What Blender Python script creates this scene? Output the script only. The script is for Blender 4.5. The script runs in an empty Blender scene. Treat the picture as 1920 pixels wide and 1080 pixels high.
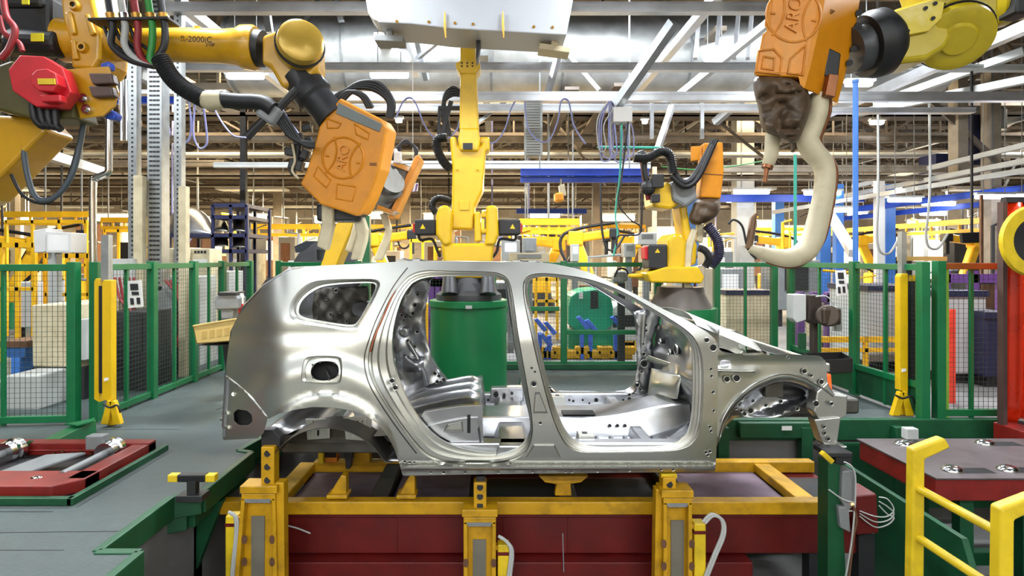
import bpy, bmesh, math, random
from mathutils import Vector, Matrix, Euler, noise
from mathutils.geometry import delaunay_2d_cdt
random.seed(7)
SC = bpy.context.scene
COL = SC.collection
# ---------------------------------------------------------------- camera, world, exposure
F, CX, CY, EYE = 1068.0, 930.0, 485.0, 1.5
cd = bpy.data.cameras.new('camera'); cam = bpy.data.objects.new('camera', cd); COL.objects.link(cam)
cam.location = (0, 0, EYE); cam.rotation_euler = (math.pi/2, 0, 0)
cd.sensor_width = 36.0; cd.lens = F/1920*36.0
cd.shift_x = (960-CX)/1920; cd.shift_y = -(540-CY)/1920
cd.clip_start = 0.05; cd.clip_end = 300
SC.camera = cam
SC.view_settings.view_transform = 'Standard'; SC.view_settings.look = 'None'
SC.view_settings.gamma = 1.0; SC.view_settings.exposure = 0.6
SC.view_settings.use_curve_mapping = False
W = bpy.data.worlds.new('world'); SC.world = W; W.use_nodes = True
W.node_tree.nodes['Background'].inputs[0].default_value = (0.80, 0.86, 1.0, 1)
W.node_tree.nodes['Background'].inputs[1].default_value = 0.30

def area_light(name, loc, sx, sy, power, col=(1, 0.97, 0.92), rot=(0, 0, 0), spread=180):
    d = bpy.data.lights.new(name, 'AREA'); d.shape = 'RECTANGLE'; d.size = sx; d.size_y = sy
    d.energy = power; d.color = col; d.spread = math.radians(spread)
    o = bpy.data.objects.new(name, d); COL.objects.link(o); o.location = loc; o.rotation_euler = rot
    return o
COOL = (0.90, 0.95, 1.0); WARM = (1.0, 0.80, 0.50)
# rows of fill luminaires (the lamp bodies are built with the ceiling, further down)
HALL = []
for ly, lz, pw in ((-6.4, 5.4, 230), (-3.2, 5.2, 70), (0.9, 4.8, 22), (4.4, 4.9, 150), (9.9, 6.6, 420)):  # unseen near rows added to light cell and car; rearmost washes the rear wall
    for lx in (-6.0, -2.2, 2.0, 6.2):
        HALL.append((lx, ly, lz)); area_light('hall_fill_light', (lx, ly, lz), 3.7 if ly < 0 else 1.5, 0.5 if ly < 0 else 0.34, pw, COOL)
for ly in (15, 21, 28, 36):
    for lx in (-16, -8, 0, 8, 16):
        s = ly/15
        lx2 = lx*(0.7+0.3*s)
        lz = 6.6 if ly == 15 else 4.0
        HALL.append((lx2, ly, lz)); area_light('hall_fill_light', (lx2, ly, lz), 2.4, 0.6, 400 if ly == 15 else 1500, WARM if lx < 12 else (1, .93, .82))

# ---------------------------------------------------------------- helpers
def lin(h):
    h = h.lstrip('#'); r = [int(h[i:i+2], 16)/255 for i in (0, 2, 4)]
    return tuple(c/12.92 if c <= .04045 else ((c+.055)/1.055)**2.4 for c in r)
MATS = {}
def mat(name, col, rough=.5, metal=0.0, var=.12, scale=6.0, bump=0.0, dirt=0.0, dirtcol='#2a2018', emit=None, estr=0, alpha=1, trans=0, aniso=0, coat=0, stretch=None):
    if name in MATS: return MATS[name]
    m = bpy.data.materials.new(name); m.use_nodes = True; nt = m.node_tree; b = nt.nodes['Principled BSDF']
    c = lin(col) if isinstance(col, str) else col
    tc = nt.nodes.new('ShaderNodeTexCoord'); mp = nt.nodes.new('ShaderNodeMapping'); nt.links.new(tc.outputs['Object'], mp.inputs[0])
    if stretch: mp.inputs['Scale'].default_value = stretch
    n = nt.nodes.new('ShaderNodeTexNoise'); n.inputs['Scale'].default_value = scale; n.inputs['Detail'].default_value = 6
    nt.links.new(mp.outputs[0], n.inputs['Vector'])
    cr = nt.nodes.new('ShaderNodeValToRGB'); nt.links.new(n.outputs[0], cr.inputs[0])
    cr.color_ramp.elements[0].position = .3; cr.color_ramp.elements[1].position = .7
    cr.color_ramp.elements[0].color = (*[max(0, x*(1-var)) for x in c], 1); cr.color_ramp.elements[1].color = (*[min(1, x*(1+var)) for x in c], 1)
    out = cr.outputs[0]
    if dirt > 0:
        n2 = nt.nodes.new('ShaderNodeTexNoise'); n2.inputs['Scale'].default_value = scale*.7; n2.inputs['Detail'].default_value = 9; n2.inputs['Roughness'].default_value = .68
        nt.links.new(mp.outputs[0], n2.inputs['Vector'])
        r2 = nt.nodes.new('ShaderNodeValToRGB'); nt.links.new(n2.outputs[0], r2.inputs[0])
        r2.color_ramp.elements[0].position = .5; r2.color_ramp.elements[1].position = .72
        r2.color_ramp.elements[0].color = (0, 0, 0, 1); r2.color_ramp.elements[1].color = (dirt, dirt, dirt, 1)
        mx = nt.nodes.new('ShaderNodeMixRGB'); nt.links.new(r2.outputs[0], mx.inputs[0]); nt.links.new(out, mx.inputs[1]); mx.inputs[2].default_value = (*lin(dirtcol), 1)
        out = mx.outputs[0]
    nt.links.new(out, b.inputs['Base Color'])
    mr = nt.nodes.new('ShaderNodeMapRange'); nt.links.new(n.outputs[0], mr.inputs[0])
    mr.inputs['To Min'].default_value = max(.03, rough*.82); mr.inputs['To Max'].default_value = min(1, rough*1.18)
    nt.links.new(mr.outputs[0], b.inputs['Roughness'])
    b.inputs['Metallic'].default_value = metal
    if coat: b.inputs['Coat Weight'].default_value = coat; b.inputs['Coat Roughness'].default_value = .15
    if bump:
        bp = nt.nodes.new('ShaderNodeBump'); bp.inputs['Strength'].default_value = bump; bp.inputs['Distance'].default_value = .01
        n3 = nt.nodes.new('ShaderNodeTexNoise'); n3.inputs['Scale'].default_value = scale*4; n3.inputs['Detail'].default_value = 4
        nt.links.new(mp.outputs[0], n3.inputs['Vector']); nt.links.new(n3.outputs[0], bp.inputs['Height']); nt.links.new(bp.outputs[0], b.inputs['Normal'])
    if emit:
        b.inputs['Emission Color'].default_value = (*lin(emit), 1); b.inputs['Emission Strength'].default_value = estr
    if alpha < 1: b.inputs['Alpha'].default_value = alpha
    if trans: b.inputs['Transmission Weight'].default_value = trans
    MATS[name] = m; return m

def P(px, py, Y): return Vector(((px-CX)*Y/F, Y, EYE+(CY-py)*Y/F))
def G(px, py, z):
    Y = F*(EYE-z)/(py-CY); return Vector(((px-CX)*Y/F, Y, z))
V = Vector
class MB:
    def __init__(s): s.v = []; s.f = []; s.mi = []; s.m = 0
    def add(s, vs, fs):
        o = len(s.v); s.v += [V(p) for p in vs]
        for f in fs: s.f.append([i+o for i in f]); s.mi.append(s.m)
        return s
    def box(s, c, d, rz=0.0, R=None):
        c = V(c); x, y, z = d[0]/2, d[1]/2, d[2]/2
        vs = [V((i*x, j*y, k*z)) for k in (-1, 1) for j in (-1, 1) for i in (-1, 1)]
        if rz: R = Matrix.Rotation(rz, 3, 'Z')
        if R is not None: vs = [R @ p for p in vs]
        return s.add([p+c for p in vs], [(0, 2, 3, 1), (4, 5, 7, 6), (0, 1, 5, 4), (2, 6, 7, 3), (0, 4, 6, 2), (1, 3, 7, 5)])
    def bb(s, a, b):
        a = V(a); b = V(b); return s.box((a+b)/2, [abs(b[i]-a[i]) for i in range(3)])
    def bar(s, a, b, w, h=None, up=(0, 0, 1)):
        a = V(a); b = V(b); h = h or w; d = b-a; L = d.length
        if L < 1e-6: return s
        d.normalize(); u = V(up)
        if abs(d.dot(u)) > .98: u = V((0, 1, 0)) if abs(d.y) < .9 else V((1, 0, 0))
        x = d.cross(u).normalized(); y = x.cross(d).normalized()
        R = Matrix((x, d, y)).transposed()
        return s.box((a+b)/2, (w, L, h), R=R)
    def ring(s, c, x, y, r, n, ry=None):
        ry = r if ry is None else ry
        return [c+x*(math.cos(2*math.pi*i/n)*r)+y*(math.sin(2*math.pi*i/n)*ry) for i in range(n)]
    def cyl(s, a, b, r0, r1=None, n=16, cap=True):
        a = V(a); b = V(b); r1 = r0 if r1 is None else r1
        return s.lathe(a, b-a, [(0, r0), (1, r1)], n, cap, rel=True)
    def lathe(s, a, ax, prof, n=20, cap=True, rel=False):
        a = V(a); ax = V(ax); L = ax.length if rel else 1.0; d = ax.normalized()
        u = V((0, 0, 1)) if abs(d.z) < .9 else V((1, 0, 0))
        x = d.cross(u).normalized(); y = x.cross(d)
        vs = []; fs = []
        for t, r in prof: vs += s.ring(a+d*(t*L), x, y, max(r, 1e-5), n)
        k = len(prof)
        for j in range(k-1):
            for i in range(n): fs.append((j*n+i, j*n+(i+1) % n, (j+1)*n+(i+1) % n, (j+1)*n+i))
        if cap: fs.append(tuple(range(n))[::-1]); fs.append(tuple(range((k-1)*n, k*n)))
        return s.add(vs, fs)
    def tube(s, pts, r, n=8, cap=True):
        pts = [V(p) for p in pts]; rs = r if isinstance(r, (list, tuple)) else [r]*len(pts)
        vs = []; fs = []; px = None
        for i, p in enumerate(pts):
            d = (pts[min(i+1, len(pts)-1)]-pts[max(i-1, 0)])
            d = d.normalized() if d.length > 1e-9 else V((0, 0, 1))
            if px is None:
                u = V((0, 0, 1)) if abs(d.z) < .9 else V((1, 0, 0)); x = d.cross(u).normalized()
            else: x = (px-d*px.dot(d)).normalized()
            px = x; y = d.cross(x); vs += s.ring(p, x, y, rs[i], n)
        k = len(pts)
        for j in range(k-1):
            for i in range(n): fs.append((j*n+i, j*n+(i+1) % n, (j+1)*n+(i+1) % n, (j+1)*n+i))
        if cap: fs.append(tuple(range(n))[::-1]); fs.append(tuple(range((k-1)*n, k*n)))
        return s.add(vs, fs)
    def prism(s, poly, ext):
        poly = [V(p) for p in poly]; ext = V(ext); n = len(poly)
        fs = [tuple(range(n)), tuple(range(2*n-1, n-1, -1))]+[(i, i+n, (i+1) % n+n, (i+1) % n) for i in range(n)]
        return s.add(poly+[p+ext for p in poly], fs)
    def pp(s, pts, Y, ext):
        if not isinstance(ext, (tuple, list, Vector)): ext = (0, ext, 0)
        return s.prism([P(x, y, Y) for x, y in pts], ext)
    def grid(s, fn, nu, nv, cu=False):
        vs = [fn(i/(nu if cu else nu-1), j/(nv-1)) for j in range(nv) for i in range(nu)]; fs = []
        for j in range(nv-1):
            for i in range(nu if cu else nu-1): fs.append((j*nu+i, j*nu+(i+1) % nu, (j+1)*nu+(i+1) % nu, (j+1)*nu+i))
        return s.add(vs, fs)
    def sphere(s, c, r, n=14, sc=(1, 1, 1)):
        c = V(c)
        return s.grid(lambda u, v: c+V((math.cos(2*math.pi*u)*math.sin(math.pi*(v*.998+.001))*r*sc[0], math.sin(2*math.pi*u)*math.sin(math.pi*(v*.998+.001))*r*sc[1], -math.cos(math.pi*(v*.998+.001))*r*sc[2])), n, n//2+2, True)
    def build(s, name, m, parent=None, smooth=None, bevel=0, solid=0, recalc=True, sub=0, seg=2):
        me = bpy.data.meshes.new(name); off = V((0, 0, 0))
        if parent is not None: off = WL[parent.name]
        elif s.v:
            xs = [p.x for p in s.v]; ys = [p.y for p in s.v]; zs = [p.z for p in s.v]
            off = V(((min(xs)+max(xs))/2, (min(ys)+max(ys))/2, min(zs)))
        me.from_pydata([p-off for p in s.v], [], s.f)
        ms = m if isinstance(m, (list, tuple)) else [m]
        for q in ms: me.materials.append(q)
        if len(ms) > 1: me.polygons.foreach_set('material_index', s.mi)
        if recalc:
            bm = bmesh.new(); bm.from_mesh(me); bmesh.ops.recalc_face_normals(bm, faces=bm.faces); bm.to_mesh(me); bm.free()
        if smooth:
            me.polygons.foreach_set('use_smooth', [True]*len(me.polygons)); me.set_sharp_from_angle(angle=math.radians(smooth))
        me.update()
        o = bpy.data.objects.new(name, me); COL.objects.link(o)
        if parent is not None: o.parent = parent
        else: o.location = off
        WL[o.name] = off.copy()
        if solid:
            md = o.modifiers.new('thickness', 'SOLIDIFY'); md.thickness = solid; md.offset = 0
        if bevel:
            md = o.modifiers.new('edges', 'BEVEL'); md.width = bevel; md.segments = seg; md.limit_method = 'ANGLE'; md.angle_limit = math.radians(40)
        if sub:
            md = o.modifiers.new('round', 'SUBSURF'); md.levels = sub; md.render_levels = sub
        return o
WL = {}
ORD = ['first', 'second', 'third', 'fourth', 'fifth', 'sixth', 'seventh', 'eighth', 'ninth', 'tenth', 'eleventh', 'twelfth', 'thirteenth', 'fourteenth', 'fifteenth', 'sixteenth', 'seventeenth', 'eighteenth', 'nineteenth', 'twentieth', 'twenty-first', 'twenty-second', 'twenty-third', 'twenty-fourth', 'twenty-fifth', 'twenty-sixth']
def tag(o, label, cat, group=None, kind=None):
    o['label'] = label; o['category'] = cat
    if group: o['group'] = group
    if kind: o['kind'] = kind
    return o
def thing(name, label, cat, loc=(0, 0, 0), group=None):
    o = bpy.data.objects.new(name, None); COL.objects.link(o); o.location = loc; o.empty_display_size = .1
    WL[o.name] = V(loc); return tag(o, label, cat, group)
def struct(name, mb, m, parent=None, **k):
    o = mb.build(name, m, parent, **k)
    if parent is None: o['kind'] = 'structure'
    return o
def dup(root, loc, label=None, group=None, rz=None, scale=None):
    r = root.copy(); COL.objects.link(r); r.location = loc; WL[r.name] = V(loc)
    if rz is not None: r.rotation_euler[2] = rz
    if scale: r.scale = (scale,)*3
    if label: r['label'] = label
    if group: r['group'] = group
    for ch in [c for c in ALLCH(root)]:
        c = ch.copy(); COL.objects.link(c); c.parent = r
        for g in ALLCH(ch):
            d = g.copy(); COL.objects.link(d); d.parent = c
    return r
def ALLCH(o): return [x for x in bpy.data.objects if x.parent == o]
def text(name, body, loc, size, m, parent, rot=(math.pi/2, 0, 0), ext=.003, align='CENTER'):
    c = bpy.data.curves.new(name, 'FONT'); c.body = body; c.size = size; c.extrude = ext; c.align_x = align; c.align_y = 'CENTER'
    t_ = bpy.data.objects.new('t', c); COL.objects.link(t_); bpy.context.view_layer.update()
    me = bpy.data.meshes.new_from_object(t_.evaluated_get(bpy.context.evaluated_depsgraph_get())); bpy.data.objects.remove(t_)
    me.materials.clear(); me.materials.append(m)
    o = bpy.data.objects.new(name, me); COL.objects.link(o)
    o.rotation_euler = rot; o.location = V(loc)-(WL[parent.name] if parent else V((0, 0, 0)))
    if parent: o.parent = parent
    return o
def chaikin(p, it=2, closed=True):
    for _ in range(it):
        q = []; n = len(p)
        for i in range(n if closed else n-1):
            a, b = p[i], p[(i+1) % n]
            q.append(tuple(.75*x+.25*y for x, y in zip(a, b))); q.append(tuple(.25*x+.75*y for x, y in zip(a, b)))
        if not closed: q = [p[0]]+q+[p[-1]]
        p = q
    return p
def resample(p, n, closed=True):
    pts = list(p)+([p[0]] if closed else []); L = [0]
    for a, b in zip(pts, pts[1:]): L.append(L[-1]+math.dist(a, b))
    out = []; j = 0; m = n if closed else n-1
    for i in range(n):
        t = L[-1]*i/m
        while j < len(L)-2 and L[j+1] < t: j += 1
        k = (t-L[j])/max(1e-9, L[j+1]-L[j]); out.append(tuple(x+(y-x)*k for x, y in zip(pts[j], pts[j+1])))
    return out
def cr_spline(pts, n=8):
    pts = [V(p) for p in pts]; q = [pts[0]]+pts+[pts[-1]]; out = []
    for i in range(1, len(q)-2):
        for k in range(n):
            t = k/n; a, b, c, d = q[i-1], q[i], q[i+1], q[i+2]
            out.append(.5*((2*b)+(-a+c)*t+(2*a-5*b+4*c-d)*t*t+(-a+3*b-3*c+d)*t**3))
    out.append(pts[-1]); return out
def inside(p, poly):
    x, y = p[0], p[1]; c = False; n = len(poly)
    for i in range(n):
        x1, y1 = poly[i]; x2, y2 = poly[(i+1) % n]
        if (y1 > y) != (y2 > y) and x < (x2-x1)*(y-y1)/(y2-y1)+x1: c = not c
    return c
def edge_dist(p, poly):
    best = 1e9; n = len(poly)
    for i in range(n):
        ax, ay = poly[i]; bx, by = poly[(i+1) % n]; dx, dy = bx-ax, by-ay
        t = max(0, min(1, ((p[0]-ax)*dx+(p[1]-ay)*dy)/max(1e-9, dx*dx+dy*dy)))
        best = min(best, math.hypot(p[0]-ax-dx*t, p[1]-ay-dy*t))
    return best
def fill(outer, holes, step, extra=()):
    """triangulate outline minus holes with interior points; returns pts, tris"""
    pts = []; edges = []
    for lp in [outer]+list(holes):
        o = len(pts); pts += [V((a[0], a[1])) for a in lp]; edges += [(o+i, o+(i+1) % len(lp)) for i in range(len(lp))]
    x0 = min(a[0] for a in outer); x1 = max(a[0] for a in outer); y0 = min(a[1] for a in outer); y1 = max(a[1] for a in outer)
    cand = list(extra); y = y0; r = 0
    while y < y1:
        x = x0+(step/2 if r % 2 else 0)
        while x < x1: cand.append((x, y)); x += step
        y += step*.87; r += 1
    loops = [outer]+list(holes)
    for c in cand:
        if inside(c, outer) and not any(inside(c, h) for h in holes) and min(edge_dist(c, l) for l in loops) > step*.45: pts.append(V(c))
    vs, es, fs, _, _, _ = delaunay_2d_cdt(pts, edges, [], 0, 1e-4)
    out = []
    for f in fs:
        c = (sum(vs[i].x for i in f)/3, sum(vs[i].y for i in f)/3)
        if inside(c, outer) and not any(inside(c, h) for h in holes): out.append(tuple(f))
    return [(v.x, v.y) for v in vs], out
def sstep(a, b, x):
    t = max(0, min(1, (x-a)/(b-a))); return t*t*(3-2*t)
# ---------------------------------------------------------------- materials
m_steel = mat('bare_body_steel', '#c4c4bd', .36, 1.0, .05, 3.0, bump=.015, stretch=(1, 1, 2))
m_steel_in = mat('inner_body_steel', '#b4b5b8', .30, 1.0, .12, 5.0, bump=.06)
m_steel_dk = mat('underbody_steel', '#64625d', .5, 1.0, .2, 6.0, bump=.05, dirt=.4)
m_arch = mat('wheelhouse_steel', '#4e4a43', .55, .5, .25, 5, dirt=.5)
m_hole = mat('dark_hole', '#0c0c0d', .7, 0, .1)
m_streak = mat('reflection_streak', '#b06a4a', .5, .3, .2, 20)  # orange robot reflections given as colour on thin beads
m_yel = mat('robot_yellow', '#d6ad0c', .34, 0, .06, 4, dirt=.25, dirtcol='#5b4a10', coat=.3)
m_yelo = mat('robot_amber', '#c4920f', .34, 0, .08, 4, dirt=.3, dirtcol='#5b4a10', coat=.3)
m_yelv = mat('robot_olive_yellow', '#b5a016', .36, 0, .08, 4, dirt=.3, dirtcol='#5b5010', coat=.25)
m_yel2 = mat('robot_pale_yellow', '#cfb93c', .4, 0, .10, 6, dirt=.55, dirtcol='#e4dcb0')
m_yeld = mat('fixture_yellow', '#c2920a', .45, 0, .12, 7, dirt=.55, dirtcol='#3c2a10')
m_oran = mat('gun_orange', '#d08400', .5, 0, .10, 5, dirt=.35, dirtcol='#a05a10', bump=.1)
m_oran2 = mat('gun_orange_worn', '#d68a34', .5, 0, .14, 7, dirt=.7, dirtcol='#c99a5a', bump=.15)
m_green = mat('fence_green', '#08663a', .4, 0, .10, 5, coat=.2)
m_greend = mat('platform_green', '#0a4a2a', .5, 0, .18, 6, dirt=.5, dirtcol='#12291c')  # darker green: pit shade put into the base colour, plus dirt
m_greenp = mat('pedestal_green', '#086b3a', .42, 0, .06, 3, coat=.2)
m_red = mat('conveyor_red', '#5c0805', .5, 0, .2, 5, dirt=.45, dirtcol='#2a0c0a')  # red darkened beyond its dirt to carry the shade of the pit
m_red2 = mat('table_red', '#7a1711', .45, 0, .15, 6, dirt=.5, dirtcol='#3a0d0b')
m_redb = mat('bright_red', '#c01824', .4, 0, .1, 8)
m_black = mat('black_rubber', '#141416', .5, 0, .2, 10)
m_dark = mat('dark_machine_grey', '#2a2a2c', .5, .2, .2, 9)
m_grey = mat('mid_grey_paint', '#7d8081', .5, .1, .12, 6)
m_lgrey = mat('light_grey_paint', '#aeb0ad', .5, 0, .07, 4)
m_white = mat('white_paint', '#d0d0ce', .45, 0, .05, 4)
m_cream = mat('cream_gun_arm', '#c2b799', .5, 0, .12, 7, dirt=.6, dirtcol='#8a7a58', bump=.12)
m_alu = mat('aluminium_profile', '#c9cbce', .33, .85, .08, 6)
m_galv = mat('galvanised_duct', '#c2c5c4', .42, .8, .2, 2.5)
m_galv2 = mat('galvanised_channel', '#95999a', .42, .7, .15, 8)
m_chrome = mat('polished_steel', '#cfcfcf', .16, 1.0, .05, 8)
m_truss = mat('truss_paint', '#8f8474', .6, 0, .2, 3, dirt=.5, dirtcol='#5a4630')
m_trussd = mat('truss_dark', '#5e544a', .65, 0, .25, 3, dirt=.4)
m_deck = mat('deck_plate', '#434d4b', .62, .1, .16, 14, dirt=.45, dirtcol='#34403e', bump=.25)
m_conc = mat('concrete', '#6d6c6a', .75, 0, .15, 2.5, dirt=.5, dirtcol='#4a4848')
m_roof = mat('roof_deck', '#4c4a4c', .8, 0, .2, 1.5)
m_wallr = mat('rear_wall_paint', '#e2dac8', .8, 0, .08, 1.0)
m_wall = mat('hall_wall', '#cfc6b8', .8, 0, .15, 1.0)
m_plate = mat('skid_plate', '#6b5966', .5, .3, .2, 6, dirt=.6, dirtcol='#2b2026')
m_blue = mat('crane_blue', '#1c47b4', .42, 0, .1, 5)
m_blued = mat('navy_rack', '#1d2140', .5, .1, .15, 6)
m_bluep = mat('pipe_blue', '#3f76c4', .45, 0, .08, 5)
m_wire = mat('mesh_wire', '#3f4f47', .5, .5, .2, 10)
m_cabB = mat('lilac_cable', '#8f93c4', .5, 0, .1, 8)
m_cabR = mat('red_hose', '#8a2226', .5, 0, .1, 8)
m_cabG = mat('green_hose', '#2f8a3a', .5, 0, .1, 8)
m_copper = mat('copper_tip', '#8a5a3c', .4, .8, .2, 10)
m_leather = mat('leather_cover', '#4e3d2b', .55, 0, .35, 9, bump=.5)
m_curt = mat('orange_curtain', '#f2380c', .28, 0, .15, 3, trans=.25)
m_paper = mat('paper', '#e2e2e0', .7, 0, .04, 5)
m_ink = mat('ink', '#26262a', .7, 0, .3, 12)
m_lamp = mat('lamp_tube', '#ffffff', .5, 0, .0, 3, emit='#eef2ff', estr=16)
m_lampw = mat('warm_lamp_tube', '#ffffff', .5, 0, .0, 3, emit='#ffe2b0', estr=14)
m_yelb = mat('gantry_yellow', '#f0b81c', .45, 0, .12, 3)
m_yelk = mat('kerb_yellow', '#d8b81c', .45, 0, .14, 6, dirt=.4, dirtcol='#5a4a18')
m_purp = mat('purple_frame', '#6a4088', .5, 0, .12, 5)
m_crate = mat('crate_tan', '#cdb06a', .5, 0, .1, 6)
m_teal = mat('teal_hose', '#3fae9a', .5, 0, .1, 6)
m_brass = mat('brass', '#b88a3a', .4, .7, .1, 8)
m_screen = mat('lit_screen', '#cfd8ff', .3, 0, 0, 3, emit='#dfe6ff', estr=1.2)
m_rust = mat('rusty_steel', '#6b4a34', .6, .3, .25, 8)
# ---------------------------------------------------------------- hall shell
PIT = (-2.04, 3.02, -2.6, 5.25)       # station pit x0,x1,y0,y1
PX1 = 8.0
mb = MB()   # floor level 0 with the pit opening, pit walls and pit floor
x0, x1, y0, y1 = PIT[0], PX1, PIT[2], PIT[3]
A, B, C0, D = -30, 30, -8, 48
def q(mb, a, b, c, d): mb.add([a, b, c, d], [(0, 1, 2, 3)])
for (a, b, c, d) in ((A, x0, C0, D), (x1, B, C0, D), (x0, x1, C0, y0), (x0, x1, y1, D)):
    q(mb, (a, c, 0), (b, c, 0), (b, d, 0), (a, d, 0))
q(mb, (x0, y0, -.9), (x1, y0, -.9), (x1, y1, -.9), (x0, y1, -.9))
for a, b in (((x0, y0), (x1, y0)), ((x1, y0), (x1, y1)), ((x1, y1), (x0, y1)), ((x0, y1), (x0, y0))):
    q(mb, (a[0], a[1], 0), (b[0], b[1], 0), (b[0], b[1], -.9), (a[0], a[1], -.9))
struct('floor', mb, m_conc, recalc=False)
mb = MB(); mb.bb((A, C0, 9.0), (B, D, 9.2)); struct('ceiling', mb, m_roof)
mb = MB(); mb.bb((A, D, 0), (B, D+.2, 9)); struct('wall_back', mb, m_wall)
mb = MB(); mb.bb((A-.2, C0, 0), (A, D, 9)); struct('wall_left', mb, m_wall)
mb = MB(); mb.bb((B, C0, 0), (B+.2, D, 9)); struct('wall_right', mb, m_wall)
mb = MB(); mb.bb((A, C0-.2, 0), (B, C0, 9)); struct('wall_rear', mb, m_wallr)
# ---------------------------------------------------------------- car body shell
YC = 4.41                                   # centre plane of the car; near side 3.56, far side mirrored
def sd(px, py):
    Y = 3.56
    if py < 640: Y += .20*((640-py)/150)**1.35
    if py > 790: Y += .045*((py-790)/95)**1.5
    if px < 545: Y += .40*((545-px)/122)**2.2
    if px > 1100: Y += .06*((px-1100)/240)**2
    # haunch above the rear arch, waist crease, sill rib
    e = math.hypot((px-598)/182, (py-880)/192)
    if px < 770: Y -= .055*sstep(1.18, .93, e)*sstep(770, 690, px)
    e2 = math.hypot((px-612)/132, (py-880)/138)
    if px < 770: Y -= .022*sstep(1.06, .98, e2)
    Y += .02*math.exp(-((py-628)/16)**2)*sstep(700, 640, px)
    if 748 < px: Y += .022*sstep(864, 868, py)-.030*sstep(869, 874, py)+.028*sstep(879, 883, py)
    # A-pillar / roof rail gutter
    return Y
def carP(px, py, dy=0.0): return P(px, py, sd(px, py)+dy)
def mirr(p): return V((p.x, 2*YC-p.y, p.z))
OUT = [(423, 707), (428, 655), (434, 618), (449, 590), (466, 570), (483, 551), (498, 537), (513, 525), (530, 514), (547, 507), (572, 501), (600, 498), (667, 495), (733, 491.5), (767, 489), (833, 490), (933, 491), (1000, 491), (1034, 494), (1075, 502), (1108, 512), (1145, 529), (1190, 551), (1241, 578), (1293, 603), (1308, 612), (1325, 622), (1341, 636), (1346, 660), (1346, 719), (1345, 793), (1343, 853), (1341, 884), (1200, 886), (1000, 888), (860, 890), (755, 892), (749, 870), (740, 844), (729, 821), (710, 796), (687, 780), (661, 770), (624, 764), (586, 763), (549, 769), (522, 776), (503, 786)]
QW_O = [(552, 553), (573, 533), (600, 524), (700, 522), (713, 527), (713, 540), (673, 615), (660, 622), (600, 611), (557, 606), (541, 594), (542, 572)]
QW_I = [(569, 562), (587, 547), (613, 535), (697, 530), (705, 534), (702, 547), (671, 605), (659, 610), (600, 601), (569, 594), (561, 588), (562, 576)]
RD_O = [(778, 505), (741, 540), (713, 595), (697, 635), (688, 673), (694, 712), (717, 752), (755, 807), (785, 846), (806, 861), (840, 869), (900, 871), (957, 867), (985, 853), (998, 825), (1000, 795), (990, 727), (974, 640), (963, 560), (956, 525), (940, 512), (915, 509), (850, 508)]
RD_I = [(783, 521), (757, 551), (744, 590), (737, 627), (738, 667), (747, 707), (767, 752), (792, 791), (822, 821), (860, 838), (905, 847), (935, 847), (957, 844), (980, 832), (994, 810), (995, 790), (980, 733), (966, 650), (955, 570), (950, 532), (940, 521), (915, 518), (850, 518)]
FD_O = [(983, 520), (979, 540), (985, 580), (1004, 667), (1023, 741), (1038, 793), (1057, 832), (1075, 846), (1100, 850), (1190, 849), (1270, 847), (1302, 833), (1315, 800), (1319, 740), (1319, 682), (1312, 648), (1293, 621), (1234, 584), (1167, 545), (1108, 523), (1050, 514), (1005, 511)]
FD_I = [(992, 526), (989, 545), (994, 580), (1016, 667), (1038, 756), (1056, 800), (1072, 822), (1090, 833), (1119, 838), (1190, 837), (1250, 836), (1282, 823), (1295, 795), (1298, 740), (1298, 685), (1296, 650), (1284, 623), (1219, 583), (1164, 550), (1108, 531), (1053, 521), (1010, 518)]
FF_O = [(578, 667), (635, 667), (642, 674), (641, 714), (634, 722), (570, 719), (563, 712), (568, 676)]
FF_I = [(592, 680), (614, 677), (632, 682), (636, 695), (630, 708), (612, 714), (590, 711), (582, 697)]
car = thing('car_body', 'bare silver metal car body shell without doors, standing on the yellow and red skid line', 'car body', (0, YC, -.2))
def loops(o, i, n):
    return resample(chaikin(o, 2), n), resample(chaikin(i, 2), n)
outl = resample(OUT, 420)
rings = {}
for key, (o, i, n) in {'q': (QW_O, QW_I, 72), 'r': (RD_O, RD_I, 150), 'f': (FD_O, FD_I, 150), 'c': (FF_O, FF_I, 40)}.items():
    rings[key] = loops(o, i, n)
# crease rows along the sill and over the roof rail
extra = [(x, y) for y in (862, 865.5, 868.5, 872, 875, 878.5, 882) for x in range(752, 1340, 6)]
pts2, tris = fill(outl, [rings[k][0] for k in 'qrfc'], 7.5, extra)
HOLES = [(1325, 638, 4), (1337, 652, 6), (735, 714, 4), (741, 727, 4), (1001, 720, 4.5), (997, 690, 2), (1003, 697, 2), (1031, 727, 2), (1005, 745, 2.5), (1013, 793, 2.5), (1333, 692, 2.2), (1334, 705, 2.2), (1337, 735, 2.4), (1338, 770, 2.2), (1331, 800, 2.2), (1333, 808, 2.2), (1323, 848, 2.6), (1331, 846, 2.6), (1327, 853, 2.4), (768, 866, 2.6), (759, 865, 2), (777, 866, 2), (808, 885, 2), (832, 885, 3), (872, 885, 2), (935, 885, 2), (998, 884, 2), (1060, 884, 2), (1072, 884, 2), (1120, 883, 2), (1180, 882, 2), (1240, 880, 2), (1262, 880, 2.4), (1004, 765, 2)]
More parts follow.
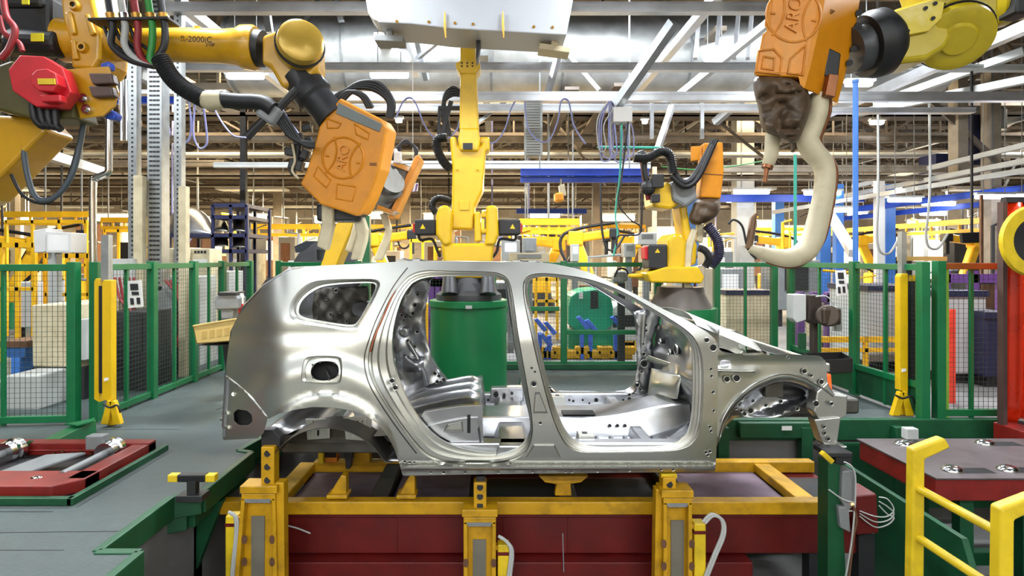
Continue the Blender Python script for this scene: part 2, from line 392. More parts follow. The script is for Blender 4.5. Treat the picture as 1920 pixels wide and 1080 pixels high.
def side(sgn):
    f = (lambda p: p) if sgn > 0 else mirr
    mb = MB(); mb.add([f(carP(*p)) for p in pts2], tris)
    for key, prof in (('q', ((0, 0), (.25, .010), (.5, .024), (.56, .040), (.62, .040), (.68, .028), (.92, .030), (1, .045), (1.0, .07))),
                      ('r', ((0, 0), (.04, .026), (.10, .028), (.16, .014), (.34, .018), (.42, .050), (.66, .056), (.74, .080), (.94, .084), (1, .10), (1, .15))),
                      ('f', ((0, 0), (.05, .026), (.12, .028), (.18, .014), (.36, .018), (.44, .050), (.68, .056), (.76, .080), (.94, .084), (1, .10), (1, .15))),
                      ('c', ((0, 0), (.06, .030), (.32, .040), (.4, .032), (.9, .034), (1, .042), (1, .06)))):
        o, i = rings[key]; n = len(o); vs = []; fs = []
        for t, d in prof:
            for a, b in zip(o, i):
                x = a[0]+(b[0]-a[0])*t; y = a[1]+(b[1]-a[1])*t; vs.append(f(carP(x, y, d)))
        for j in range(len(prof)-1):
            for k in range(n): fs.append((j*n+k, j*n+(k+1) % n, (j+1)*n+(k+1) % n, (j+1)*n+k))
        mb.add(vs, fs)
    # outer edge return flange
    n = len(outl); vs = [f(carP(*p)) for p in outl]+[f(carP(p[0], p[1], .03)) for p in outl]
    mb.add(vs, [(k, (k+1) % n, (k+1) % n+n, k+n) for k in range(n)])
    return mb
near = side(1).build('side_panel', m_steel, car, smooth=34)
far = side(-1).build('side_panel', m_steel_in, car, smooth=34)
def hole_marks(pts, depth, par, fn=carP, name='hole_pattern'):
    mb = MB()
    for x, y, r in pts:
        c = fn(x, y, depth); R = r*c.y/F; mb.m = 0
        mb.cyl(c+V((0, -.0025, 0)), c+V((0, .01, 0)), R*1.0, R*.9, 12)
        mb.m = 1; mb.lathe(c, (0, -1, 0), [(.0, R*1.45), (.004, R*1.25), (.003, R*1.0)], 14, cap=False)
    return mb.build(name, [m_hole, m_steel], par, smooth=40)
hole_marks(HOLES, -.001, near)
# raised pressing at the foot of the B-pillar and roof joint mark
mb = MB()
a = [(1000, 833), (1040, 833), (1052, 858), (985, 858)]
mb.add([carP(x, y, -.0) for x, y in a]+[carP(x+(1022-x)*.12, y+(847-y)*.2, -.016 if y < 840 else -.003) for x, y in a], [(4, 5, 6, 7), (0, 1, 5, 4), (1, 2, 6, 5), (2, 3, 7, 6), (3, 0, 4, 7)])
mb.build('sill_pressing', m_steel, near, smooth=30); mb = MB()
a = [(1003, 735), (1012, 735), (1027, 775), (1000, 775)]
mb.add([carP(x, y, 0) for x, y in a]+[carP(x+(1010-x)*.2, y+(757-y)*.2, -.012) for x, y in a], [(4, 5, 6, 7), (0, 1, 5, 4), (1, 2, 6, 5), (2, 3, 7, 6), (3, 0, 4, 7)])
mb.build('pillar_pressing', m_steel, near, smooth=30)
# seam, and painted orange reflections along the rear door shut and the B pillar
def line_on(pts, w, depth, name, m, par, n=50):
    p = resample(cr_pts(pts), n, False); mb = MB(); mb.tube([carP(x, y, depth) for x, y in p], w, 6); return mb.build(name, m, par, smooth=60)
def cr_pts(pts): return [(v.x, v.y) for v in cr_spline([(a, b, 0) for a, b in pts], 8)]
line_on([(764, 502), (737, 538), (708, 594), (693, 634), (683, 673), (690, 714), (712, 755), (750, 810), (781, 850)], .004, .0, 'shut_line_seam', m_steel_dk, near)
line_on([(757, 512), (740, 545), (716, 600), (703, 630), (694, 660)], .006, .012, 'reflection_streak', m_streak, near)
line_on([(979, 560), (990, 610), (1008, 690), (1024, 760), (1042, 805), (1056, 832)], .006, .010, 'reflection_streak', m_streak, near)
# quarter window glass flange corner, fuel filler pocket
mb = MB(); o, i = rings['c']; n = len(i)
back = [carP(x, y, .05) for x, y in i]; deep = [carP(x+(610-x)*.1, y+(696-y)*.1, .13) for x, y in i]
mb.m = 0; mb.add(back+deep, [(k, (k+1) % n, (k+1) % n+n, k+n) for k in range(n)]+[tuple(range(n, 2*n))])
mb.m = 1
for x, y in ((586, 684), (600, 679), (627, 681), (633, 703), (587, 708), (617, 712)): mb.cyl(carP(x, y, .031), carP(x, y, .04), .006, None, 10)
mb.m = 2; mb.tube([carP(610, 690, .12), carP(617, 708, .06)], .008, 8)
mb.build('fuel_filler_pocket', [m_hole, m_dark, m_steel], near, smooth=40)
# rear lower corner where the lamp and bumper bolt on
RC_O = resample([(424, 708), (445, 724), (474, 751), (502, 785), (494, 812), (484, 822), (418, 825), (417, 791), (424, 742)], 90)
RC_H = resample(chaikin([(437, 766), (472, 771), (475, 798), (440, 798)], 1), 30)
p2, t2 = fill(RC_O, [RC_H], 8)
def rcd(x, y, d=0): return P(x, y, sd(x, y)+.03+d)
for f in (lambda p: p, mirr):
    mb = MB(); mb.add([f(rcd(*p)) for p in p2], t2)
    n = len(RC_H); mb.add([f(rcd(*p)) for p in RC_H]+[f(rcd(p[0]+(456-p[0])*.06, p[1]+(783-p[1])*.06, .05)) for p in RC_H], [(k, (k+1) % n, (k+1) % n+n, k+n) for k in range(n)])
    n = len(RC_O); mb.add([f(rcd(*p)) for p in RC_O]+[f(rcd(p[0], p[1], .06)) for p in RC_O], [(k, (k+1) % n, (k+1) % n+n, k+n) for k in range(n)])
    mb.m = 1; mb.add([f(rcd(x, y, .06)) for x, y in ((432, 760), (480, 765), (480, 804), (436, 804))], [(0, 1, 2, 3)])
    rc = mb.build('rear_corner_panel', [m_steel, m_hole], car, smooth=34)
    if f is not mirr:
        mb = MB()
        mb.cyl(rcd(438, 739, -.004), rcd(438, 739, .02), .014, None, 12)
        for x, y in ((419, 774), (415, 786), (421, 801)): mb.cyl(rcd(x, y, .0), rcd(x+9, y, .0), .012, None, 10)
        mb.build('locating_studs', m_steel, rc, smooth=40)
        line_on([(426, 706), (447, 722), (476, 749), (503, 782)], .012, .012, 'lamp_edge_flange', m_steel, rc)
# roof skin with bows, tailgate frame
roofrow = [(566, 502), (600, 498.5), (667, 496), (733, 493), (767, 490.5), (833, 491), (933, 492), (1000, 492), (1034, 495), (1075, 503), (1108, 513)]
mb = MB()
def roof(u, v):
    k = u*(len(roofrow)-1); i = min(int(k), len(roofrow)-2); t = k-i
    x = roofrow[i][0]+(roofrow[i+1][0]-roofrow[i][0])*t; y = roofrow[i][1]+(roofrow[i+1][1]-roofrow[i][1])*t
    a = carP(x, y, .02); b = mirr(a); p = a.lerp(b, v); p.z += .006*math.sin(math.pi*v)-.004; return p
mb.grid(roof, 40, 15); rf = mb.build('roof_panel', m_steel, car, smooth=40, solid=.003)
mb = MB()
for x, y in ((767, 489), (984, 491.5)):
    for s in (-16, 14):
        a = carP(x+s, y+1, .02); mb.box(a+V((0, .02, .006)), (.05, .07, .018))
    a = carP(x, y, .0); mb.tube([a+V((-.09, .03, -.004)), a+V((-.04, .03, .014)), a+V((0, .03, .002)), a+V((.05, .03, .012)), a+V((.12, .03, -.006))], .007, 6)
    for s in (1,): mb.bar(carP(x, y+6, .03), mirr(carP(x, y+6, .03)), .10, .018)
mb.build('roof_bow', m_steel_in, rf, smooth=40)
mb = MB()
for s in (0, 1):
    f = mirr if s else (lambda p: p)
    mb.tube([f(carP(*p, .06)) for p in ((548, 508), (500, 538), (462, 577), (440, 622), (430, 700), (424, 800))], .028, 8)
mb.bar(carP(560, 505, .06), mirr(carP(560, 505, .06)), .12, .03)
mb.bar(carP(426, 800, .06), mirr(carP(426, 800, .06)), .05, .14)
mb.build('tailgate_frame', m_steel_in, car, smooth=50)
def pts_c(l, Y): return [P(x, y, Y) for x, y in l]
# ---- floor, tunnel, seat pan, bulkhead
def xz(px, py, Y): p = P(px, py, Y); return p.x, p.z
YN, YF = 3.66, 5.16
mb = MB()
def flo(u, v):
    x = -.70+2.1*u; y = YN+(YF-YN)*v; z = .20
    z += .012*sstep(.35, .8, math.sin(v*46))+.008*math.sin(u*34)*math.sin(v*9)
    if x > 1.1: z += (x-1.1)**1.3*.5
    return V((x, y, z))
mb.grid(flo, 60, 56); mb.build('floor_pan', m_steel_in, car, smooth=60, solid=.003)
mb = MB()
def tun(u, v):
    x = -.15+1.58*u; w = v*2-1; h = .13+.10*sstep(.55, 1, u)
    y = 4.38+w*.24; z = .2+h*(sstep(1.0, .72, abs(w)))
    return V((x, y, z))
mb.grid(tun, 30, 25); tn = mb.build('centre_tunnel', m_steel_in, car, smooth=40)
mb = MB(); mb.m = 1
for i, u in enumerate((.62, .655, .69)): mb.cyl((-.15+1.58*u, 4.155, .285), (-.15+1.58*u, 4.14, .285), .011, None, 12)
mb.m = 0; mb.box((.62, 4.3, .338), (.24, .13, .006))
mb.build('hole_pattern', [m_hole, m_dark], tn)
def bracket(c, L, W, H, lean=.3):
    mb = MB(); c = V(c)
    mb.prism([c+V((-L/2, -W/2, 0)), c+V((L/2, -W/2, 0)), c+V((L/2-lean*L, -W/2, H)), c+V((-L/2+.02, -W/2, H))], (0, W, 0))
    mb.m = 1; mb.box(c+V((-.02, 0, H+.001)), (L*.2, W*.4, .003))
    return mb.build('seat_bracket', [m_steel, m_hole], car, bevel=.008)
bracket((.62, 3.86, .2), .17, .10, .12); bracket((.53, 4.75, .2), .17, .10, .16)
mb = MB()
for x in (.42, 1.02):
    mb.prism([(x-.06, YN, .2), (x+.06, YN, .2), (x+.04, YN, .275), (x-.04, YN, .275)], (0, YF-YN, 0))
mb.build('cross_member', m_steel_in, car, bevel=.01)
for y in (YN+.10, YF-.05):      # inner sills
    mb = MB(); mb.prism([(-.55, y-.05, .17), (1.40, y-.05, .17), (1.40, y-.05, .30), (-.55, y-.05, .30)], (0, .10, 0)); sl = mb.build('inner_sill', m_steel_in, car, bevel=.012)
mb = MB()
for i in range(16):
    x = -.55+i*.12
    mb.cyl((x, YF-.099, .245), (x, YF-.106, .245), .010 if i % 3 else .018, None, 10)
mb.build('hole_pattern', m_hole, sl)
mb = MB()   # rear seat pan: ribbed top and front face
def seat(u, v):
    y = 3.72+1.38*v
    if u < .62:
        k = u/.62; x = -.80+k*.68; z = .34+.12*sstep(0, 1, k)
        z += .034*math.sin(k*3.2+v*34)*sstep(.02, .3, k)*sstep(1.0, .86, k)*sstep(.12, .22, v)
    else:
        k = (u-.62)/.38; x = -.12+.03*math.sin(k*1.57); z = .46-.26*k
        x -= .015*sstep(.2, .3, k)*sstep(.85, .7, k)*(1 if math.sin(v*40) > 0 else 0)
    return V((x, y, z))
mb.grid(seat, 46, 70); st = mb.build('rear_seat_pan', m_steel_in, car, smooth=50)
mb = MB()
mb.m = 0; mb.lathe((-.42, 3.86, .415), (0, 0, 1), [(0, .085), (.018, .085)], 24)
mb.m = 1; mb.lathe((-.42, 3.86, .434), (0, 0, 1), [(0, .070), (.002, .070)], 24)
mb.m = 0; mb.pp([(795, 772), (862, 762), (903, 760), (907, 836), (860, 834), (815, 815), (786, 785)], 3.74, .05)
mb.m = 1
for pts in ([(876, 778), (882, 778), (882, 812), (876, 812)],):
    mb.pp(pts, 3.735, .004)
mb.m = 2; mb.pp([(846, 795), (864, 793), (866, 806), (838, 806)], 3.733, .006)
mb.build('seat_pan_side_plate', [m_steel_in, m_hole, m_steel], st, bevel=.004)
mb = MB()   # cross box behind B-pillars between the sills
mb.prism([(-.02, YN, .2), (.24, YN, .2), (.20, YN, .30), (.02, YN, .30)], (0, YF-YN, 0))
mb.build('heel_board_member', m_steel_in, car, bevel=.012)
# wheelhouses (rear): domes between the side panel and the load floor
def wheelhouse(near_, name='rear_wheelhouse'):
    mb = MB(); cx, cz, R = P(618, 880, 3.7).x, .0, .42
    def w(u, v):
        a = math.pi*(.02+.96*u); k = v
        r = R*(1 if k < .6 else math.cos((k-.6)/.4*1.25))
        r = R if k < .6 else R*(1-(k-.6)/.4*.98)
        y = 3.63+.27*min(1, k*1.67)
        p = V((cx-math.cos(a)*r*1.0, y, cz+math.sin(a)*r))
        p.z = max(p.z, .24 if k >= .6 else .20)
        return p if near_ else mirr(p)
    mb.grid(w, 32, 16); return mb.build(name, m_arch, car, smooth=50, solid=.003)
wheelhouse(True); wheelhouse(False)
mb = MB(); mb.grid(lambda u, v: V((-1.62+1.0*u, 3.95+.92*v, .30+.02*math.sin(u*30))), 30, 8); mb.build('load_floor', m_steel_in, car, smooth=50, solid=.003)
# inner pillar plate of the far C-pillar, with holes, and of the quarter
CI = resample(chaikin([(783, 524), (812, 522), (800, 560), (797, 600), (800, 640), (812, 680), (830, 705), (868, 730), (868, 752), (780, 760), (752, 735), (742, 690), (740, 640), (746, 590), (760, 550)], 1), 110)
ppt, ptr = fill(CI, [], 9)
def cif(x, y, d=0): return P(930+(x-930)*1.0, y, 5.00+.03*math.sin(x*.09)*math.sin(y*.07)+d)
mb = MB(); mb.add([cif(*p) for p in ppt], ptr)
cp = mb.build('inner_pillar_panel', m_steel_in, car, smooth=40, solid=.004)
hole_marks([(778, 572, 3), (783, 552, 2.5), (774, 588, 3), (769, 594, 2), (753, 591, 2.4), (760, 594, 2.4), (757, 600, 2.4), (765, 640, 3), (782, 622, 3), (778, 650, 2.4), (815, 700, 3), (823, 705, 2.5), (832, 712, 3), (820, 716, 3), (826, 722, 2)], -.03, cp, cif)
mb = MB(); c = cif(758, 622, -.02); mb.lathe(c, (0, -1, 0), [(0, .05), (.02, .045), (.03, .03), (.03, .02), (.012, .018)], 20)
mb.tube([cif(765, 640, -.02), cif(780, 665, -.03), cif(795, 700, -.03), cif(800, 722, -.02)], .02, 8)
mb.grid(lambda u, v: cif(755+40*u, 668+30*v, -.02-.05*math.sin(math.pi*u)*math.sin(math.pi*v)), 10, 10)
mb.build('pillar_boss', m_steel_in, cp, smooth=50)
QI = resample([(590, 545), (610, 540), (690, 536), (692, 560), (680, 580), (690, 600), (660, 626), (590, 615), (585, 580)], 60)
ppt, ptr = fill(QI, [resample(chaikin([(664, 568), (688, 566), (684, 590), (668, 596), (658, 582)], 1), 20)], 9)
mb = MB(); mb.add([P(x, y, 4.75+.02*math.sin(x*.2)*math.sin(y*.17)) for x, y in ppt], ptr)
qi = mb.build('quarter_inner_panel', m_steel_dk, car, smooth=40, solid=.004)
hole_marks([(630, 545, 3), (612, 560, 2), (650, 603, 2.5), (637, 585, 2), (620, 590, 2)], 0, qi, lambda x, y, d=0: P(x, y, 4.72))
# bulkhead, dash cross beam and toe board
mb = MB()
def bulk(u, v):
    y = YN+.04+(YF-YN-.08)*u; z = .22+.83*v
    x = 1.42-.20*sstep(.45, .0, v)*0+.05*math.sin(u*7)*math.sin(v*9)+.03*sstep(.55, .6, v)
    x += -.10*math.exp(-((u-.62)/.16)**2-((v-.35)/.18)**2)-.06*math.exp(-((u-.25)/.12)**2-((v-.6)/.2)**2)+.014*math.sin(u*31)*sstep(.3, .8, math.sin(v*17+1))
    return V((x, y, z))
mb.grid(bulk, 44, 40); bk = mb.build('bulkhead', m_steel_in, car, smooth=50, solid=.003)
mb = MB(); mb.prism([P(1216, 665, 4.95), P(1268, 683, 4.6), P(1268, 691, 4.6), P(1214, 674, 4.95)], (.0, .10, -.03))
mb.build('steering_beam', m_steel, bk, bevel=.01)
mb = MB(); mb.grid(lambda u, v: P(1222+56*u-8*v, 690+14*u+(58-14*u)*v, 4.8-.55*u)+V((-.07*math.sin(math.pi*u)*math.sin(math.pi*v), 0, 0)), 12, 12)
mb.build('heater_cover_plate', m_steel, bk, smooth=50, solid=.006)
mb = MB(); mb.m = 1
for a, b, y, r in ((1270, 655, 4.55, .035), (1240, 640, 4.8, .02), (1258, 660, 4.6, .02), (1285, 700, 4.3, .03), (1234, 720, 4.9, .018)):
    p = P(a, b, y); mb.m = 1; mb.cyl(p+V((-.012, 0, 0)), p+V((.03, 0, 0)), r, r, 14); mb.m = 0; mb.lathe(p+V((-.008, 0, 0)), (-1, 0, 0), [(0, r*1.4), (.012, r*1.15), (.008, r)], 16, cap=False)
for k in range(4): mb.m = 0; mb.box(P(1250+k*10, 612+k*9, 4.7-.05*k), (.05, .10, .03))
mb.build('bulkhead_hole_pattern', [m_steel, m_hole], bk, smooth=40)
AI = resample([(1188, 585), (1225, 575), (1240, 590), (1222, 640), (1219, 700), (1212, 745), (1205, 765), (1165, 760), (1188, 735), (1194, 690), (1192, 620)], 70)
ppt, ptr = fill(AI, [], 7)
mb = MB(); mb.add([P(x, y, 5.08+.012*math.sin(x*.3)*math.sin(y*.1)) for x, y in ppt], ptr)
ap = mb.build('inner_pillar_panel', m_steel_in, car, smooth=40, solid=.004)
hole_marks([(1208, 682, 6), (1207, 664, 3), (1210, 610, 3), (1212, 620, 2), (1203, 697, 2), (1195, 722, 3.4), (1201, 730, 2), (1180, 740, 2.5), (1206, 645, 2)], 0, ap, lambda x, y, d=0: P(x, y, 5.05))
mb = MB(); mb.tube([P(1208, 590, 5.06), P(1206, 615, 5.06), P(1204, 645, 5.06)], [.024, .02, .012], 10); mb.build('pillar_rib', m_steel, ap, smooth=60)
# cowl and windscreen lower panel
mb = MB()
def cowl(u, v):
    p = P(1306+124*u, 610+52*u, 3.74+.10*u); q2 = mirr(p); r = p.lerp(q2, v); r.z += .045*math.sin(math.pi*v); r.x += .10*math.sin(math.pi*v); return r
mb.grid(cowl, 16, 24); mb.build('cowl_panel', m_steel, car, smooth=50, solid=.003)
# front wings' inner aprons, wheelhouse and headlamp posts
AP = resample([(1344, 640), (1349, 656), (1362, 664), (1430, 661), (1440, 666), (1478, 664), (1538, 667), (1549, 678), (1551, 712), (1560, 742), (1540, 728), (1508, 712), (1478, 704), (1449, 707), (1415, 722), (1386, 745), (1367, 767), (1353, 793), (1345, 823), (1343, 780), (1344, 700)], 150)
apt, atr = fill(AP, [resample(chaikin([(1349, 675), (1368, 675), (1372, 682), (1366, 688), (1350, 688)], 2), 24)], 7.5)
def apf(x, y, d=0):
    yy = 3.70+.03*sstep(1345, 1420, x)
    yy -= .018*math.exp(-((y-696)/5)**2)*sstep(1430, 1410, x)
    yy -= .03*sstep(676, 668, y)
    return P(x, y, yy+d)
ARCH = resample(cr_pts([(1345, 823), (1353, 793), (1367, 767), (1386, 745), (1415, 722), (1449, 707), (1478, 704), (1508, 712), (1538, 728), (1562, 746)]), 60, False)
IN = resample([(1347, 830), (1356, 794), (1370, 768), (1390, 746), (1418, 725), (1450, 710), (1478, 708), (1506, 716), (1536, 732), (1550, 742), (1546, 778), (1530, 776), (1493, 776), (1467, 783), (1427, 783), (1376, 783), (1360, 800)], 120)
ipt, itr = fill(IN, [], 8)
def inf(x, y, d=0):
    e = edge_dist((x, y), ARCH)
    return P(x, y, 3.86+.10*sstep(0, 26, e)+d)
for s, f in ((0, lambda p: p), (1, mirr)):
    mb = MB(); mb.add([f(apf(*p)) for p in apt], atr)
    n = len(AP); mb.add([f(apf(*p)) for p in AP]+[f(apf(p[0], p[1], .06)) for p in AP], [(k, (k+1) % n, (k+1) % n+n, k+n) for k in range(n)])
    apn = mb.build('front_apron', m_steel, car, smooth=34)
    mb = MB(); mb.add([f(inf(*p)) for p in ipt], itr)
    n = len(ARCH); mb.add([f(apf(*p)) for p in ARCH]+[f(P(p[0]*.996+4, p[1]+11, 3.78)) for p in ARCH]+[f(P(p[0]*.99+12, p[1]+14, 3.92)) for p in ARCH], [(k+n*j, k+1+n*j, k+1+n*(j+1), k+n*(j+1)) for k in range(n-1) for j in (0, 1)])
    iw = mb.build('front_wheelhouse', m_steel_in, car, smooth=40, solid=.003)
    mb = MB(); mb.bb(f(P(1376, 783, 3.96)), f(P(1376, 783, 3.96))+V((.62, .10 if not s else -.10, .10))); mb.bb(f(P(1530, 783, 3.9)), f(P(1530, 783, 3.9))+V((.18, .12 if not s else -.12, .13)))
    rl = mb.build('front_rail', m_steel_dk, car, bevel=.012)
    mb = MB(); mb.prism([f(P(x, y, 3.72)) for x, y in ((1532, 735), (1552, 716), (1566, 740), (1590, 742), (1588, 780), (1570, 790), (1540, 790), (1526, 772))], (0, .10 if not s else -.10, 0))
    hp = mb.build('headlamp_post', m_steel, car, bevel=.008)
    mb = MB(); mb.prism([f(P(x, y, 3.70)) for x, y in ((1527, 787), (1577, 782), (1570, 832), (1546, 834), (1540, 826))], (0, .09 if not s else -.09, 0)); mb.box(f(P(1558, 832, 3.72)), (.13, .14, .012))
    mb.build('front_bracket', m_steel, car, bevel=.006)
    if not s:
        hole_marks([(1363, 711, 5), (1381, 709, 6), (1508, 696, 4), (1521, 704, 2.5), (1540, 716, 4), (1477, 670, 2)], -.012, apn, apf)
        hole_marks([(1390, 748, 3.5), (1396, 776, 3.5), (1407, 770, 5), (1464, 753, 3), (1495, 766, 3.2), (1412, 752, 2.5), (1390, 770, 2.5), (1436, 760, 2.5), (1380, 766, 2), (1450, 775, 2)], -.09, iw, inf)
        hole_marks([(1530, 757, 5), (1559, 757, 3), (1545, 800, 2.6), (1546, 812, 2.6), (1553, 823, 3)], -.016, hp, lambda x, y, d=0: P(x, y, 3.71+d))
        mb = MB(); mb.grid(lambda u, v: P(1346+70*u, 692+6*v+2*u, 3.685-.012*math.sin(math.pi*v)*sstep(1, .9, u)), 12, 6); mb.build('apron_rib', m_steel, apn, smooth=60)
        mb = MB(); mb.tube([apf(x, y-3, -.008) for x, y in ARCH[6:]], .008, 6); mb.build('arch_lip', m_steel, apn, smooth=60)
        mb = MB(); mb.m = 0; mb.sphere(P(1478, 735, 3.98), .12, 14, (1.1, .5, .45)); mb.m = 1; mb.box(P(1448, 729, 3.93), (.12, .06, .10)); mb.build('strut_tower_fitting', [m_dark, m_steel_dk], iw, smooth=50)
mb = MB(); mb.bar(P(1598, 762, 3.78), mirr(P(1598, 762, 3.78)), .10, .10); mb.bar(P(1575, 762, 3.85), P(1602, 762, 3.85), .10, .08)
mb.build('bumper_beam', m_steel_dk, car, bevel=.014)
mb = MB(); mb.bar(P(1552, 690, 3.8), mirr(P(1552, 690, 3.8)), .04, .06); mb.build('radiator_crossmember', m_steel, car, bevel=.01)
mb = MB(); mb.prism([P(1551, 706, 3.74), P(1558, 702, 3.74), P(1560, 732, 3.74), P(1553, 730, 3.74)], (0, .05, 0)); mb.build('marker_tag', mat('orange_tag', '#ff6a2a', .4, 0, .05, emit='#ff5a1a', estr=.25), car)  # tag brightened by a faint glow of its own
# plates hanging under the rear rail
mb = MB(); mb.bb((-1.5, 3.98, .14), (-.72, 4.08, .27)); rr = mb.build('rear_rail', m_steel_dk, car, bevel=.01)
mb = MB(); mb.bb((-1.5, 4.74, .14), (-.72, 4.84, .27)); mb.build('rear_rail', m_steel_dk, car, bevel=.01)
for pts in ([(572, 786), (619, 785), (618, 822), (576, 825)], [(643, 783), (697, 781), (694, 827), (648, 824)]):
    cx = sum(p[0] for p in pts)/4; mb = MB(); mb.m = 0; mb.pp(pts, 3.86, .012)
    for k in (-14, 12): mb.pp([(cx+k, pts[0][1]+3), (cx+k+5, pts[0][1]+3), (cx+k+3, 818), (cx+k+1, 818)], 3.854, .01)
    mb.m = 1; mb.pp(chaikin([(cx-2, 806), (cx+2, 806), (cx+2, 818), (cx-2, 818)], 1), 3.855, .004)
    for k in (-9, 0, 9): mb.cyl(P(cx+k, 790, 3.86), P(cx+k, 790, 3.852), .005, None, 8)
    mb.build('shock_mount_plate', [m_steel, m_hole], rr, bevel=.003)


# stamped details on the floor, seat plate and tunnel
mb = MB()
for i in range(7): mb.tube([V((.62+.1*i, 3.78, .218)), V((.62+.1*i, 3.95, .218)), V((.62+.1*i, 4.08, .218))], .016, 8)
mb.build('floor_rib', m_steel_in, car, smooth=60)
mb = MB(); mb.m = 0; mb.box((.40, 3.93, .26), (.06, .16, .12), R=Matrix.Rotation(.35, 3, 'Y')); mb.m = 1; mb.box((.375, 3.90, .30), (.03, .05, .05), R=Matrix.Rotation(.35, 3, 'Y')); mb.build('seat_bracket', [m_steel, m_hole], car, bevel=.006)
mb = MB()
for x, y, r in ((905, 742, 3), (930, 740, 5), (945, 742, 3), (960, 738, 2.5), (930, 770, 2.5), (948, 786, 2), (1075, 752, 2.5), (1105, 756, 2), (1150, 752, 2.5), (1180, 748, 3.5)): mb.cyl(P(x, y, 4.95), P(x, y, 4.93), r*4.95/F, None, 10)
mb.build('hole_pattern', m_hole, car)
mb = MB(); mb.prism([P(920, 728, 4.96), P(982, 726, 4.96), P(982, 754, 4.96), P(918, 756, 4.96)], (0, .1, 0)); mb.build('heel_board_end', m_steel_in, car, bevel=.01)
mb = MB(); mb.tube(pts_c([(840, 796), (866, 790), (868, 808), (832, 808), (840, 796)], 3.73), .006, 6); mb.build('stamped_triangle', m_steel, car, smooth=60)
# ---------------------------------------------------------------- welding guns and robots
def pts(Y, *xy): return [P(x, y, Y if len(t) == 0 else t[0]) for x, y, *t in xy]
def hose(name, par, m, rpx, Y, *xy, n=8, k=8, ribs=False):
    p = cr_spline(pts(Y, *xy), k); r = rpx*Y/F; mb = MB()
    if ribs:
        L = resample([tuple(q) for q in p], max(24, int(len(p)*2)), False)
        mb.tube(L, [r*(1.0 if i % 2 else .86) for i in range(len(L))], 12)
    else: mb.tube(p, r, n)
    return mb.build(name, m, par, smooth=60)
def emboss_ring(mb, c, ux, uy, nrm, a, b, w, arc=(0, 2*math.pi), n=48):
    mb.tube([c+ux*(a*math.cos(arc[0]+(arc[1]-arc[0])*i/n))+uy*(b*math.sin(arc[0]+(arc[1]-arc[0])*i/n)) for i in range(n+1)], w, 6)
def gun_face(par, Y, cx, cy, tilt, s, m, name='logo_relief'):
    """raised roundel with lettering, corner ribs; tilt = angle of the reading direction"""
    k = Y/F; R = Matrix.Rotation(-tilt, 3, 'Y'); ux = R @ V((1, 0, 0)); uz = R @ V((0, 0, 1)); c = P(cx, cy, Y)
    mb = MB(); emboss_ring(mb, c, ux, uz, None, 47*s*k, 47*s*k, 2.3*s*k)
    for sg in (1, -1):   # two bowed bars above and below the word
        mb.tube([c+ux*(t*42*s*k)+uz*(sg*(17+14*t*t)*s*k) for t in [i/10-1 for i in range(21)]], 2.0*s*k, 6)
        mb.tube([c+uz*(sg*32*s*k)+ux*(-4*s*k), c+uz*(sg*40*s*k)+ux*(-4*s*k)], 2.0*s*k, 6)
    o = mb.build(name, m, par, smooth=60)
    t = text('raised_lettering', 'ARO', c+V((0, -.003, 0)), 32*s*k, m, par, rot=(math.pi/2, -tilt, 0), ext=.008)
    t.scale = (.92, 1, 1)
    return ux, uz
def frame_rib(mb, Y, poly, w=2.0, shrink=0):
    p = pts(Y, *poly); mb.tube(p+[p[0], p[1]], w*Y/F, 6)

# -- near left robot (big arm across the top left)
Y = 4.4
R1 = thing('welding_robot', 'big yellow robot at upper left with red octagonal motor cover and arm lettered R-2000iC', 'robot', P(-120, 420, 4.6))
mb = MB(); a = P(120, 76, Y); b = P(482, 90, Y); k = Y/F
mb.lathe(a, (b-a), [(0, 40*k), (.2, 36*k), (.35, 32*k), (.82, 31*k), (.90, 34*k), (.93, 40*k), (.985, 41*k), (1, 38*k)], 32, rel=True)
mb.cyl(P(370, 57, Y-.03), P(370, 50, Y-.03), .03, .025, 10)
arm = mb.build('forearm', m_yelo, R1, smooth=40)
text('arm_lettering', 'R-2000iC', P(368, 74, Y-31*k), .062, m_ink, arm, rot=(math.pi/2, math.radians(2), 0), ext=.001)
text('arm_lettering', '210F', P(394, 84, Y-31*k), .036, m_ink, arm, rot=(math.pi/2, math.radians(2), 0), ext=.001)
mb = MB(); a = P(478, 90, Y); b = P(494, 92, Y); mb.lathe(a, b-a, [(0, 34*k), (.5, 34*k), (1, 33*k)], 28, rel=True); mb.build('wrist_ring', m_black, arm, smooth=40)
mb = MB(); mb.pp([(490, 66), (530, 52), (560, 48), (594, 78), (596, 128), (575, 152), (528, 165), (505, 125), (490, 120)], Y-.10, .22); mb.build('wrist_housing', m_yelo, R1, bevel=.03, seg=3)
mb = MB(); c = P(562, 86, Y-.12); d = V((.42, -.85, .16)).normalized(); k2 = k
mb.lathe(c-d*.04, d, [(0, 44*k), (.05, 44*k), (.055, 41*k), (.075, 41*k), (.08, 42*k), (.13, 40*k), (.145, 34*k), (.147, .001)], 32, cap=False)
mb.build('wrist_cover', mat('wrist_tan', '#b3923a', .25, .3, .08, 5), R1, smooth=40)
mb = MB(); d = V((.42, -.85, .16)).normalized(); mb.lathe(c+d*.008, d, [(0, 44.5*k), (.014, 44.5*k)], 32); mb.build('wrist_seal', m_black, R1, smooth=40)
mb = MB(); a = P(556, 140, Y); b = P(625, 222, Y); mb.lathe(a, b-a, [(0, 30*k), (.25, 32*k), (.3, 36*k), (.5, 36*k), (.55, 30*k), (.8, 30*k), (1, 33*k)], 28, rel=True); mb.build('tool_flange', m_dark, R1, smooth=40)
mb = MB(); mb.pp([(108, -40), (165, -40), (178, 20), (188, 67), (186, 110), (174, 130), (133, 127), (130, 80), (117, 40)], Y-.16, .34); eh = mb.build('elbow_casting', m_yelo, R1, bevel=.025, seg=3)
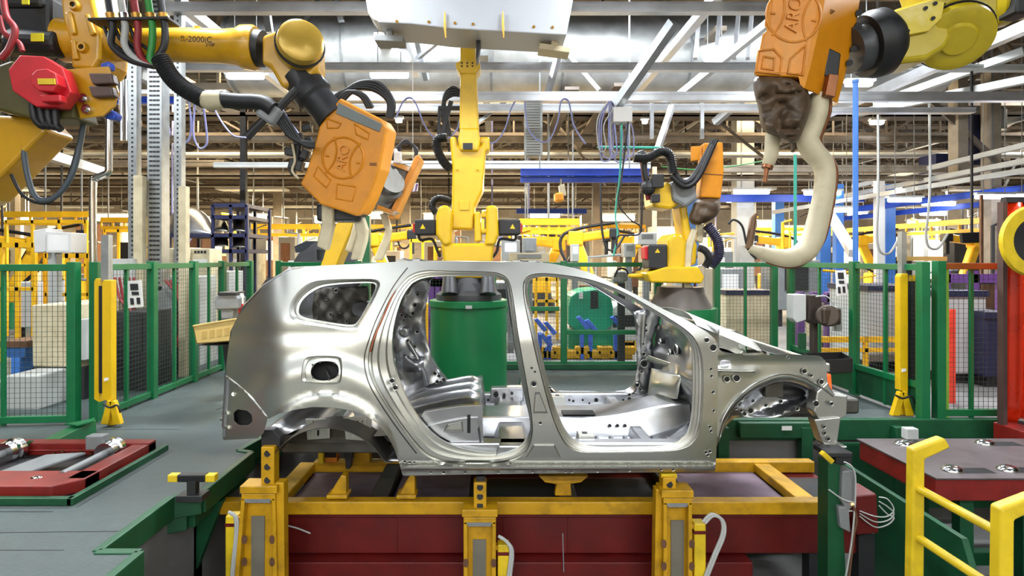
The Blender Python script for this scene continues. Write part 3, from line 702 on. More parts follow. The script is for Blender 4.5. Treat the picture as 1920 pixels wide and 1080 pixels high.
mb = MB()
for p in ([(121, 22), (131, 20), (141, 62), (131, 65)], [(156, 26), (165, 25), (178, 62), (168, 67)], [(131, 75), (140, 74), (146, 110), (134, 112)]): mb.pp(p, Y-.185, .03)
mb.build('casting_pad', m_yelo, eh, bevel=.012)
mb = MB()
for x, y, r in ((141, 11, 8), (157, 90, 8)): 
    mb.m = 0; mb.lathe(P(x, y, Y-.16), (0, -1, 0), [(0, r*k*1.3), (.03, r*k), (.03, r*k*.6)], 18, cap=False); mb.m = 1; mb.cyl(P(x, y, Y-.165), P(x, y, Y-.172), r*k*.6, None, 14)
mb.build('casting_bolt_hole', [m_yelo, m_hole], eh, smooth=40)
mb = MB(); mb.box(P(70, 45, Y+.05), (.46, .34, .30)); mb.box(P(60, 5, Y), (.40, .3, .20)); mb.cyl(P(20, 80, Y-.1), P(118, 84, Y-.1), .10, None, 18); mb.build('motor_block', m_black, R1, bevel=.03)
mb = MB(); mb.box(P(48, 2, Y-.20), (.05, .01, .05)); mb.box(P(70, 70, Y-.21), (.09, .01, .06)); mb.build('warning_sticker', mat('sticker_yellow', '#e6df20', .5), R1)
OCT = [(37, 103), (80, 105), (117, 128), (133, 173), (113, 200), (67, 200), (23, 170), (15, 130)]
mb = MB(); mb.pp(OCT, Y-.42, .10); oc = mb.build('motor_cover', m_redb, R1, bevel=.008)
mb = MB(); mb.pp([(68, 130), (86, 128), (104, 138), (108, 158), (98, 172), (72, 170), (58, 158), (58, 140)], Y-.50, .09); mb.pp([(73, 177), (112, 177), (113, 190), (76, 191)], Y-.48, .07); mb.build('terminal_box', m_redb, oc, bevel=.008)
mb = MB(); mb.pp([(70, 147), (102, 147), (103, 158), (71, 158)], Y-.512, .008); mb.build('rating_plate', m_yelk, oc)
mb = MB(); mb.pp([(-30, 130), (20, 112), (130, 180), (142, 222), (60, 222), (-30, 200)], Y-.30, .25); mb.build('motor_mount', mat('olive_casting', '#4c461f', .5, 0, .2, 6), R1, bevel=.02)
mb = MB(); mb.pp([(125, 130), (203, 124), (222, 173), (213, 200), (193, 217), (143, 223)], Y-.25, .02); cp_ = mb.build('connector_plate', m_yelo, R1, bevel=.004)
for y0 in (136, 160):
    mb = MB(); mb.pp([(164, y0), (208, y0+1), (213, y0+20), (172, y0+22)], Y-.31, .07); mb.build('connector', mat('brown_plug', '#5a4a44', .5, .2), cp_, bevel=.012)
mb = MB()
for x, y in ((160, 186), (166, 206)): mb.lathe(P(x, y, Y-.25), (0, -1, 0), [(0, .035), (.03, .035), (.03, .02), (.05, .018)], 14)
mb.build('plate_fitting', m_chrome, cp_, smooth=40)
mb = MB(); mb.pp([(188, 118), (203, 114), (204, 128), (187, 130)], Y-.2, .08); mb.pp([(193, 213), (206, 204), (218, 214), (214, 224), (196, 222)], Y-.2, .08); mb.build('valve_cap', m_blue, cp_, bevel=.012)
mb = MB(); mb.pp([(-160, 205), (63, 219), (88, 245), (63, 267), (-40, 372), (-160, 420)], Y-.12, .30); mb.build('lower_arm', m_yelo, R1, bevel=.03, seg=3)
mb = MB(); mb.bar(P(178, 44, Y-.22), P(326, 41, Y-.22), .16, .02); mb.build('hose_bracket', m_dark, R1, bevel=.004)
for i, (x, m) in enumerate(((232, m_lgrey), (256, m_cabR), (283, m_cabG), (306, m_dark), (208, m_dark))):
    hose('dress_hose', R1, m, 6.5, Y-.26, (x-10, -30), (x-3, 15), (x+3, 50), (x+2, 85), (x*.5+140, 112), (290, 124))
    mb = MB(); mb.cyl(P(x-1, 26, Y-.26), P(x+1, 38, Y-.26), .034, .03, 12); mb.build('hose_fitting', m_brass if i else m_chrome, R1, smooth=40)
for x in (195, 215, 225, 243): hose('dress_cable', R1, m_black, 3.5, Y-.23, (x, 50), (x+12, 75), (x+40, 98), (270, 112), (300, 118))
hose('corrugated_sleeve', R1, m_black, 17, Y-.28, (300, 108), (318, 140), (342, 164), (385, 188), ribs=True)
mb = MB(); mb.tube(pts(Y-.28, (383, 186), (395, 189), (418, 187)), [15*k, 18*k, 15*k], 18); mb.build('sleeve_clamp', m_cream, R1, smooth=50)
hose('hose_sleeve', R1, m_black, 15, Y-.28, (414, 187), (450, 190), (490, 192), (512, 205))
mb = MB(); mb.box(P(508, 213, Y-.22), (.14, .14, .14), R=Matrix.Rotation(.6, 3, 'Y')); mb.build('hose_clamp_block', m_grey, R1, bevel=.02)
hose('cable_boot', R1, m_black, 8, Y-.25, (463, 257), (492, 228), (520, 205), (557, 168))
for i in range(5): hose('gun_cable', R1, m_dark if i % 2 else m_black, 3.4, Y-.2, (512+i*4, 208), (528+i*5, 238), (552+i*4, 262+i*2), (590, 268+i*2))
hose('hanging_loom', R1, mat('loom_grey', '#48525a', .5), 5, Y-.1, (42, 262), (52, 330), (70, 372), (105, 368), (138, 320), (157, 232))
hose('hanging_cable', R1, m_black, 3, Y-.05, (20, 325), (45, 368), (90, 380), (125, 340), (150, 260))
for i in range(4): hose('motor_cable', R1, m_black, 7, Y-.34, (62+i*14, 195), (66+i*13, 222), (80+i*9, 236), (96+i*6, 228+i*5))
hose('side_hose', R1, m_cabR, 6, Y-.35, (5, -10), (12, 30), (28, 55), (18, 90), (2, 110)); hose('side_hose', R1, m_cabR, 5, Y-.33, (-2, 30), (8, 62), (35, 80), (42, 96))

# -- near left gun
Yg = 4.3
def gun(name, label, face, Y, ext, mface, loc):
    g = thing(name, label, 'welding gun', loc)
    mb = MB(); mb.pp(face, Y, ext); cov = mb.build('casing', mface, g, bevel=.018, seg=3)
    return g, cov
LF = [(637, 183), (715, 223), (726, 240), (712, 317), (690, 373), (675, 402), (667, 405), (600, 383), (562, 345), (573, 323), (592, 262), (598, 237)]
G1, cv = gun('spot_welding_gun', 'orange ARO spot welding gun above the car roof with a grey plate on its casing', LF, Yg, (.03, .26, .02), m_oran, P(640, 300, Yg))
gun_face(cv, Yg-.004, 643, 296, math.radians(77), .82, m_oran)
mb = MB()
for poly in ([(612, 222), (640, 232), (634, 240), (614, 240)], [(664, 232), (692, 250), (690, 262), (668, 252)], [(596, 312), (620, 338), (612, 352), (588, 330)], [(632, 345), (668, 350), (660, 378), (630, 372)]): frame_rib(mb, Yg-.002, poly, 1.6)
mb.build('casing_rib', m_oran, cv, smooth=60)
mb = MB(); mb.pp([(634, 192), (716, 232), (711, 247), (630, 213)], Yg-.012, .02); mb.build('grey_plate', mat('plate_slate', '#6f7674', .6), cv, bevel=.003)
mb = MB(); mb.pp([(693, 305), (706, 305), (706, 311), (693, 310)], Yg-.006, .012); mb.build('casing_slot', mat('slot_brown', '#7a4a10', .6), cv)
mb = MB(); mb.box(P(640, 400, Yg+.22), (.34, .2, .14)); mb.box(P(672, 392, Yg+.16), (.12, .16, .12)); mb.build('gun_body', m_dark, G1, bevel=.02)
def strip(name, par, m, Y, left, right, th, bev=.015):
    """flat welding arm with left and right outlines in the picture plane, thickness th"""
    mb = MB(); mb.pp(list(left)+list(right)[::-1], Y-th/2, th); return mb.build(name, m, par, bevel=bev, seg=3)
strip('upper_electrode_arm', G1, m_cream, Yg+.12, [(602, 380), (602, 420), (594, 456), (593, 462)], [(624, 384), (623, 424), (615, 458), (611, 470)], .10)
mb = MB(); mb.cyl(P(602, 468, Yg+.12), P(600, 488, Yg+.12), .035, .022, 14); mb.build('electrode_holder', m_dark, G1, smooth=40)
strip('lower_electrode_arm', G1, m_cream, Yg+.22, [(660, 400), (668, 440), (656, 487)], [(678, 400), (688, 430), (686, 450), (675, 487)], .10)
for i in range(4): hose('gun_hose', G1, m_black, 4.5, Yg+.12, (608+i*4, 222), (625+i*4, 185), (660+i*3, 166-i*3), (700+i*3, 168-i*4), (728+i*3, 190), (727+i*2, 222))
for i in range(3): hose('gun_hose', G1, m_black, 4, Yg+.1, (632+i*6, 188), (652+i*5, 172), (676+i*4, 180), (690+i*4, 202))
mb = MB()
for x, y, s in ((575, 240, .05), (560, 262, .07), (545, 285, .06), (556, 310, .08), (540, 250, .04), (572, 290, .06), (548, 322, .04), (580, 265, .05)): mb.box(P(x, y, Yg+.1), (s*1.3, s, s), R=Matrix.Rotation(x*.3, 3, 'Y'))
mb.tube(pts(Yg+.1, (540, 245), (560, 262), (556, 310), (575, 290)), .03, 8); mb.build('gun_valve_pack', m_dark, G1, bevel=.01)
hose('gun_air_line', G1, m_cream, 2.5, Yg+.05, (548, 270), (553, 300), (548, 320), (560, 335))

# -- robot and gun behind it
Yb = 5.75
R2 = thing('welding_robot', 'yellow robot arm standing behind the car roof below the grey plated ARO gun', 'robot', P(625, 760, Yb))
strip('lower_arm', R2, m_yel, Yb, [(642, 396), (618, 446), (600, 500), (596, 540)], [(672, 396), (655, 440), (630, 500), (626, 545)], .26)
mb = MB(); mb.box(P(612, 620, Yb), (.5, .5, .62)); mb.build('turret', m_yel, R2, bevel=.05); mb = MB(); mb.lathe(P(612, 760, Yb)*1, (0, 0, 1), [(0, .34), (.5, .34)], 28); mb.build('riser', m_greenp, R2, smooth=40)
G2 = thing('spot_welding_gun', 'open sided grey and orange welding gun beside the grey plated gun', 'welding gun', P(745, 330, 5.0))
Y2 = 5.0; k2 = Y2/F
mb = MB(); mb.pp([(778, 292), (786, 290), (789, 296), (739, 408), (727, 410), (731, 398)], Y2-.02, .25); mb.build('cover_plate', m_oran2, G2, bevel=.008)
mb = MB(); mb.pp([(720, 300), (766, 316), (748, 366), (724, 396), (702, 384), (706, 352)], Y2, .2); mb.build('gun_body', m_grey, G2, bevel=.015)
mb = MB(); mb.lathe(P(716, 352, Y2-.03), V((.5, -.5, .3)), [(0, 34*k2), (.1, 34*k2), (.11, 28*k2), (.16, 28*k2)], 28); mb.build('transformer_drum', m_steel_dk, G2, smooth=40)
mb = MB(); mb.pp([(738, 300), (770, 312), (766, 322), (734, 310)], Y2-.05, .2); mb.pp([(744, 330), (756, 334), (748, 352), (736, 348)], Y2-.05, .1); mb.pp([(708, 382), (744, 396), (738, 404), (704, 392)], Y2-.06, .16); mb.build('gun_frame', m_chrome, G2, bevel=.006)
strip('electrode_arm', G2, m_cream, Y2+.1, [(710, 400), (722, 432), (715, 452), (699, 488)], [(725, 400), (733, 430), (728, 455), (715, 488)], .09)
strip('electrode_arm', G2, m_cream, Y2+.3, [(664, 410), (657, 440), (646, 470)], [(676, 420), (668, 445), (658, 474)], .09)
for i in range(5): hose('gun_cable', G2, m_dark, 2.3, Y2, (735+i*3, 300), (745+i*2, 276-i*2), (765, 268-i), (782-i, 280), (778, 298))
mb = MB(); mb.cyl(P(752, 305, Y2-.06), P(740, 280, Y2-.06), .02, None, 10); mb.box(P(746, 296, Y2-.06), (.06, .06, .10)); mb.build('valve', m_white, G2, bevel=.006)

# -- centre handling robot
Yc = 6.3; k = Yc/F
R3 = thing('handling_robot', 'tall yellow robot standing behind the car on the round green pedestal', 'robot', P(878, 562, Yc))
PD = MB(); PD.lathe((P(879, 600, Yc).x, Yc, 0), (0, 0, 1), [(0, .44), (.02, .42), (.98, .42), (.985, .435), (1.045, .435), (1.05, .41), (1.05, .001)], 48, cap=False)
pdo = PD.build('robot_pedestal', m_greenp, None, smooth=40); tag(pdo, 'round dark green steel pedestal seen through the rear door opening', 'pedestal')
mb = MB(); mb.pp([(879-6, 573), (879+6, 573), (879+6, 579), (879-6, 579)], Yc-.45, .01); mb.build('maker_plate', m_lgrey, pdo)
mb = MB(); mb.box(P(879, 548, Yc), (.52, .52, .22)); mb.lathe(P(879, 556, Yc), (0, 0, 1), [(-.03, .36), (.03, .36), (.08, .28), (.22, .25)], 32); 
for s in (-1, 1): mb.cyl(P(879+s*36, 552, Yc-.32), P(879+s*36, 520, Yc-.26), .09, .07, 16)
mb.build('base', mat('iron_grey', '#4a4b4d', .4, .4, .15, 7), R3, smooth=35)
mb = MB(); mb.pp([(826, 456), (927, 456), (922, 498), (915, 522), (842, 522), (832, 498)], Yc-.26, .52); mb.build('turret', m_yel, R3, bevel=.035, seg=3)
for pl in ([(817, 405), (822, 388), (832, 384), (842, 386), (848, 400), (846, 458), (832, 462), (817, 440)], [(911, 386), (928, 384), (933, 390), (935, 440), (928, 460), (908, 460), (911, 440)]):
    mb = MB(); mb.pp(pl, Yc-.28, .50); mb.build('fork_cheek', m_yel, R3, bevel=.03, seg=3)
mb = MB(); mb.pp([(889, 398), (900, 396), (903, 452), (890, 454)], Yc-.24, .42); mb.pp([(902, 398), (914, 398), (914, 408), (902, 408)], Yc-.24, .3); mb.pp([(902, 428), (914, 428), (914, 438), (902, 438)], Yc-.24, .3); mb.build('link_gear', m_yel, R3, bevel=.015)
mb = MB(); mb.pp([(843, 256), (854, 255), (859, 273), (868, 278), (890, 278), (901, 273), (907, 260), (911, 276), (905, 356), (890, 387), (887, 431), (846, 429), (848, 314), (844, 273)], Yc-.20, .34); la = mb.build('lower_arm', m_yel, R3, bevel=.025, seg=3)
mb = MB(); mb.pp([(861, 377), (880, 377), (880, 394), (861, 394)], Yc-.21, .03)
for x, y in ((857, 318), (895, 318)): mb.cyl(P(x, y, Yc-.2), P(x, y, Yc-.22), .012, None, 10)
mb.build('arm_pad', m_yel, la, bevel=.004)
mb = MB(); mb.pp([(899, 256), (918, 256), (918, 280), (911, 284), (899, 282)], Yc-.16, .24); mb.build('elbow_motor', m_yel, R3, bevel=.02)
mb = MB(); mb.pp([(858, 262), (863, 240), (896, 240), (901, 262), (897, 283), (862, 283)], Yc-.24, .30); mb.pp([(861, 244), (863, 134), (893, 134), (898, 244)], Yc-.24, .26); mb.pp([(863, 30), (891, 30), (892, 113), (901, 117), (900, 127), (892, 138), (863, 138), (855, 127), (853, 117), (863, 113)], Yc-.26, .26)
ua = mb.build('upper_arm', m_yel, R3, bevel=.022, seg=3)
mb = MB()
for i in range(6): mb.cyl(P(866+(i % 3)*10, 118+6*(i//3), Yc-.26), P(866+(i % 3)*10, 118+6*(i//3), Yc-.272), .010, None, 8)
mb.pp([(868, 268), (886, 268), (886, 280), (868, 280)], Yc-.26, .03); mb.build('arm_bolts', m_dark, ua)
for s, x0, x1 in ((0, 777, 818), (1, 934, 976)):
    mb = MB(); mb.pp([(x0, 411), (x1, 411), (x1, 440), (x0, 441)], Yc-.20, .26); mo = mb.build('axis_motor', m_dark, R3, bevel=.02, seg=3)
    xe = x0 if s == 0 else x1
    mb = MB(); mb.pp([(xe-3, 418), (xe+3, 418), (xe+3, 436), (xe-3, 436)], Yc-.14, .14); mb.build('motor_plug', m_redb, mo, bevel=.008)
    xm = (x0+x1)/2-5 if s == 0 else (x0+x1)/2+6
    mb = MB(); mb.pp([(xm-5, 429), (xm, 420), (xm+5, 429)], Yc-.205, .006); mb.build('warning_triangle', m_yelk, mo)
    hose('motor_cable', R3, m_black, 2.6, Yc-.15, (xe+(8 if s == 0 else -8), 440), (xe+(12 if s == 0 else -12), 450), (x1-8 if s == 0 else x0+4, 449), (x1+2 if s == 0 else x0-2, 470), (x1+8 if s == 0 else x0-10, 482))
hose('arm_hose', R3, m_black, 9, Yc-.1, (838, 258), (820, 262), (822, 285), (833, 305), (846, 318), ribs=True)
hose('arm_hose', R3, m_black, 7, Yc+.05, (848, 378), (822, 372), (810, 385), (818, 400), ribs=True)
for i in range(4): hose('arm_cable', R3, m_black, 3, Yc, (862, 170+i*3), (848, 164+i*5), (834, 178+i*4), (830+i*2, 210), (836+i*3, 255))
mb = MB(); mb.bar(P(822, 203, Yc), P(862, 203, Yc), .04); mb.bar(P(824, 203, Yc), P(822, 262, Yc), .03); mb.bar(P(846, 190, Yc), P(826, 262, Yc), .045); mb.build('hose_support', m_black, R3)
# tool plate carried overhead
Yt = 5.9
TL = thing('gripper_cover', 'white sheet metal tool box held overhead at the top centre of the picture', 'tool cover', P(890, 50, Yt))
mb = MB(); mb.pp([(709, -60), (709, 42), (772, 45), (838, 53), (1062, 66), (1067, 40), (1086, -60)], Yt-.45, .5); mb.build('housing', mat('cover_white', '#a9adb3', .4, .15, .03, 3), TL, bevel=.012)
mb = MB()
for x, y in ((804, 41), (853, 43), (887, 45), (1001, 50), (1036, 51), (744, 40)): mb.cyl(P(x, y, Yt-.45), P(x, y, Yt-.46), .014, None, 12)
mb.build('cover_bolt', m_brass, TL)
for x in (834, 943):
    mb = MB(); mb.tube(pts(Yt-.47, (x, 22), (x, 48), (x+1.5, 71)), [.006, .013, .007], 8); mb.build('locating_pin', m_brass, TL, smooth=50)
mb = MB(); mb.pp([(684, -10), (709, -10), (709, 40), (700, 36), (690, 24)], Yt-.3, .3); mb.build('side_flange', m_white, TL, bevel=.01)
mb = MB(); mb.pp([(702, 64), (756, 66), (756, 78), (702, 76)], Yt-.3, .2); mb.pp([(725, 50), (735, 50), (735, 66), (725, 66)], Yt-.3, .1); mb.build('gripper_pad', m_grey, TL, bevel=.008)
mb = MB(); mb.pp([(1012, 80), (1070, 88), (1068, 99), (1010, 91)], Yt-.3, .2); mb.pp([(1034, 62), (1046, 62), (1046, 84), (1034, 84)], Yt-.3, .1); mb.build('gripper_pad', m_cream, TL, bevel=.008)
mb = MB(); mb.pp([(893, 62), (903, 62), (897, 105), (892, 112)], Yt-.2, .2); mb.build('support_web', m_dark, TL)

# -- far right robot
Yr = 7.15; k = Yr/F
R4 = thing('welding_robot', 'small looking yellow robot behind the windscreen pillar with black motor and red plug', 'robot', P(1275, 577, Yr))
mb = MB(); mb.lathe(P(1282, 612, Yr-.0), (0, 0, 1), [(-.628, .38), (.18, .40), (.24, .40)], 32); mb.build('riser', m_greenp, R4, smooth=40)
mb = MB(); mb.lathe(P(1275, 578, Yr), (0, 0, 1), [(0, .40), (.03, .38), (.2, .29), (.27, .28)], 32); mb.build('base', mat('iron_brown', '#4d453f', .5, .3, .15, 7), R4, smooth=40)
mb = MB(); mb.pp([(1212, 512), (1250, 500), (1310, 500), (1322, 520), (1316, 532), (1220, 530)], Yr-.34, .6); mb.pp([(1180, 514), (1222, 512), (1222, 522), (1180, 521)], Yr-.1, .12); mb.build('turret', m_yel, R4, bevel=.03, seg=3)
mb = MB(); mb.pp([(1250, 508), (1252, 450), (1262, 438), (1280, 438), (1288, 455), (1286, 500), (1262, 515)], Yr-.26, .5); mb.build('fork', m_yel, R4, bevel=.04, seg=3)
mb = MB(); mb.pp([(1272, 372), (1286, 374), (1296, 430), (1308, 460), (1306, 495), (1290, 500), (1284, 455)], Yr-.2, .34); mb.build('lower_arm', m_yel, R4, bevel=.03, seg=3)
mb = MB(); mb.pp([(1217, 458), (1252, 458), (1252, 506), (1217, 504)], Yr-.32, .34); mo = mb.build('axis_motor', m_dark, R4, bevel=.02)
mb = MB(); mb.pp([(1209, 462), (1218, 461), (1218, 487), (1210, 486)], Yr-.26, .2); mb.build('motor_plug', m_redb, mo, bevel=.01)
mb = MB(); mb.pp([(1228, 474), (1233, 466), (1238, 474)], Yr-.325, .006); mb.build('warning_triangle', m_yelk, mo)
mb = MB(); mb.pp([(1222, 348), (1250, 340), (1272, 350), (1274, 384), (1258, 392), (1224, 388)], Yr-.3, .4); mb.build('forearm', m_yel, R4, bevel=.03)
mb = MB(); mb.pp([(1258, 340), (1300, 330), (1310, 372), (1286, 390), (1262, 376)], Yr-.35, .4); mb.build('wrist', m_grey, R4, bevel=.04)
hose('dress_hose', R4, m_black, 9, Yr-.4, (1188, 296), (1215, 296), (1240, 284), (1256, 292), (1262, 325), ribs=True)
hose('dress_hose', R4, m_black, 6, Yr-.35, (1190, 296), (1206, 288), (1208, 320), (1214, 345)); hose('dress_hose', R4, m_cabR, 5, Yr-.3, (1204, 300), (1208, 330), (1216, 375)); hose('dress_hose', R4, m_dark, 6, Yr-.38, (1262, 318), (1280, 342), (1302, 330), (1330, 280))
hose('dress_hose', R4, m_black, 5, Yr-.42, (1258, 330), (1284, 350), (1310, 332), (1338, 272)); hose('corrugated_hose', R4, mat('loom_navy', '#26223a', .5), 10, Yr-.2, (1326, 422), (1345, 450), (1347, 478), (1332, 498), ribs=True)
mb = MB(); mb.sphere(P(1215, 352, Yr-.36), .09, 14); mb.box(P(1232, 340, Yr-.4), (.14, .1, .16)); mb.box(P(1228, 372, Yr-.38), (.10, .1, .1)); mb.build('valve_block', m_dark, R4, bevel=.01)
hose('corrugated_hose', R4, m_dark, 7, Yr-.3, (1310, 465), (1322, 470), (1330, 485), (1322, 500), ribs=True)
G4 = thing('spot_welding_gun', 'orange spot welding gun with brown leather cover above the windscreen pillar', 'welding gun', P(1330, 330, 6.9))
Yq = 6.9
mb = MB(); mb.pp([(1318, 268), (1356, 266), (1358, 320), (1352, 372), (1312, 370), (1316, 318)], Yq, (.02, .22, 0)); cv = mb.build('casing', m_oran, G4, bevel=.02)
mb = MB(); mb.pp([(1318, 325), (1355, 327), (1355, 329), (1318, 327)], Yq-.004, .01); mb.build('casing_slot', mat('slot_brown', '#7a4a10', .6), cv)
mb = MB(); mb.pp([(1297, 274), (1313, 274), (1312, 300), (1297, 302)], Yq+.02, .05); mb.build('cover_plate', m_oran, G4, bevel=.01)
for i in range(3): hose('gun_hose', G4, m_black, 3.5, Yq-.08, (1272+i*4, 340), (1296+i*3, 338), (1318+i*4, 300), (1336+i*4, 262))
def pouch(name, par, m, outline, Y, th, fold=.03, seed=0):
    o = resample(chaikin(outline, 2), 80); p2, t2 = fill(o, [], 4.0)
    def f(x, y, s): 
        e = min(1, edge_dist((x, y), o)/12.0); w = th*math.sqrt(max(0, 1-(1-e)**2))
        nz = noise.noise((x*.022+seed, y*.03, .3)); q_ = y*.10+4.5*nz+.6*math.sin(x*.03+seed); w += fold*e*(abs(math.sin(q_))*1.9-1+1.6*noise.noise((x*.05, y*.06, seed+2.0))); return P(x, y, Y-s*w)
    mb = MB()
    for s in (1, -1): mb.add([f(x, y, s) for x, y in p2], t2)
    return mb.build(name, m, par, smooth=70)
pouch('leather_cover', G4, m_leather, [(1304, 372), (1352, 370), (1350, 400), (1330, 416), (1300, 424), (1290, 410), (1296, 395)], Yq+.05, .14, .02)
strip('electrode_arm', G4, m_cream, Yq+.05, [(1298, 428), (1286, 460), (1282, 535), (1284, 545)], [(1309, 430), (1299, 465), (1294, 530), (1302, 540)], .08)
strip('electrode_arm', G4, m_cream, Yq+.12, [(1308, 420), (1306, 452)], [(1322, 420), (1318, 456)], .07)
mb = MB(); mb.cyl(P(1303, 538, Yq+.05), P(1304, 500, Yq+.05), .015, .012, 10); mb.build('electrode_tip', m_copper, G4, smooth=40)

# -- near right gun and its robot
Yn = 3.45; k = Yn/F
RF = [(1478, -150), (1445, 0), (1434, 33), (1432, 48), (1438, 56), (1429, 63), (1412, 141), (1496, 144), (1500, 163), (1508, 166), (1520, 122), (1543, 22), (1570, -150)]
G5, cv = gun('spot_welding_gun', 'large worn orange ARO welding gun at upper right with long cream C-shaped arm', RF, Yn, (.36, .26, -.02), m_oran, P(1500, 60, Yn))
ux, uz = gun_face(cv, Yn-.004, 1488, 28, math.radians(80), 1.08, m_oran2)
mb = MB(); mb.pp([(1449, -4), (1536, -4), (1514, 122), (1500, 138), (1418, 134), (1434, 66), (1444, 55)], Yn-.003, .006); mb.build('worn_face', m_oran2, cv, bevel=.002)
mb = MB()
for poly in ([(1422, 95), (1450, 92), (1466, 108), (1462, 139), (1417, 134)], [(1432, 106), (1452, 109), (1450, 131), (1428, 128)], [(1482, 110), (1511, 84), (1505, 141), (1477, 137)]): frame_rib(mb, Yn-.006, poly, 2.2)
mb.build('casing_rib', m_oran2, cv, smooth=60)
def sideP(x, y): return P(x, y, Yn)
mb = MB(); mb.pp([(1553, 88), (1578, 100), (1572, 150), (1546, 142)], Yn+.10, .02); mb.build('side_opening', m_black, cv, bevel=.01)
mb = MB(); mb.pp([(1556, 138), (1574, 140), (1566, 182), (1548, 178)], Yn+.06, .05); mb.build('guard_plate', m_copper, cv, bevel=.004)
mb = MB(); mb.pp([(1541, 20), (1556, 14), (1568, 20), (1556, 28)], Yn+.05, .03); mb.build('casing_slot', mat('slot_brown', '#7a4a10', .6), cv, bevel=.008)
mb = MB()
for x, y in ((1606, 24), (1605, 48), (1596, 92), (1588, 118)): mb.cyl(P(x, y, Yn+.28), P(x+5, y, Yn+.22), .02, None, 12)
mb.build('casing_bolt', m_dark, cv, smooth=40)
pouch('leather_cover', G5, m_leather, [(1410, 142), (1455, 140), (1497, 147), (1524, 182), (1512, 232), (1492, 276), (1462, 258), (1426, 246), (1423, 205), (1414, 178)], Yn+.10, .15, .022, 1)
CA = [(1536, 176, 16), (1534, 210, 17), (1522, 242, 18), (1514, 262, 20), (1524, 284, 20), (1540, 302, 19), (1547, 326, 18), (1543, 370, 18), (1532, 420, 19), (1522, 452, 20), (1506, 474, 20), (1480, 484, 18), (1450, 481, 15), (1424, 473, 12), (1404, 465, 7)]
cl = cr_spline([P(x, y, Yn+.16) for x, y, r in CA], 6); rr_ = []
for i in range(len(cl)):
    t = i/6; j = min(int(t), len(CA)-2); rr_.append((CA[j][2]+(CA[j+1][2]-CA[j][2])*(t-j))*(Yn+.16)/F)
mb = MB(); mb.tube(cl, rr_, 16); mb.build('lower_electrode_arm', m_cream, G5, smooth=60)
mb = MB(); mb.tube([p+V((.018*math.cos(i*.02), -.0, 0))+V((rr_[i]*.95 if i < 58 else 0, 0, -rr_[i]*.95 if i >= 58 else 0)) for i, p in enumerate(cl[:76])], .012, 6); mb.build('arm_copper_edge', m_copper, G5, smooth=60)
mb = MB(); mb.tube([P(1403, 466, Yn+.16), P(1408, 440, Yn+.16), P(1412, 410, Yn+.16), P(1418, 400, Yn+.16)], [.022, .024, .02, .006], 12); mb.build('lower_electrode', mat('brown_shank', '#6e5238', .5, .3), G5, smooth=60)
hose('electrode_water_hose', G5, m_dark, 2.2, Yn+.16, (1418, 486), (1402, 466), (1392, 425), (1376, 412), (1366, 420))
mb = MB(); mb.tube([P(1450, 250, Yn+.12), P(1446, 290, Yn+.12), P(1441, 306, Yn+.12), P(1440, 312, Yn+.12)], [.046, .042, .036, .03], 16); mb.build('upper_electrode_shank', m_cream, G5, smooth=50)
mb = MB(); mb.cyl(P(1440, 310, Yn+.12), P(1438, 316, Yn+.12), .034, None, 14); mb.cyl(P(1438, 314, Yn+.12), P(1434, 342, Yn+.12), .016, .012, 12); mb.build('upper_electrode_tip', m_copper, G5, smooth=40)
mb = MB(); mb.tube(pts(Yn+.2, (1488, 240), (1494, 258), (1486, 285)), [.03, .035, .01], 10); mb.build('cover_strap', m_leather, G5, smooth=60)
Yw = 3.75; k = Yw/F
R5 = thing('welding_robot', 'yellow robot wrist and forearm at upper right corner holding the large worn gun', 'robot', P(1990, 60, Yw))
mb = MB(); a = P(1590, 96, Yw); b = P(1660, 78, Yw+.02); mb.lathe(a, b-a, [(0, 42*k), (.6, 46*k), (.7, 52*k), (1, 52*k)], 32, rel=True); mb.build('tool_changer', mat('iron_grey', '#4a4b4d', .4, .4, .15, 7), R5, smooth=40)
mb = MB(); a = P(1618, 88, Yw); b = P(1668, 76, Yw); mb.lathe(a, b-a, [(0, 56*k), (.35, 62*k), (.7, 62*k), (1, 50*k)], 36, rel=True); mb.build('tool_flange', m_black, R5, smooth=40)
mb = MB(); mb.pp([(1646, 72), (1656, 28), (1690, 12), (1760, -8), (1790, 0), (1800, 40), (1776, 90), (1740, 112), (1686, 118), (1660, 96)], Yw-.14, .3); wh = mb.build('wrist_housing', m_yelv, R5, bevel=.035, seg=3)
mb = MB(); mb.pp([(1652, 66), (1660, 28), (1700, 14), (1752, -2), (1772, 4), (1766, 34), (1742, 58), (1700, 66)], Yw-.17, .04); wp = mb.build('wrist_cover_plate', m_yel2, R5, bevel=.006)
mb = MB()
for x, y in ((1667, 32), (1736, 15), (1750, 34), (1702, 58), (1678, 64), (1664, 60), (1754, 6), (1668, 58)): mb.cyl(P(x, y, Yw-.17), P(x, y, Yw-.185), .012, None, 10)
mb.build('cover_bolt', m_dark, wp)
mb = MB(); c = P(1788, 66, Yw-.06); d = V((-.25, -.72, -.62)).normalized()
mb.lathe(c-d*.12, d, [(0, 60*k), (.12, 62*k), (.13, 58*k), (.14, 58*k), (.145, 60*k), (.19, 58*k), (.21, 46*k), (.20, 30*k), (.22, 26*k), (.22, .001)], 40, cap=False); mb.build('wrist_disc', m_yelv, R5, smooth=40)
mb = MB(); mb.lathe(c+d*.005, d, [(0, 62.5*k), (.012, 62.5*k)], 40); mb.build('disc_seal', m_black, R5, smooth=40)
mb = MB(); mb.pp([(1740, -60), (1800, -40), (1872, -20), (1872, 34), (1840, 46), (1800, 44), (1770, 30)], Yw-.14, .3); a = P(1850, 12, Yw+.02); b = P(2080, -40, Yw+.05); mb.lathe(a, b-a, [(0, 44*k), (.12, 44*k), (.14, 38*k), (1, 40*k)], 30, rel=True); mb.build('forearm', m_yelv, R5, bevel=.02)
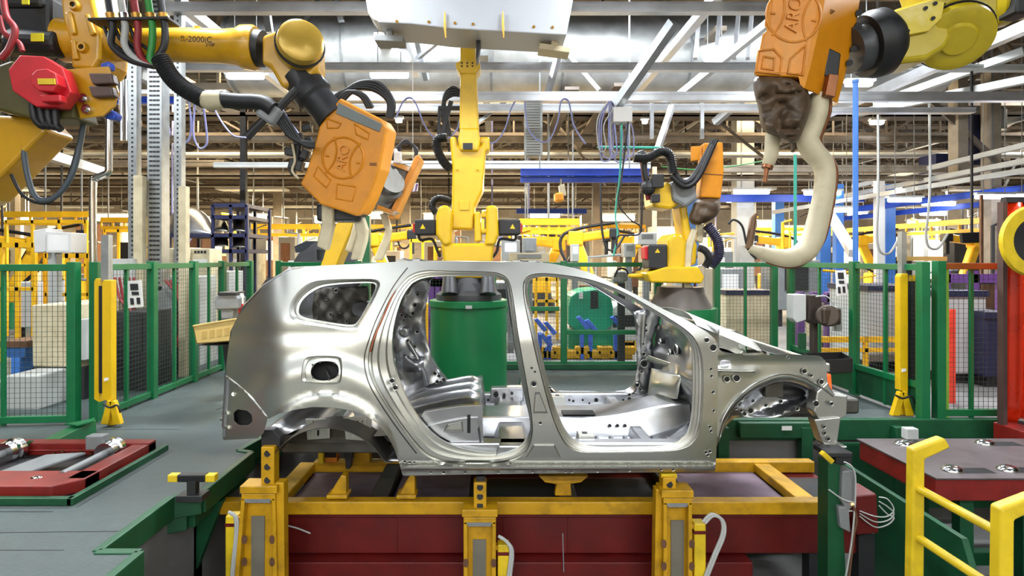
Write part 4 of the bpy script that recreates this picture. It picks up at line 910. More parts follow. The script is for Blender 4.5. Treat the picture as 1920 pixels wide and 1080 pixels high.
mb = MB(); mb.pp([(1816, 42), (1842, 32), (1846, 50), (1822, 52)], Yw-.16, .05); mb.build('cover_flap', m_black, R5, bevel=.01); mb = MB(); mb.box(P(1905, 10, Yw-.1), (.12, .14, .16)); mb.build('wrist_motor', m_black, R5, bevel=.015)
# ---------------------------------------------------------------- decks and kerbs
def poly_slab(mb, pts_, z0, z1): mb.prism([V((x, y, z0)) for x, y in pts_], (0, 0, z1-z0))
DL = [(-9, -2.5), (-1.80, -2.5), (-1.80, 2.88), (-2.02, 2.88), (-2.02, 3.55), (-1.87, 3.62), (-1.87, 4.36), (-1.99, 4.40), (-1.87, 5.2), (-1.87, 8.4), (-9, 8.4)]
dk = thing('steel_deck', 'grey speckled steel plate walkway left of the car with green edges', 'walkway deck', (-3, 4, 0))
mb = MB(); poly_slab(mb, DL, .001, .016); mb.build('deck_plate', m_deck, dk)
mb = MB()
for (a, b), w in ((((-3.42, 4.95), (-2.75, 4.95)), .008), (((-2.75, 5.6), (-2.60, 6.0)), .02), (((-2.9, 3.08), (-2.05, 3.10)), .007), (((-2.6, 2.9), (-2.2, 2.9)), .006), (((-2.50, 3.40), (-2.50, 4.4)), .008), (((-3.6, 3.34), (-2.6, 3.34)), .008)): mb.bar((a[0], a[1], .0165), (b[0], b[1], .0165), w, .002)
mb.build('plate_joint', m_dark, dk)
for i in range(1, 9):
    a, b = DL[i], DL[i+1]; mb = MB(); mb.bar((a[0], a[1], -.045), (b[0], b[1], -.045), .05, .14); mb.bar((a[0]-.09, a[1], -.16), (b[0]-.09, b[1], -.16), .09, .10)
    mb.build('edge_kerb', m_greend, dk, bevel=.006)
for y in (1.2, 2.6, 3.9, 5.0): mb = MB(); mb.bb((-2.16, y-.06, -.9), (-2.04, y+.06, -.10)); mb.prism([(-2.04, y-.03, -.62), (-2.04, y-.03, -.15), (-1.86, y-.03, -.15)], (0, .06, 0)); mb.build('deck_post', m_greend, dk, bevel=.006)
dk2 = thing('steel_deck', 'grey steel plate walkway behind the car at the foot of the robot pedestals', 'walkway deck', (1, 6.4, 0))
mb = MB(); mb.bb((-1.78, 5.27, .001), (3.9, 7.7, .016)); mb.build('deck_plate', m_deck, dk2)
mb = MB(); mb.bb((-1.78, 5.20, -.16), (8, 5.27, .03)); mb.build('edge_kerb', m_greend, dk2, bevel=.006)
mb = MB(); mb.bb((-1.8, 7.6, .02), (3.9, 7.66, .09)); mb.build('toe_board', m_greend, dk2, bevel=.006)
for x in (1.45, 2.0, 2.75, 3.6):
    mb = MB(); mb.bb((x, 5.12, -.9), (x+.10, 5.20, -.02)); mb.build('deck_post', m_greend, dk2, bevel=.006)
mb = MB(); mb.bb((2.2, 5.13, -.12), (2.95, 5.19, .02)); sb = mb.build('support_beam', m_greend, dk2, bevel=.008)
mb = MB(); mb.pp([(1466, 799), (1485, 799), (1485, 807), (1466, 807)], 5.122, .004); mb.build('tie_on_label', m_paper, sb)
sk = MB(); sk.bb((3.0, 5.14, -.75), (6.5, 5.18, -.17)); tag(sk.build('skirt_panel', m_greend, None), 'dark green steel skirt under the right walkway edge behind the red table', 'skirt panel')
mb = MB(); mb.prism([(2.86, 5.05, -.18), (2.86, 3.5, -.22), (2.86, 3.2, -.9), (2.86, 4.6, -.9)], (.04, 0, 0)); tag(mb.build('skirt_panel', m_greend, None), 'slanting dark green plate left of the red table at right', 'skirt panel')
# bracket on the left floor in front of the mesh fence
fb = thing('floor_barrier', 'low green steel floor barrier with slanted top beside the left mesh fence', 'barrier', P(120, 815, 4.95))
mb = MB(); mb.bar(G(95, 838, .06), G(168, 800, .07), .11, .12); mb.build('beam', m_green, fb, bevel=.006)
mb = MB(); mb.prism([G(122, 797, .14), G(170, 788, .14), G(178, 785, .14), G(176, 792, .14), G(146, 800, .14)], (0, 0, .012)); mb.prism([G(32, 838, .13), G(58, 828, .13), G(90, 838, .02), G(60, 842, .02)], (0, 0, .012)); mb.build('cap_plate', m_green, fb)
# T-shaped stop at the deck edge
ts = thing('end_stop', 'yellow and black T-shaped stop standing on the left deck edge', 'stop', G(362, 936, 0))
mb = MB(); b = G(362, 936, .02); mb.box(b+V((0, 0, .02)), (.16, .10, .04)); mb.box(b+V((0, 0, .07)), (.055, .05, .10)); mb.build('stand', m_dark, ts, bevel=.004)
mb = MB(); mb.box(b+V((0, 0, .135)), (.17, .05, .045)); mb.build('head', m_black, ts, bevel=.006)
for s in (-1, 1): mb = MB(); mb.box(b+V((s*.115, 0, .135)), (.06, .05, .045)); mb.build('head_end', m_yelk, ts, bevel=.006)

# ---------------------------------------------------------------- left roller table let into the deck
rt = thing('roller_table', 'red steel roller table with chrome wheels let into the left deck', 'roller table', (-3.4, 3.95, 0))
mb = MB(); mb.bb((-5.2, 3.42, .016), (-2.55, 3.46, .06)); mb.bb((-2.58, 3.42, .016), (-2.54, 4.42, .06)); mb.bb((-5.2, 4.38, .016), (-2.55, 4.42, .04)); mb.build('kerb', m_greend, rt, bevel=.004)
mb = MB(); mb.bb((-5.2, 3.5, .017), (-2.62, 4.36, .03)); mb.build('sump_plate', m_dark, rt)
mb = MB(); mb.prism([(-5.2, 3.48, .03), (-2.72, 3.48, .03), (-2.60, 3.60, .03), (-2.60, 3.74, .03), (-5.2, 3.74, .03)], (0, 0, .08)); fr = mb.build('front_plate', m_red2, rt, bevel=.008)
mb = MB(); mb.bb((-2.72, 3.60, .03), (-2.60, 4.36, .11)); mb.build('end_beam', m_red2, rt, bevel=.008)
mb = MB(); mb.bb((-5.2, 4.26, .03), (-2.60, 4.36, .12)); mb.bb((-4.0, 4.245, .06), (-2.9, 4.26, .075)); mb.build('rear_beam', m_red2, rt, bevel=.008)
for x in (-3.55, -2.82):
    mb = MB(); mb.cyl((x, 3.7, .095), (x, 4.12, .095), .026, None, 14); sh = mb.build('shaft', m_grey, rt, smooth=40)
    mb = MB(); mb.lathe((x, 4.10, .095), (0, 1, 0), [(0, .03), (0, .075), (.04, .08), (.05, .065), (.07, .065), (.08, .085), (.12, .085), (.125, .05)], 24); mb.build('wheel', m_chrome, sh, smooth=35)
mb = MB()
for i in range(9): mb.cyl((-3.3+i*.07, 4.24, .045+.02*(i % 2)), (-3.3+i*.07, 4.26, .045+.02*(i % 2)), .012, None, 8)
mb.build('rivet_row', m_copper, rt)
mb = MB(); mb.prism([(-3.35, 3.8, .05), (-3.15, 3.8, .05), (-2.95, 4.1, .09), (-3.2, 4.05, .09)], (0, 0, .02)); mb.build('chain_guard', m_grey, rt, bevel=.006)
mb = MB(); mb.sphere((-2.92, 3.62, .105), .04, 14, (1, .7, .35)); mb.build('ball_caster', m_chrome, fr, smooth=60)
sn = thing('sensor_box', 'small grey sensor box on the far rail of the left red roller table', 'sensor', G(177, 843, .12))
mb = MB(); b = G(177, 843, .12); mb.box(b+V((0, .03, .05)), (.12, .08, .10)); mb.build('case', m_grey, sn, bevel=.008); hb = MB(); hb.tube([b+V((.06, .03, .05)), b+V((.12, .03, .03)), b+V((.16, .05, -.08))], .006, 6); hb.build('cable', m_black, sn)

# ---------------------------------------------------------------- right red table
rd = thing('transfer_table', 'dark red steel transfer table with grey top and chrome ball casters at lower right', 'table', (4.2, 4.3, -.9))
mb = MB(); mb.bb((3.01, 3.9, -.16), (6.0, 4.72, -.008)); mb.build('frame', m_red2, rd, bevel=.008)
mb = MB(); mb.bb((3.0, 3.88, -.008), (6.0, 4.74, .004)); tp = mb.build('top_plate', mat('table_plate', '#5c5354', .5, .3, .15, 8, dirt=.4), rd, bevel=.002)
for x, y in ((3.28, 4.58), (3.95, 4.60), (3.22, 4.02), (3.62, 4.03)):
    mb = MB(); mb.sphere((x, y, .004), .075, 16, (1, .8, .5)); mb.build('ball_caster', m_chrome, tp, smooth=60)
    mb = MB(); mb.box((x+.16, y+.0, .0045), (.22, .10, .002)); mb.build('top_slot', m_hole, tp)
for x, y in ((3.3, 4.05), (3.75, 4.05), (4.6, 4.05), (3.4, 4.6)): mb = MB(); mb.bb((x, y, -.9), (x+.10, y+.08, -.16)); mb.build('leg', m_greend, rd, bevel=.006)
mb = MB(); mb.bb((2.9, 4.3, -.82), (6, 4.38, -.72)); mb.build('stretcher', m_greend, rd, bevel=.006)
pb = thing('sensor_box', 'small pale box standing on the far edge of the right red table', 'sensor', P(1706, 822, 4.70))
mb = MB(); mb.box(P(1706, 812, 4.68), (.10, .07, .09)); mb.build('case', m_lgrey, pb, bevel=.008); mb = MB(); mb.box(P(1706, 824, 4.68), (.03, .05, .05)); mb.build('foot', m_grey, pb)
r2 = thing('transfer_table', 'second red table at the right edge under the orange curtain', 'table', (4.75, 4.9, -.9))
mb = MB(); mb.bb((4.45, 4.78, -.14), (6.2, 5.1, .04)); mb.build('frame', m_red2, r2, bevel=.008)
mb = MB(); mb.bb((4.45, 4.78, -.9), (4.55, 4.9, -.14)); mb.build('leg', m_greend, r2)
for x in (4.62, 4.95): mb = MB(); mb.lathe((x, 4.82, .06), (0, 1, 0), [(0, .05), (.05, .06), (.06, .04), (.09, .04), (.10, .06), (.16, .06)], 18); mb.build('wheel', m_chrome, r2, smooth=40)
mb = MB(); mb.bb((2.9, 2.9, -.9), (6, 3.75, -.6)); tag(mb.build('step_platform', m_deck, None), 'low grey platform behind the yellow handrail at the lower right corner', 'platform')

# ---------------------------------------------------------------- skid conveyor under the car
cv_ = thing('skid_conveyor', 'long red steel conveyor bed carrying the car skid', 'conveyor', (.5, 4.3, -.9))
mb = MB(); mb.bb((-1.55, 3.98, -.56), (2.62, 4.14, -.27)); mb.bb((-1.55, 3.955, -.30), (2.62, 4.14, -.27)); mb.build('upper_beam', m_red, cv_, bevel=.006)
mb = MB(); mb.bb((-1.55, 3.88, -.80), (1.75, 4.08, -.57)); mb.build('lower_beam', m_red, cv_, bevel=.006)
for x in (-.7, .05, .5, 1.2): mb = MB(); mb.bb((x, 3.972, -.55), (x+.012, 3.985, -.31)); mb.build('beam_rib', m_red, cv_)
mb = MB(); mb.bb((-1.55, 4.6, -.56), (2.62, 4.78, -.27)); mb.build('upper_beam', m_red, cv_, bevel=.006)
mb = MB(); mb.bb((-1.5, 4.14, -.32), (2.6, 4.6, -.275)); mb.build('tray', m_dark, cv_)
for x in (-1.4, -.2, 1.0, 2.2): 
    for y in (4.0, 4.66): mb = MB(); mb.bb((x, y, -.9), (x+.14, y+.1, -.56)); mb.build('leg', m_dark, cv_, bevel=.006)
hose('conveyor_cable', cv_, m_lgrey, 1.6, 3.94, (1425, 950), (1432, 962), (1470, 955), (1540, 958), (1600, 958)); hose('conveyor_cable', cv_, m_lgrey, 1.5, 3.93, (536, 985), (556, 990), (582, 1000))
mb = MB(); mb.bar(P(1055, 1000, 3.86), P(1057, 1072, 3.86), .006); mb.build('pull_wire', m_grey, cv_)
skd = thing('skid', 'yellow steel skid frame with crossbars directly under the car body', 'skid', (.3, 4.3, -.27))
for y in (3.95, 4.72): mb = MB(); mb.bb((-1.90 if y < 4 else -1.5, y-.04, -.26), (2.36 if y < 4 else 2.62, y+.05, -.17)); mb.build('rail', m_yeld, skd, bevel=.008)
for x in (-1.62, -.9, .45, 1.25, 2.12): mb = MB(); mb.bb((x, 3.98, -.255), (x+.13, 4.72, -.185)); mb.build('crossbar', m_yeld if x in (-1.62, 2.12) else m_dark, skd, bevel=.008)
for a, b in ((-1.47, -.92), (-.75, -.2), (1.40, 2.10)): mb = MB(); mb.bb((a, 4.0, -.262), (b, 4.66, -.245)); mb.build('cover_plate', m_plate, skd, bevel=.003)
for x0, w in ((632, 34), (762, 32)):
    mb = MB(); mb.pp([(x0-w*.55, 934), (x0+w*.5, 934), (x0+w*.5, 893), (x0+w*.22, 891)], 3.93, .08); mb.pp([(x0-w*.6, 929), (x0+w*.55, 929), (x0+w*.55, 936), (x0-w*.6, 936)], 3.90, .12); mb.build('gusset_foot', m_yeld, skd, bevel=.006)
mb = MB(); mb.pp([(1010, 893), (1104, 893), (1090, 905), (1070, 908), (1040, 908), (1022, 905)], 3.98, .10); mb.pp([(1044, 906), (1070, 906), (1072, 930), (1040, 930)], 4.0, .06); mb.build('saddle', m_yeld, skd, bevel=.008)
for pl, Yp, m_ in (([(596, 828), (606, 826), (606, 870), (596, 870)], 4.55, m_yelk), ([(606, 800), (632, 800), (632, 868), (606, 868)], 4.6, mat('fixture_orange', '#d0780c', .5, 0, .15, 7, dirt=.4)), ([(664, 826), (692, 826), (694, 868), (676, 872), (664, 868)], 4.5, m_yeld), ([(642, 800), (652, 800), (662, 845), (656, 880), (648, 880)], 4.3, m_dark)):
    mb = MB(); mb.pp(pl, Yp, .08); mb.build('support_post', m_, skd, bevel=.006)
mb = MB(); mb.pp([(608, 846), (630, 846), (630, 858), (608, 858)], 4.59, .02); mb.build('post_window', m_hole, skd)

def tower(label, x0, x1, yt, side, post, Y, xb, lean, yb=1180):
    t = thing('locating_tower', label, 'locating tower', V((P((x0+x1)/2, 1000, Y).x, Y, -.9)))
    mb = MB(); w = 7
    fr_ = [(x0, yt+8), (x1, yt+8), (x1+lean[1], yb), (x0-lean[0], yb)]
    mb.pp([(x0, yt+8), (x0+w, yt+8), (x0-lean[0]+w+3, yb), (x0-lean[0], yb)], Y, .10); mb.pp([(x1-w, yt+8), (x1, yt+8), (x1+lean[1], yb), (x1+lean[1]-w-3, yb)], Y, .10); mb.pp([(x0, yt), (x1, yt), (x1, yt+14), (x0, yt+14)], Y, .14)
    mb.build('front_frame', m_yeld, t, bevel=.006)
    mb = MB(); mb.pp([(x0+4, yt+12), (x1-4, yt+12), (x1+lean[1]-4, yb), (x0-lean[0]+4, yb)], Y+.06, .06); mb.build('box_column', m_yeld, t, bevel=.006)
    mb = MB(); xm = (x0+x1)/2; mb.pp([(xm-13, yt+42), (xm+12, yt+42), (xm+11, yb-30), (xm-13, yb-30)], Y+.052, .01); mb.build('grey_insert', mat('insert_grey', '#6c685c', .6), t)
    mb = MB(); mb.pp([(x0+6, yt+10), (x1-8, yt+10), (x1-10, yt+17), (x0+8, yt+17)], Y-.004, .01); mb.build('name_plate', m_grey, t)
    mb = MB()
    for s in (-1, 1):
        for yy in (yt+86, yt+128): mb.pp(chaikin([(xm+s*26-5, yy-8), (xm+s*26+5, yy-8), (xm+s*26+5, yy+8), (xm+s*26-5, yy+8)], 2), Y-.001, .004)
    mb.build('slot_pattern', m_rust, t)
    mb = MB(); mb.pp([(x0-3, yt-14), (x1+3, yt-14), (x1+3, yt), (x0-3, yt)], Y-.02, .14); mb.build('top_plate', m_yeld, t, bevel=.005)
    px0, px1, py0 = post
    mb = MB(); mb.pp([(px0, py0), (px1, py0), (px1, yt-13), (px0, yt-13)], Y+.02, .09); ps = mb.build('post', m_yeld, t, bevel=.006)
    mb = MB(); h = yt-13-py0; n = 3 if h > 50 else (2 if h > 30 else 1)
    for i in range(n): mb.cyl(P((px0+px1)/2, py0+h*(i+.5)/n, Y+.02), P((px0+px1)/2, py0+h*(i+.5)/n, Y+.015), 6*Y/F, None, 14)
    mb.build('post_hole', m_hole, ps)
    if side:
        xs, ys, m2 = side
        mb = MB(); mb.pp([(xs-10, ys), (xs+12, ys), (xs+12, yb), (xs-10, yb)], Y+.03, .08); cy = mb.build('side_cylinder', m_yelk, t, bevel=.008)
        mb = MB(); mb.pp([(xs-10.5, ys+14), (xs+12.5, ys+14), (xs+12.5, ys+20), (xs-10.5, ys+20)], Y+.026, .09); mb.build('red_band', m_red, cy)
        mb = MB(); mb.pp([(min(xs, x1)-4, ys+2), (max(xs, x0)+4, ys+2), (max(xs, x0)+4, ys+10), (min(xs, x1)-4, ys+10)], Y+.04, .05); mb.build('cylinder_arm', m_yeld, t, bevel=.004)
        for q in range(2): hose('air_hose', t, m_lgrey, 3, Y+.02, *[(x+q*4, y+q*3) for x, y in m2])
    return t
t1 = tower('yellow locating tower at left under the rear wheel arch with three holed post', 452, 516, 926, (432, 968, [(428, 960), (440, 968), (442, 1000), (436, 1060), (430, 1140)]), (489, 514, 838), 3.6, 0, (22, 6))
mb = MB(); mb.pp([(516, 905), (532, 905), (534, 1180), (520, 1180)], 3.62, .08); mb.build('side_plate', m_yeld, t1, bevel=.006); mb = MB(); mb.pp([(489, 806), (512, 806), (526, 820), (524, 838), (489, 838)], 3.66, .07); mb.build('clamp_head', m_dark, t1, bevel=.006)
t2_ = tower('yellow locating tower under the middle of the sill below the B-pillar', 869, 930, 970, (943, 1022, [(934, 1005), (946, 1012), (957, 1030), (954, 1070), (944, 1140)]), (888, 912, 905), 3.7, 0, (0, 0))
mb = MB(); mb.pp([(893, 893), (910, 893), (910, 905), (893, 905)], 3.74, .06); mb.build('clamp_head', m_dark, t2_, bevel=.004)
t3 = tower('yellow locating tower under the front end of the sill with looping grey hose', 1244, 1298, 934, (1312, 982, [(1318, 978), (1334, 964), (1352, 974), (1354, 1000), (1338, 1040), (1318, 1090)]), (1243, 1268, 896), 3.62, 0, (0, 2))
mb = MB(); mb.pp([(1230, 918), (1246, 918), (1244, 1180), (1226, 1180)], 3.66, .08); mb.build('side_plate', m_yeld, t3, bevel=.006); mb = MB(); mb.pp([(1240, 889), (1270, 889), (1270, 897), (1240, 897)], 3.66, .08); mb.build('clamp_head', m_yelk, t3, bevel=.004)

# ---------------------------------------------------------------- green post with clamp unit at the car's front
gp = thing('clamp_post', 'dark green post with grey clamp unit and cables in front of the car nose', 'clamp post', V((P(1573, 1000, 3.55).x, 3.55, -.9)))
mb = MB(); mb.pp([(1553, 868), (1576, 868), (1592, 1180), (1552, 1180)], 3.55, .12); mb.build('post', m_greend, gp, bevel=.006)
mb = MB(); mb.pp([(1580, 884), (1600, 882), (1606, 900), (1606, 945), (1590, 960), (1578, 940)], 3.52, .10); mb.pp([(1572, 950), (1592, 950), (1596, 1000), (1576, 990)], 3.52, .08); mb.build('clamp_unit', m_grey, gp, bevel=.008)
mb = MB(); mb.box(P(1561, 845, 3.6), (.16, .16, .03)); mb.box(P(1572, 856, 3.6), (.10, .12, .06)); mb.build('clamp_plate', m_dark, gp, bevel=.006)
mb = MB(); mb.bar(P(1540, 848, 3.5), P(1560, 866, 3.5), .03); mb.build('clamp_lever', m_yelk, gp, bevel=.004)
mb = MB(); mb.pp([(1597, 944), (1601, 944), (1601, 948), (1597, 948)], 3.515, .01); mb.build('status_light', mat('amber_led', '#ffb070', .4, emit='#ff9a50', estr=4), gp)
hose('cable', gp, m_lgrey, 1.6, 3.5, (1583, 866), (1598, 876), (1604, 900), (1602, 960), (1596, 1020), (1584, 1090)); hose('cable', gp, m_rust, 2.2, 3.5, (1600, 948), (1606, 975), (1600, 1010), (1590, 1100)); hose('cable', gp, m_lgrey, 1.4, 3.5, (1554, 918), (1580, 936), (1600, 942))
jb = thing('junction_box', 'dark red junction box with loose cables right of the green clamp post', 'junction box', V((P(1625, 960, 3.9).x, 3.9, -.9)))
mb = MB(); mb.pp([(1604, 930), (1644, 926), (1648, 1000), (1606, 1004)], 3.9, .2); mb.build('case', m_red, jb, bevel=.01)
mb = MB(); mb.pp([(1610, 1004), (1640, 1000), (1640, 1125), (1610, 1125)], 3.95, .1); mb.build('stand', m_dark, jb)
for i in range(3): hose('loose_cable', jb, m_lgrey, 1.2, 3.88, (1648, 932+i*8), (1664, 936+i*14), (1676, 955+i*8), (1664, 968+i*8), (1640, 968+i*10), (1612, 958+i*5))
# yellow hand rail, lower right
hr = thing('handrail', 'bright yellow tubular handrail at the lower right corner', 'handrail', (2.15, 2.65, -.9))
X_ = 2.15
for y, dx in ((2.92, .0), (2.42, .0)):
    top = .50 if y > 2.6 else .42
    mb = MB(); mb.prism([(X_-.05, y-.03, -.9), (X_+.02, y-.03, -.9), (X_+.03, y-.03, top-.02), (X_+.16, y-.03, top+.04), (X_+.13, y-.03, top+.09), (X_-.03, y-.03, top+.03)], (0, .06, 0)); mb.build('post', m_yelk, hr, bevel=.012, seg=3)
for z in (.33, .08): mb = MB(); mb.cyl((X_, 2.92, z), (X_, 2.42, z), .021, None, 14); mb.build('rail', m_yelk, hr, smooth=40)
mb = MB(); mb.bb((2.2, 2.0, -.9), (2.9, 2.85, -.35)); tag(mb.build('step_box', m_greend, None), 'dark green step block behind the yellow handrail', 'step')

# ---------------------------------------------------------------- mesh fences
def mesh_part(par, A, B, z0, z1, s=.045, t=.0014):
    A = V(A); B = V(B); L = (B-A).length; d = (B-A)/L; mb = MB()
    n = int(L/s)
    for i in range(1, n): p = A+d*(L*i/n); mb.bar((p.x, p.y, z0), (p.x, p.y, z1), t*2)
    m = int((z1-z0)/s)
    for j in range(1, m): z = z0+(z1-z0)*j/m; mb.bar((A.x, A.y, z), (B.x, B.y, z), t*2)
    o = mb.build('wire_mesh', m_wire, par); return o
def panel(label, A, B, z0=.02, z1=1.45, m=None, pw=.08, ends=(1, 1), mull=1, rail=.06, topm=None, mesh=True, cat='fence panel', kick=None):
    m = m or m_green; A = V((*A, 0)); B = V((*B, 0)); t = thing('fence_panel', label, cat, (A+B)/2+V((0, 0, z0-.02)))
    for e, p in zip(ends, (A, B)):
        if e: mb = MB(); mb.box((p.x, p.y, (z0+z1+.02)/2-.01), (pw, pw, z1-z0+.04)); mb.build('post', m, t, bevel=.004)
    for z, mm in ((z1-rail/2, topm or m), (z0+.30 if kick else z0+.05, m)): mb = MB(); mb.bar((A.x, A.y, z), (B.x, B.y, z), rail*.8, rail); mb.build('rail', mm, t, bevel=.004)
    for i in range(mull): p = A.lerp(B, (i+1)/(mull+1)); mb = MB(); mb.bar((p.x, p.y, z0), (p.x, p.y, z1), .03); mb.build('mullion', m, t)
    if kick: mb = MB(); mb.bar((A.x, A.y, z0+.15), (B.x, B.y, z0+.15), .02, .28); mb.build('kick_plate', m_greend, t)
    if mesh: mesh_part(t, (A.x, A.y, 0), (B.x, B.y, 0), (z0+.33) if kick else z0+.06, z1-rail)
    return t
XL = -3.65
panel('green mesh fence panel nearest the left picture edge beside the double yellow light curtain', (-4.95, 5.0), (-3.78, 5.10), ends=(1, 1), mull=1)
panel('green mesh fence panel directly behind the left yellow light curtain with a paper notice', (XL, 5.2), (XL, 6.05), ends=(1, 0))
panel('green mesh fence panel behind the notice panel with red hoses beyond it', (XL, 6.05), (XL, 6.88), ends=(1, 0))
panel('green mesh fence panel left of the tan crate', (XL, 6.88), (XL, 7.6), ends=(1, 0))
panel('green mesh fence panel at the far left corner behind the tan crate', (XL, 7.6), (XL, 8.45), ends=(1, 1))
YB = 7.75
panel('green mesh fence panel left of the car roof above the tailgate', (-3.2, 8.4), (-1.9, YB+.1), ends=(1, 1))
panel('green mesh fence panel seen through the rear quarter window', (-1.85, YB), (-.5, YB), ends=(0, 1))
bpan = panel('green mesh fence panel behind the round pedestal', (-.46, YB), (.88, YB), ends=(0, 0), mull=2)
mb = MB(); mb.bar((-.44, YB-.01, .82), (.86, YB-.01, .82), .05, .06); mb.build('mid_rail', m_green, bpan, bevel=.004)
f = panel('green mesh fence panel seen through the front door opening', (.92, YB), (2.2, YB), ends=(1, 1), mull=0)
for z, a, b in ((.50, .96, 2.16),): mb = MB(); mb.bar((a, YB-.01, z), (b, YB-.01, z), .05, .06); mb.build('mid_rail', m_green, f, bevel=.004)
panel('green mesh fence panel right of the windscreen behind the car nose', (3.0, YB), (3.78, YB), ends=(1, 1), mull=1)
XR = 3.95
panel('green mesh fence panel behind the grey gearmotor at right with a paper notice', (XR, 7.63), (XR, 6.28), ends=(1, 0), kick=True)
panel('green mesh fence panel behind the right yellow light curtain', (XR, 6.28), (XR, 5.27), ends=(1, 1), kick=True)
panel('gate panel with rusty brown top rail left of the orange curtain', (4.12, 5.3), (4.72, 5.3), ends=(1, 0), topm=mat('brown_rail', '#8a4a18', .5), z1=1.46)
mb = MB(); mb.box((4.18, 5.31, .73), (.05, .05, 1.46)); tag(mb.build('gate_post', mat('lime_post', '#7aa83a', .5), None, bevel=.004), 'lime green gate post beside the dark green post near the orange curtain', 'post')
mb = MB(); mb.pp([(1688, 481), (1776, 481), (1776, 489), (1688, 489)], 5.6, .05); tag(mb.build('cable_duct', mat('beige_steel', '#b39a58', .5, .2), None), 'beige duct running above the right mesh fence behind the light curtain', 'duct')
# notices on the fences
for lab, c, w, h, Y_ in (('white paper notice with pictures hung on the left mesh fence', (252, 552), 30, 50, 5.62), ('white paper notice with pictures hung on the right mesh fence', (1577, 531), 22, 46, 6.2)):
    n = thing('paper_notice', lab, 'notice', P(*c, Y_)); cx, cy = c
    mb = MB(); mb.pp([(cx-w/2, cy-h/2), (cx+w/2-2, cy-h/2-2), (cx+w/2+2, cy+h/2-2), (cx-w/2+3, cy+h/2+1)], Y_, .004); mb.build('sheet', m_paper, n)
    mb = MB()
    for dx, dy, a, b in ((-1, -13, 9, 7), (1, -1, 8, 4), (-5, 14, 4, 7), (7, 13, 4, 7)): mb.pp([(cx+(dx-a/1.2)*w/30, cy+dy-b), (cx+(dx+a/1.2)*w/30, cy+dy-b), (cx+(dx+a/1.2)*w/30+1, cy+dy+b-2), (cx+(dx-a/1.2)*w/30+1, cy+dy+b-2)], Y_-.004, .002)
    mb.build('printed_picture', m_ink, n)
# light curtains
def light_curtain(lab, Y, xa, xb, yt, yb, cone, prof):
    t = thing('light_curtain', lab, 'light curtain', P((xa[0]+xb[1])/2, cone[3], Y))
    for i, (a, b) in enumerate((xa, xb)):
        o = i*3 if a < 900 else -i*3+3
        mb = MB(); mb.pp([(a, yt+o+6), (a+3, yt+o), (b, yt+o), (b, yb), (a, yb-6)], Y-(.05 if i else 0), .07); c = mb.build('upright', m_yel, t, bevel=.006)
    mb = MB(); mb.pp([(xa[1]-1, yt+14), (xb[0]+1, yt+14), (xb[0]+1, yb-18), (xa[1]-1, yb-18)], Y-.01, .05); mb.build('lens_strip', m_black, t)
    x0, x1, y0, y1 = cone
    mb = MB(); xm = (x0+x1)/2
    for k in range(3): mb.pp([(xm-6+k*2, y0), (xm+4+k*2, y0), (x0+(x1-x0)*(k+1)/3+2, y1-3+2*(k == 1)), (x0+(x1-x0)*k/3, y1-3+2*(k == 1))], Y-.08+.04*(k % 2), .05)
    mb.build('splayed_foot', m_yel, t, bevel=.005)
    hose('cable_tie', t, m_black, 1.8, Y-.1, (x0+6, y0+6), (xm, y0+12), (x1-4, y0+8), (x1+2, y0+22))
    mb = MB(); mb.pp([(prof[0], prof[2]), (prof[1], prof[2]), (prof[1], yt+4), (prof[0], yt+4)], Y+.02, .06); mb.build('mirror_column', m_galv2, t)
    mb = MB(); mb.pp([(xb[0]+4, yb-46), (xb[0]+12, yb-47), (xb[0]+12, yb-42), (xb[0]+4, yb-40)], Y-.055, .004); mb.build('label', m_paper, t)
light_curtain('yellow double light curtain post in front of the left mesh fence', 5.08, (176, 186), (191, 209), 522, 755, (188, 224, 752, 799), (189, 203, 440))
light_curtain('yellow double light curtain post in front of the right mesh fence', 5.45, (1707, 1717), (1687, 1703), 513, 738, (1673, 1713, 735, 783), (1691, 1700, 434))
# crate and gearmotor stand at the left behind the tail
ct = thing('crate', 'tan plastic crate standing left of the car tail', 'crate', P(402, 645, 5.7))
mb = MB(); Yk = 5.7
mb.pp([(361, 610), (440, 597), (436, 640), (368, 645)], Yk, .012); mb.pp([(361, 610), (440, 597), (440, 600), (361, 613)], Yk-.015, .06)
A_ = [P(361, 610, Yk), P(440, 597, Yk), P(436, 640, Yk), P(368, 645, Yk)]; D_ = V((.06, .34, 0))
for i, j in ((0, 3), (1, 2)): mb.prism([A_[i], A_[j], A_[j]+D_, A_[i]+D_], (.012, 0, 0))
mb.prism([A_[3], A_[2], A_[2]+D_, A_[3]+D_], (0, 0, .012)); mb.prism([p+D_ for p in A_], (0, .012, 0)); cb = mb.build('tub', m_crate, ct, bevel=.003)
mb = MB()
for k in range(4): mb.pp([(378+k*14, 622-k*2), (388+k*14, 620-k*2), (387+k*14, 634-k*2), (379+k*14, 636-k*2)], Yk-.004, .006)
mb.build('tub_recess', mat('crate_shade', '#b89a56', .6), cb)
gm = thing('gearmotor_stand', 'grey gearmotor on a dark stand behind the tan crate', 'gearmotor', V((P(425, 600, 6.2).x, 6.2, 0)))
mb = MB(); mb.pp([(405, 552), (440, 550), (447, 560), (447, 580), (404, 582), (400, 566)], 6.1, .2); mb.pp([(412, 580), (438, 580), (436, 600), (414, 600)], 6.12, .15); mb.build('motor', m_grey, gm, bevel=.02)
mb = MB(); mb.pp([(408, 548), (442, 548), (442, 554), (408, 554)], 6.08, .22); mb.build('mount', m_dark, gm, bevel=.006)
mb = MB(); mb.pp([(412, 600), (446, 598), (448, 745), (428, 745)], 6.2, .14); mb.build('stand', m_dark, gm)
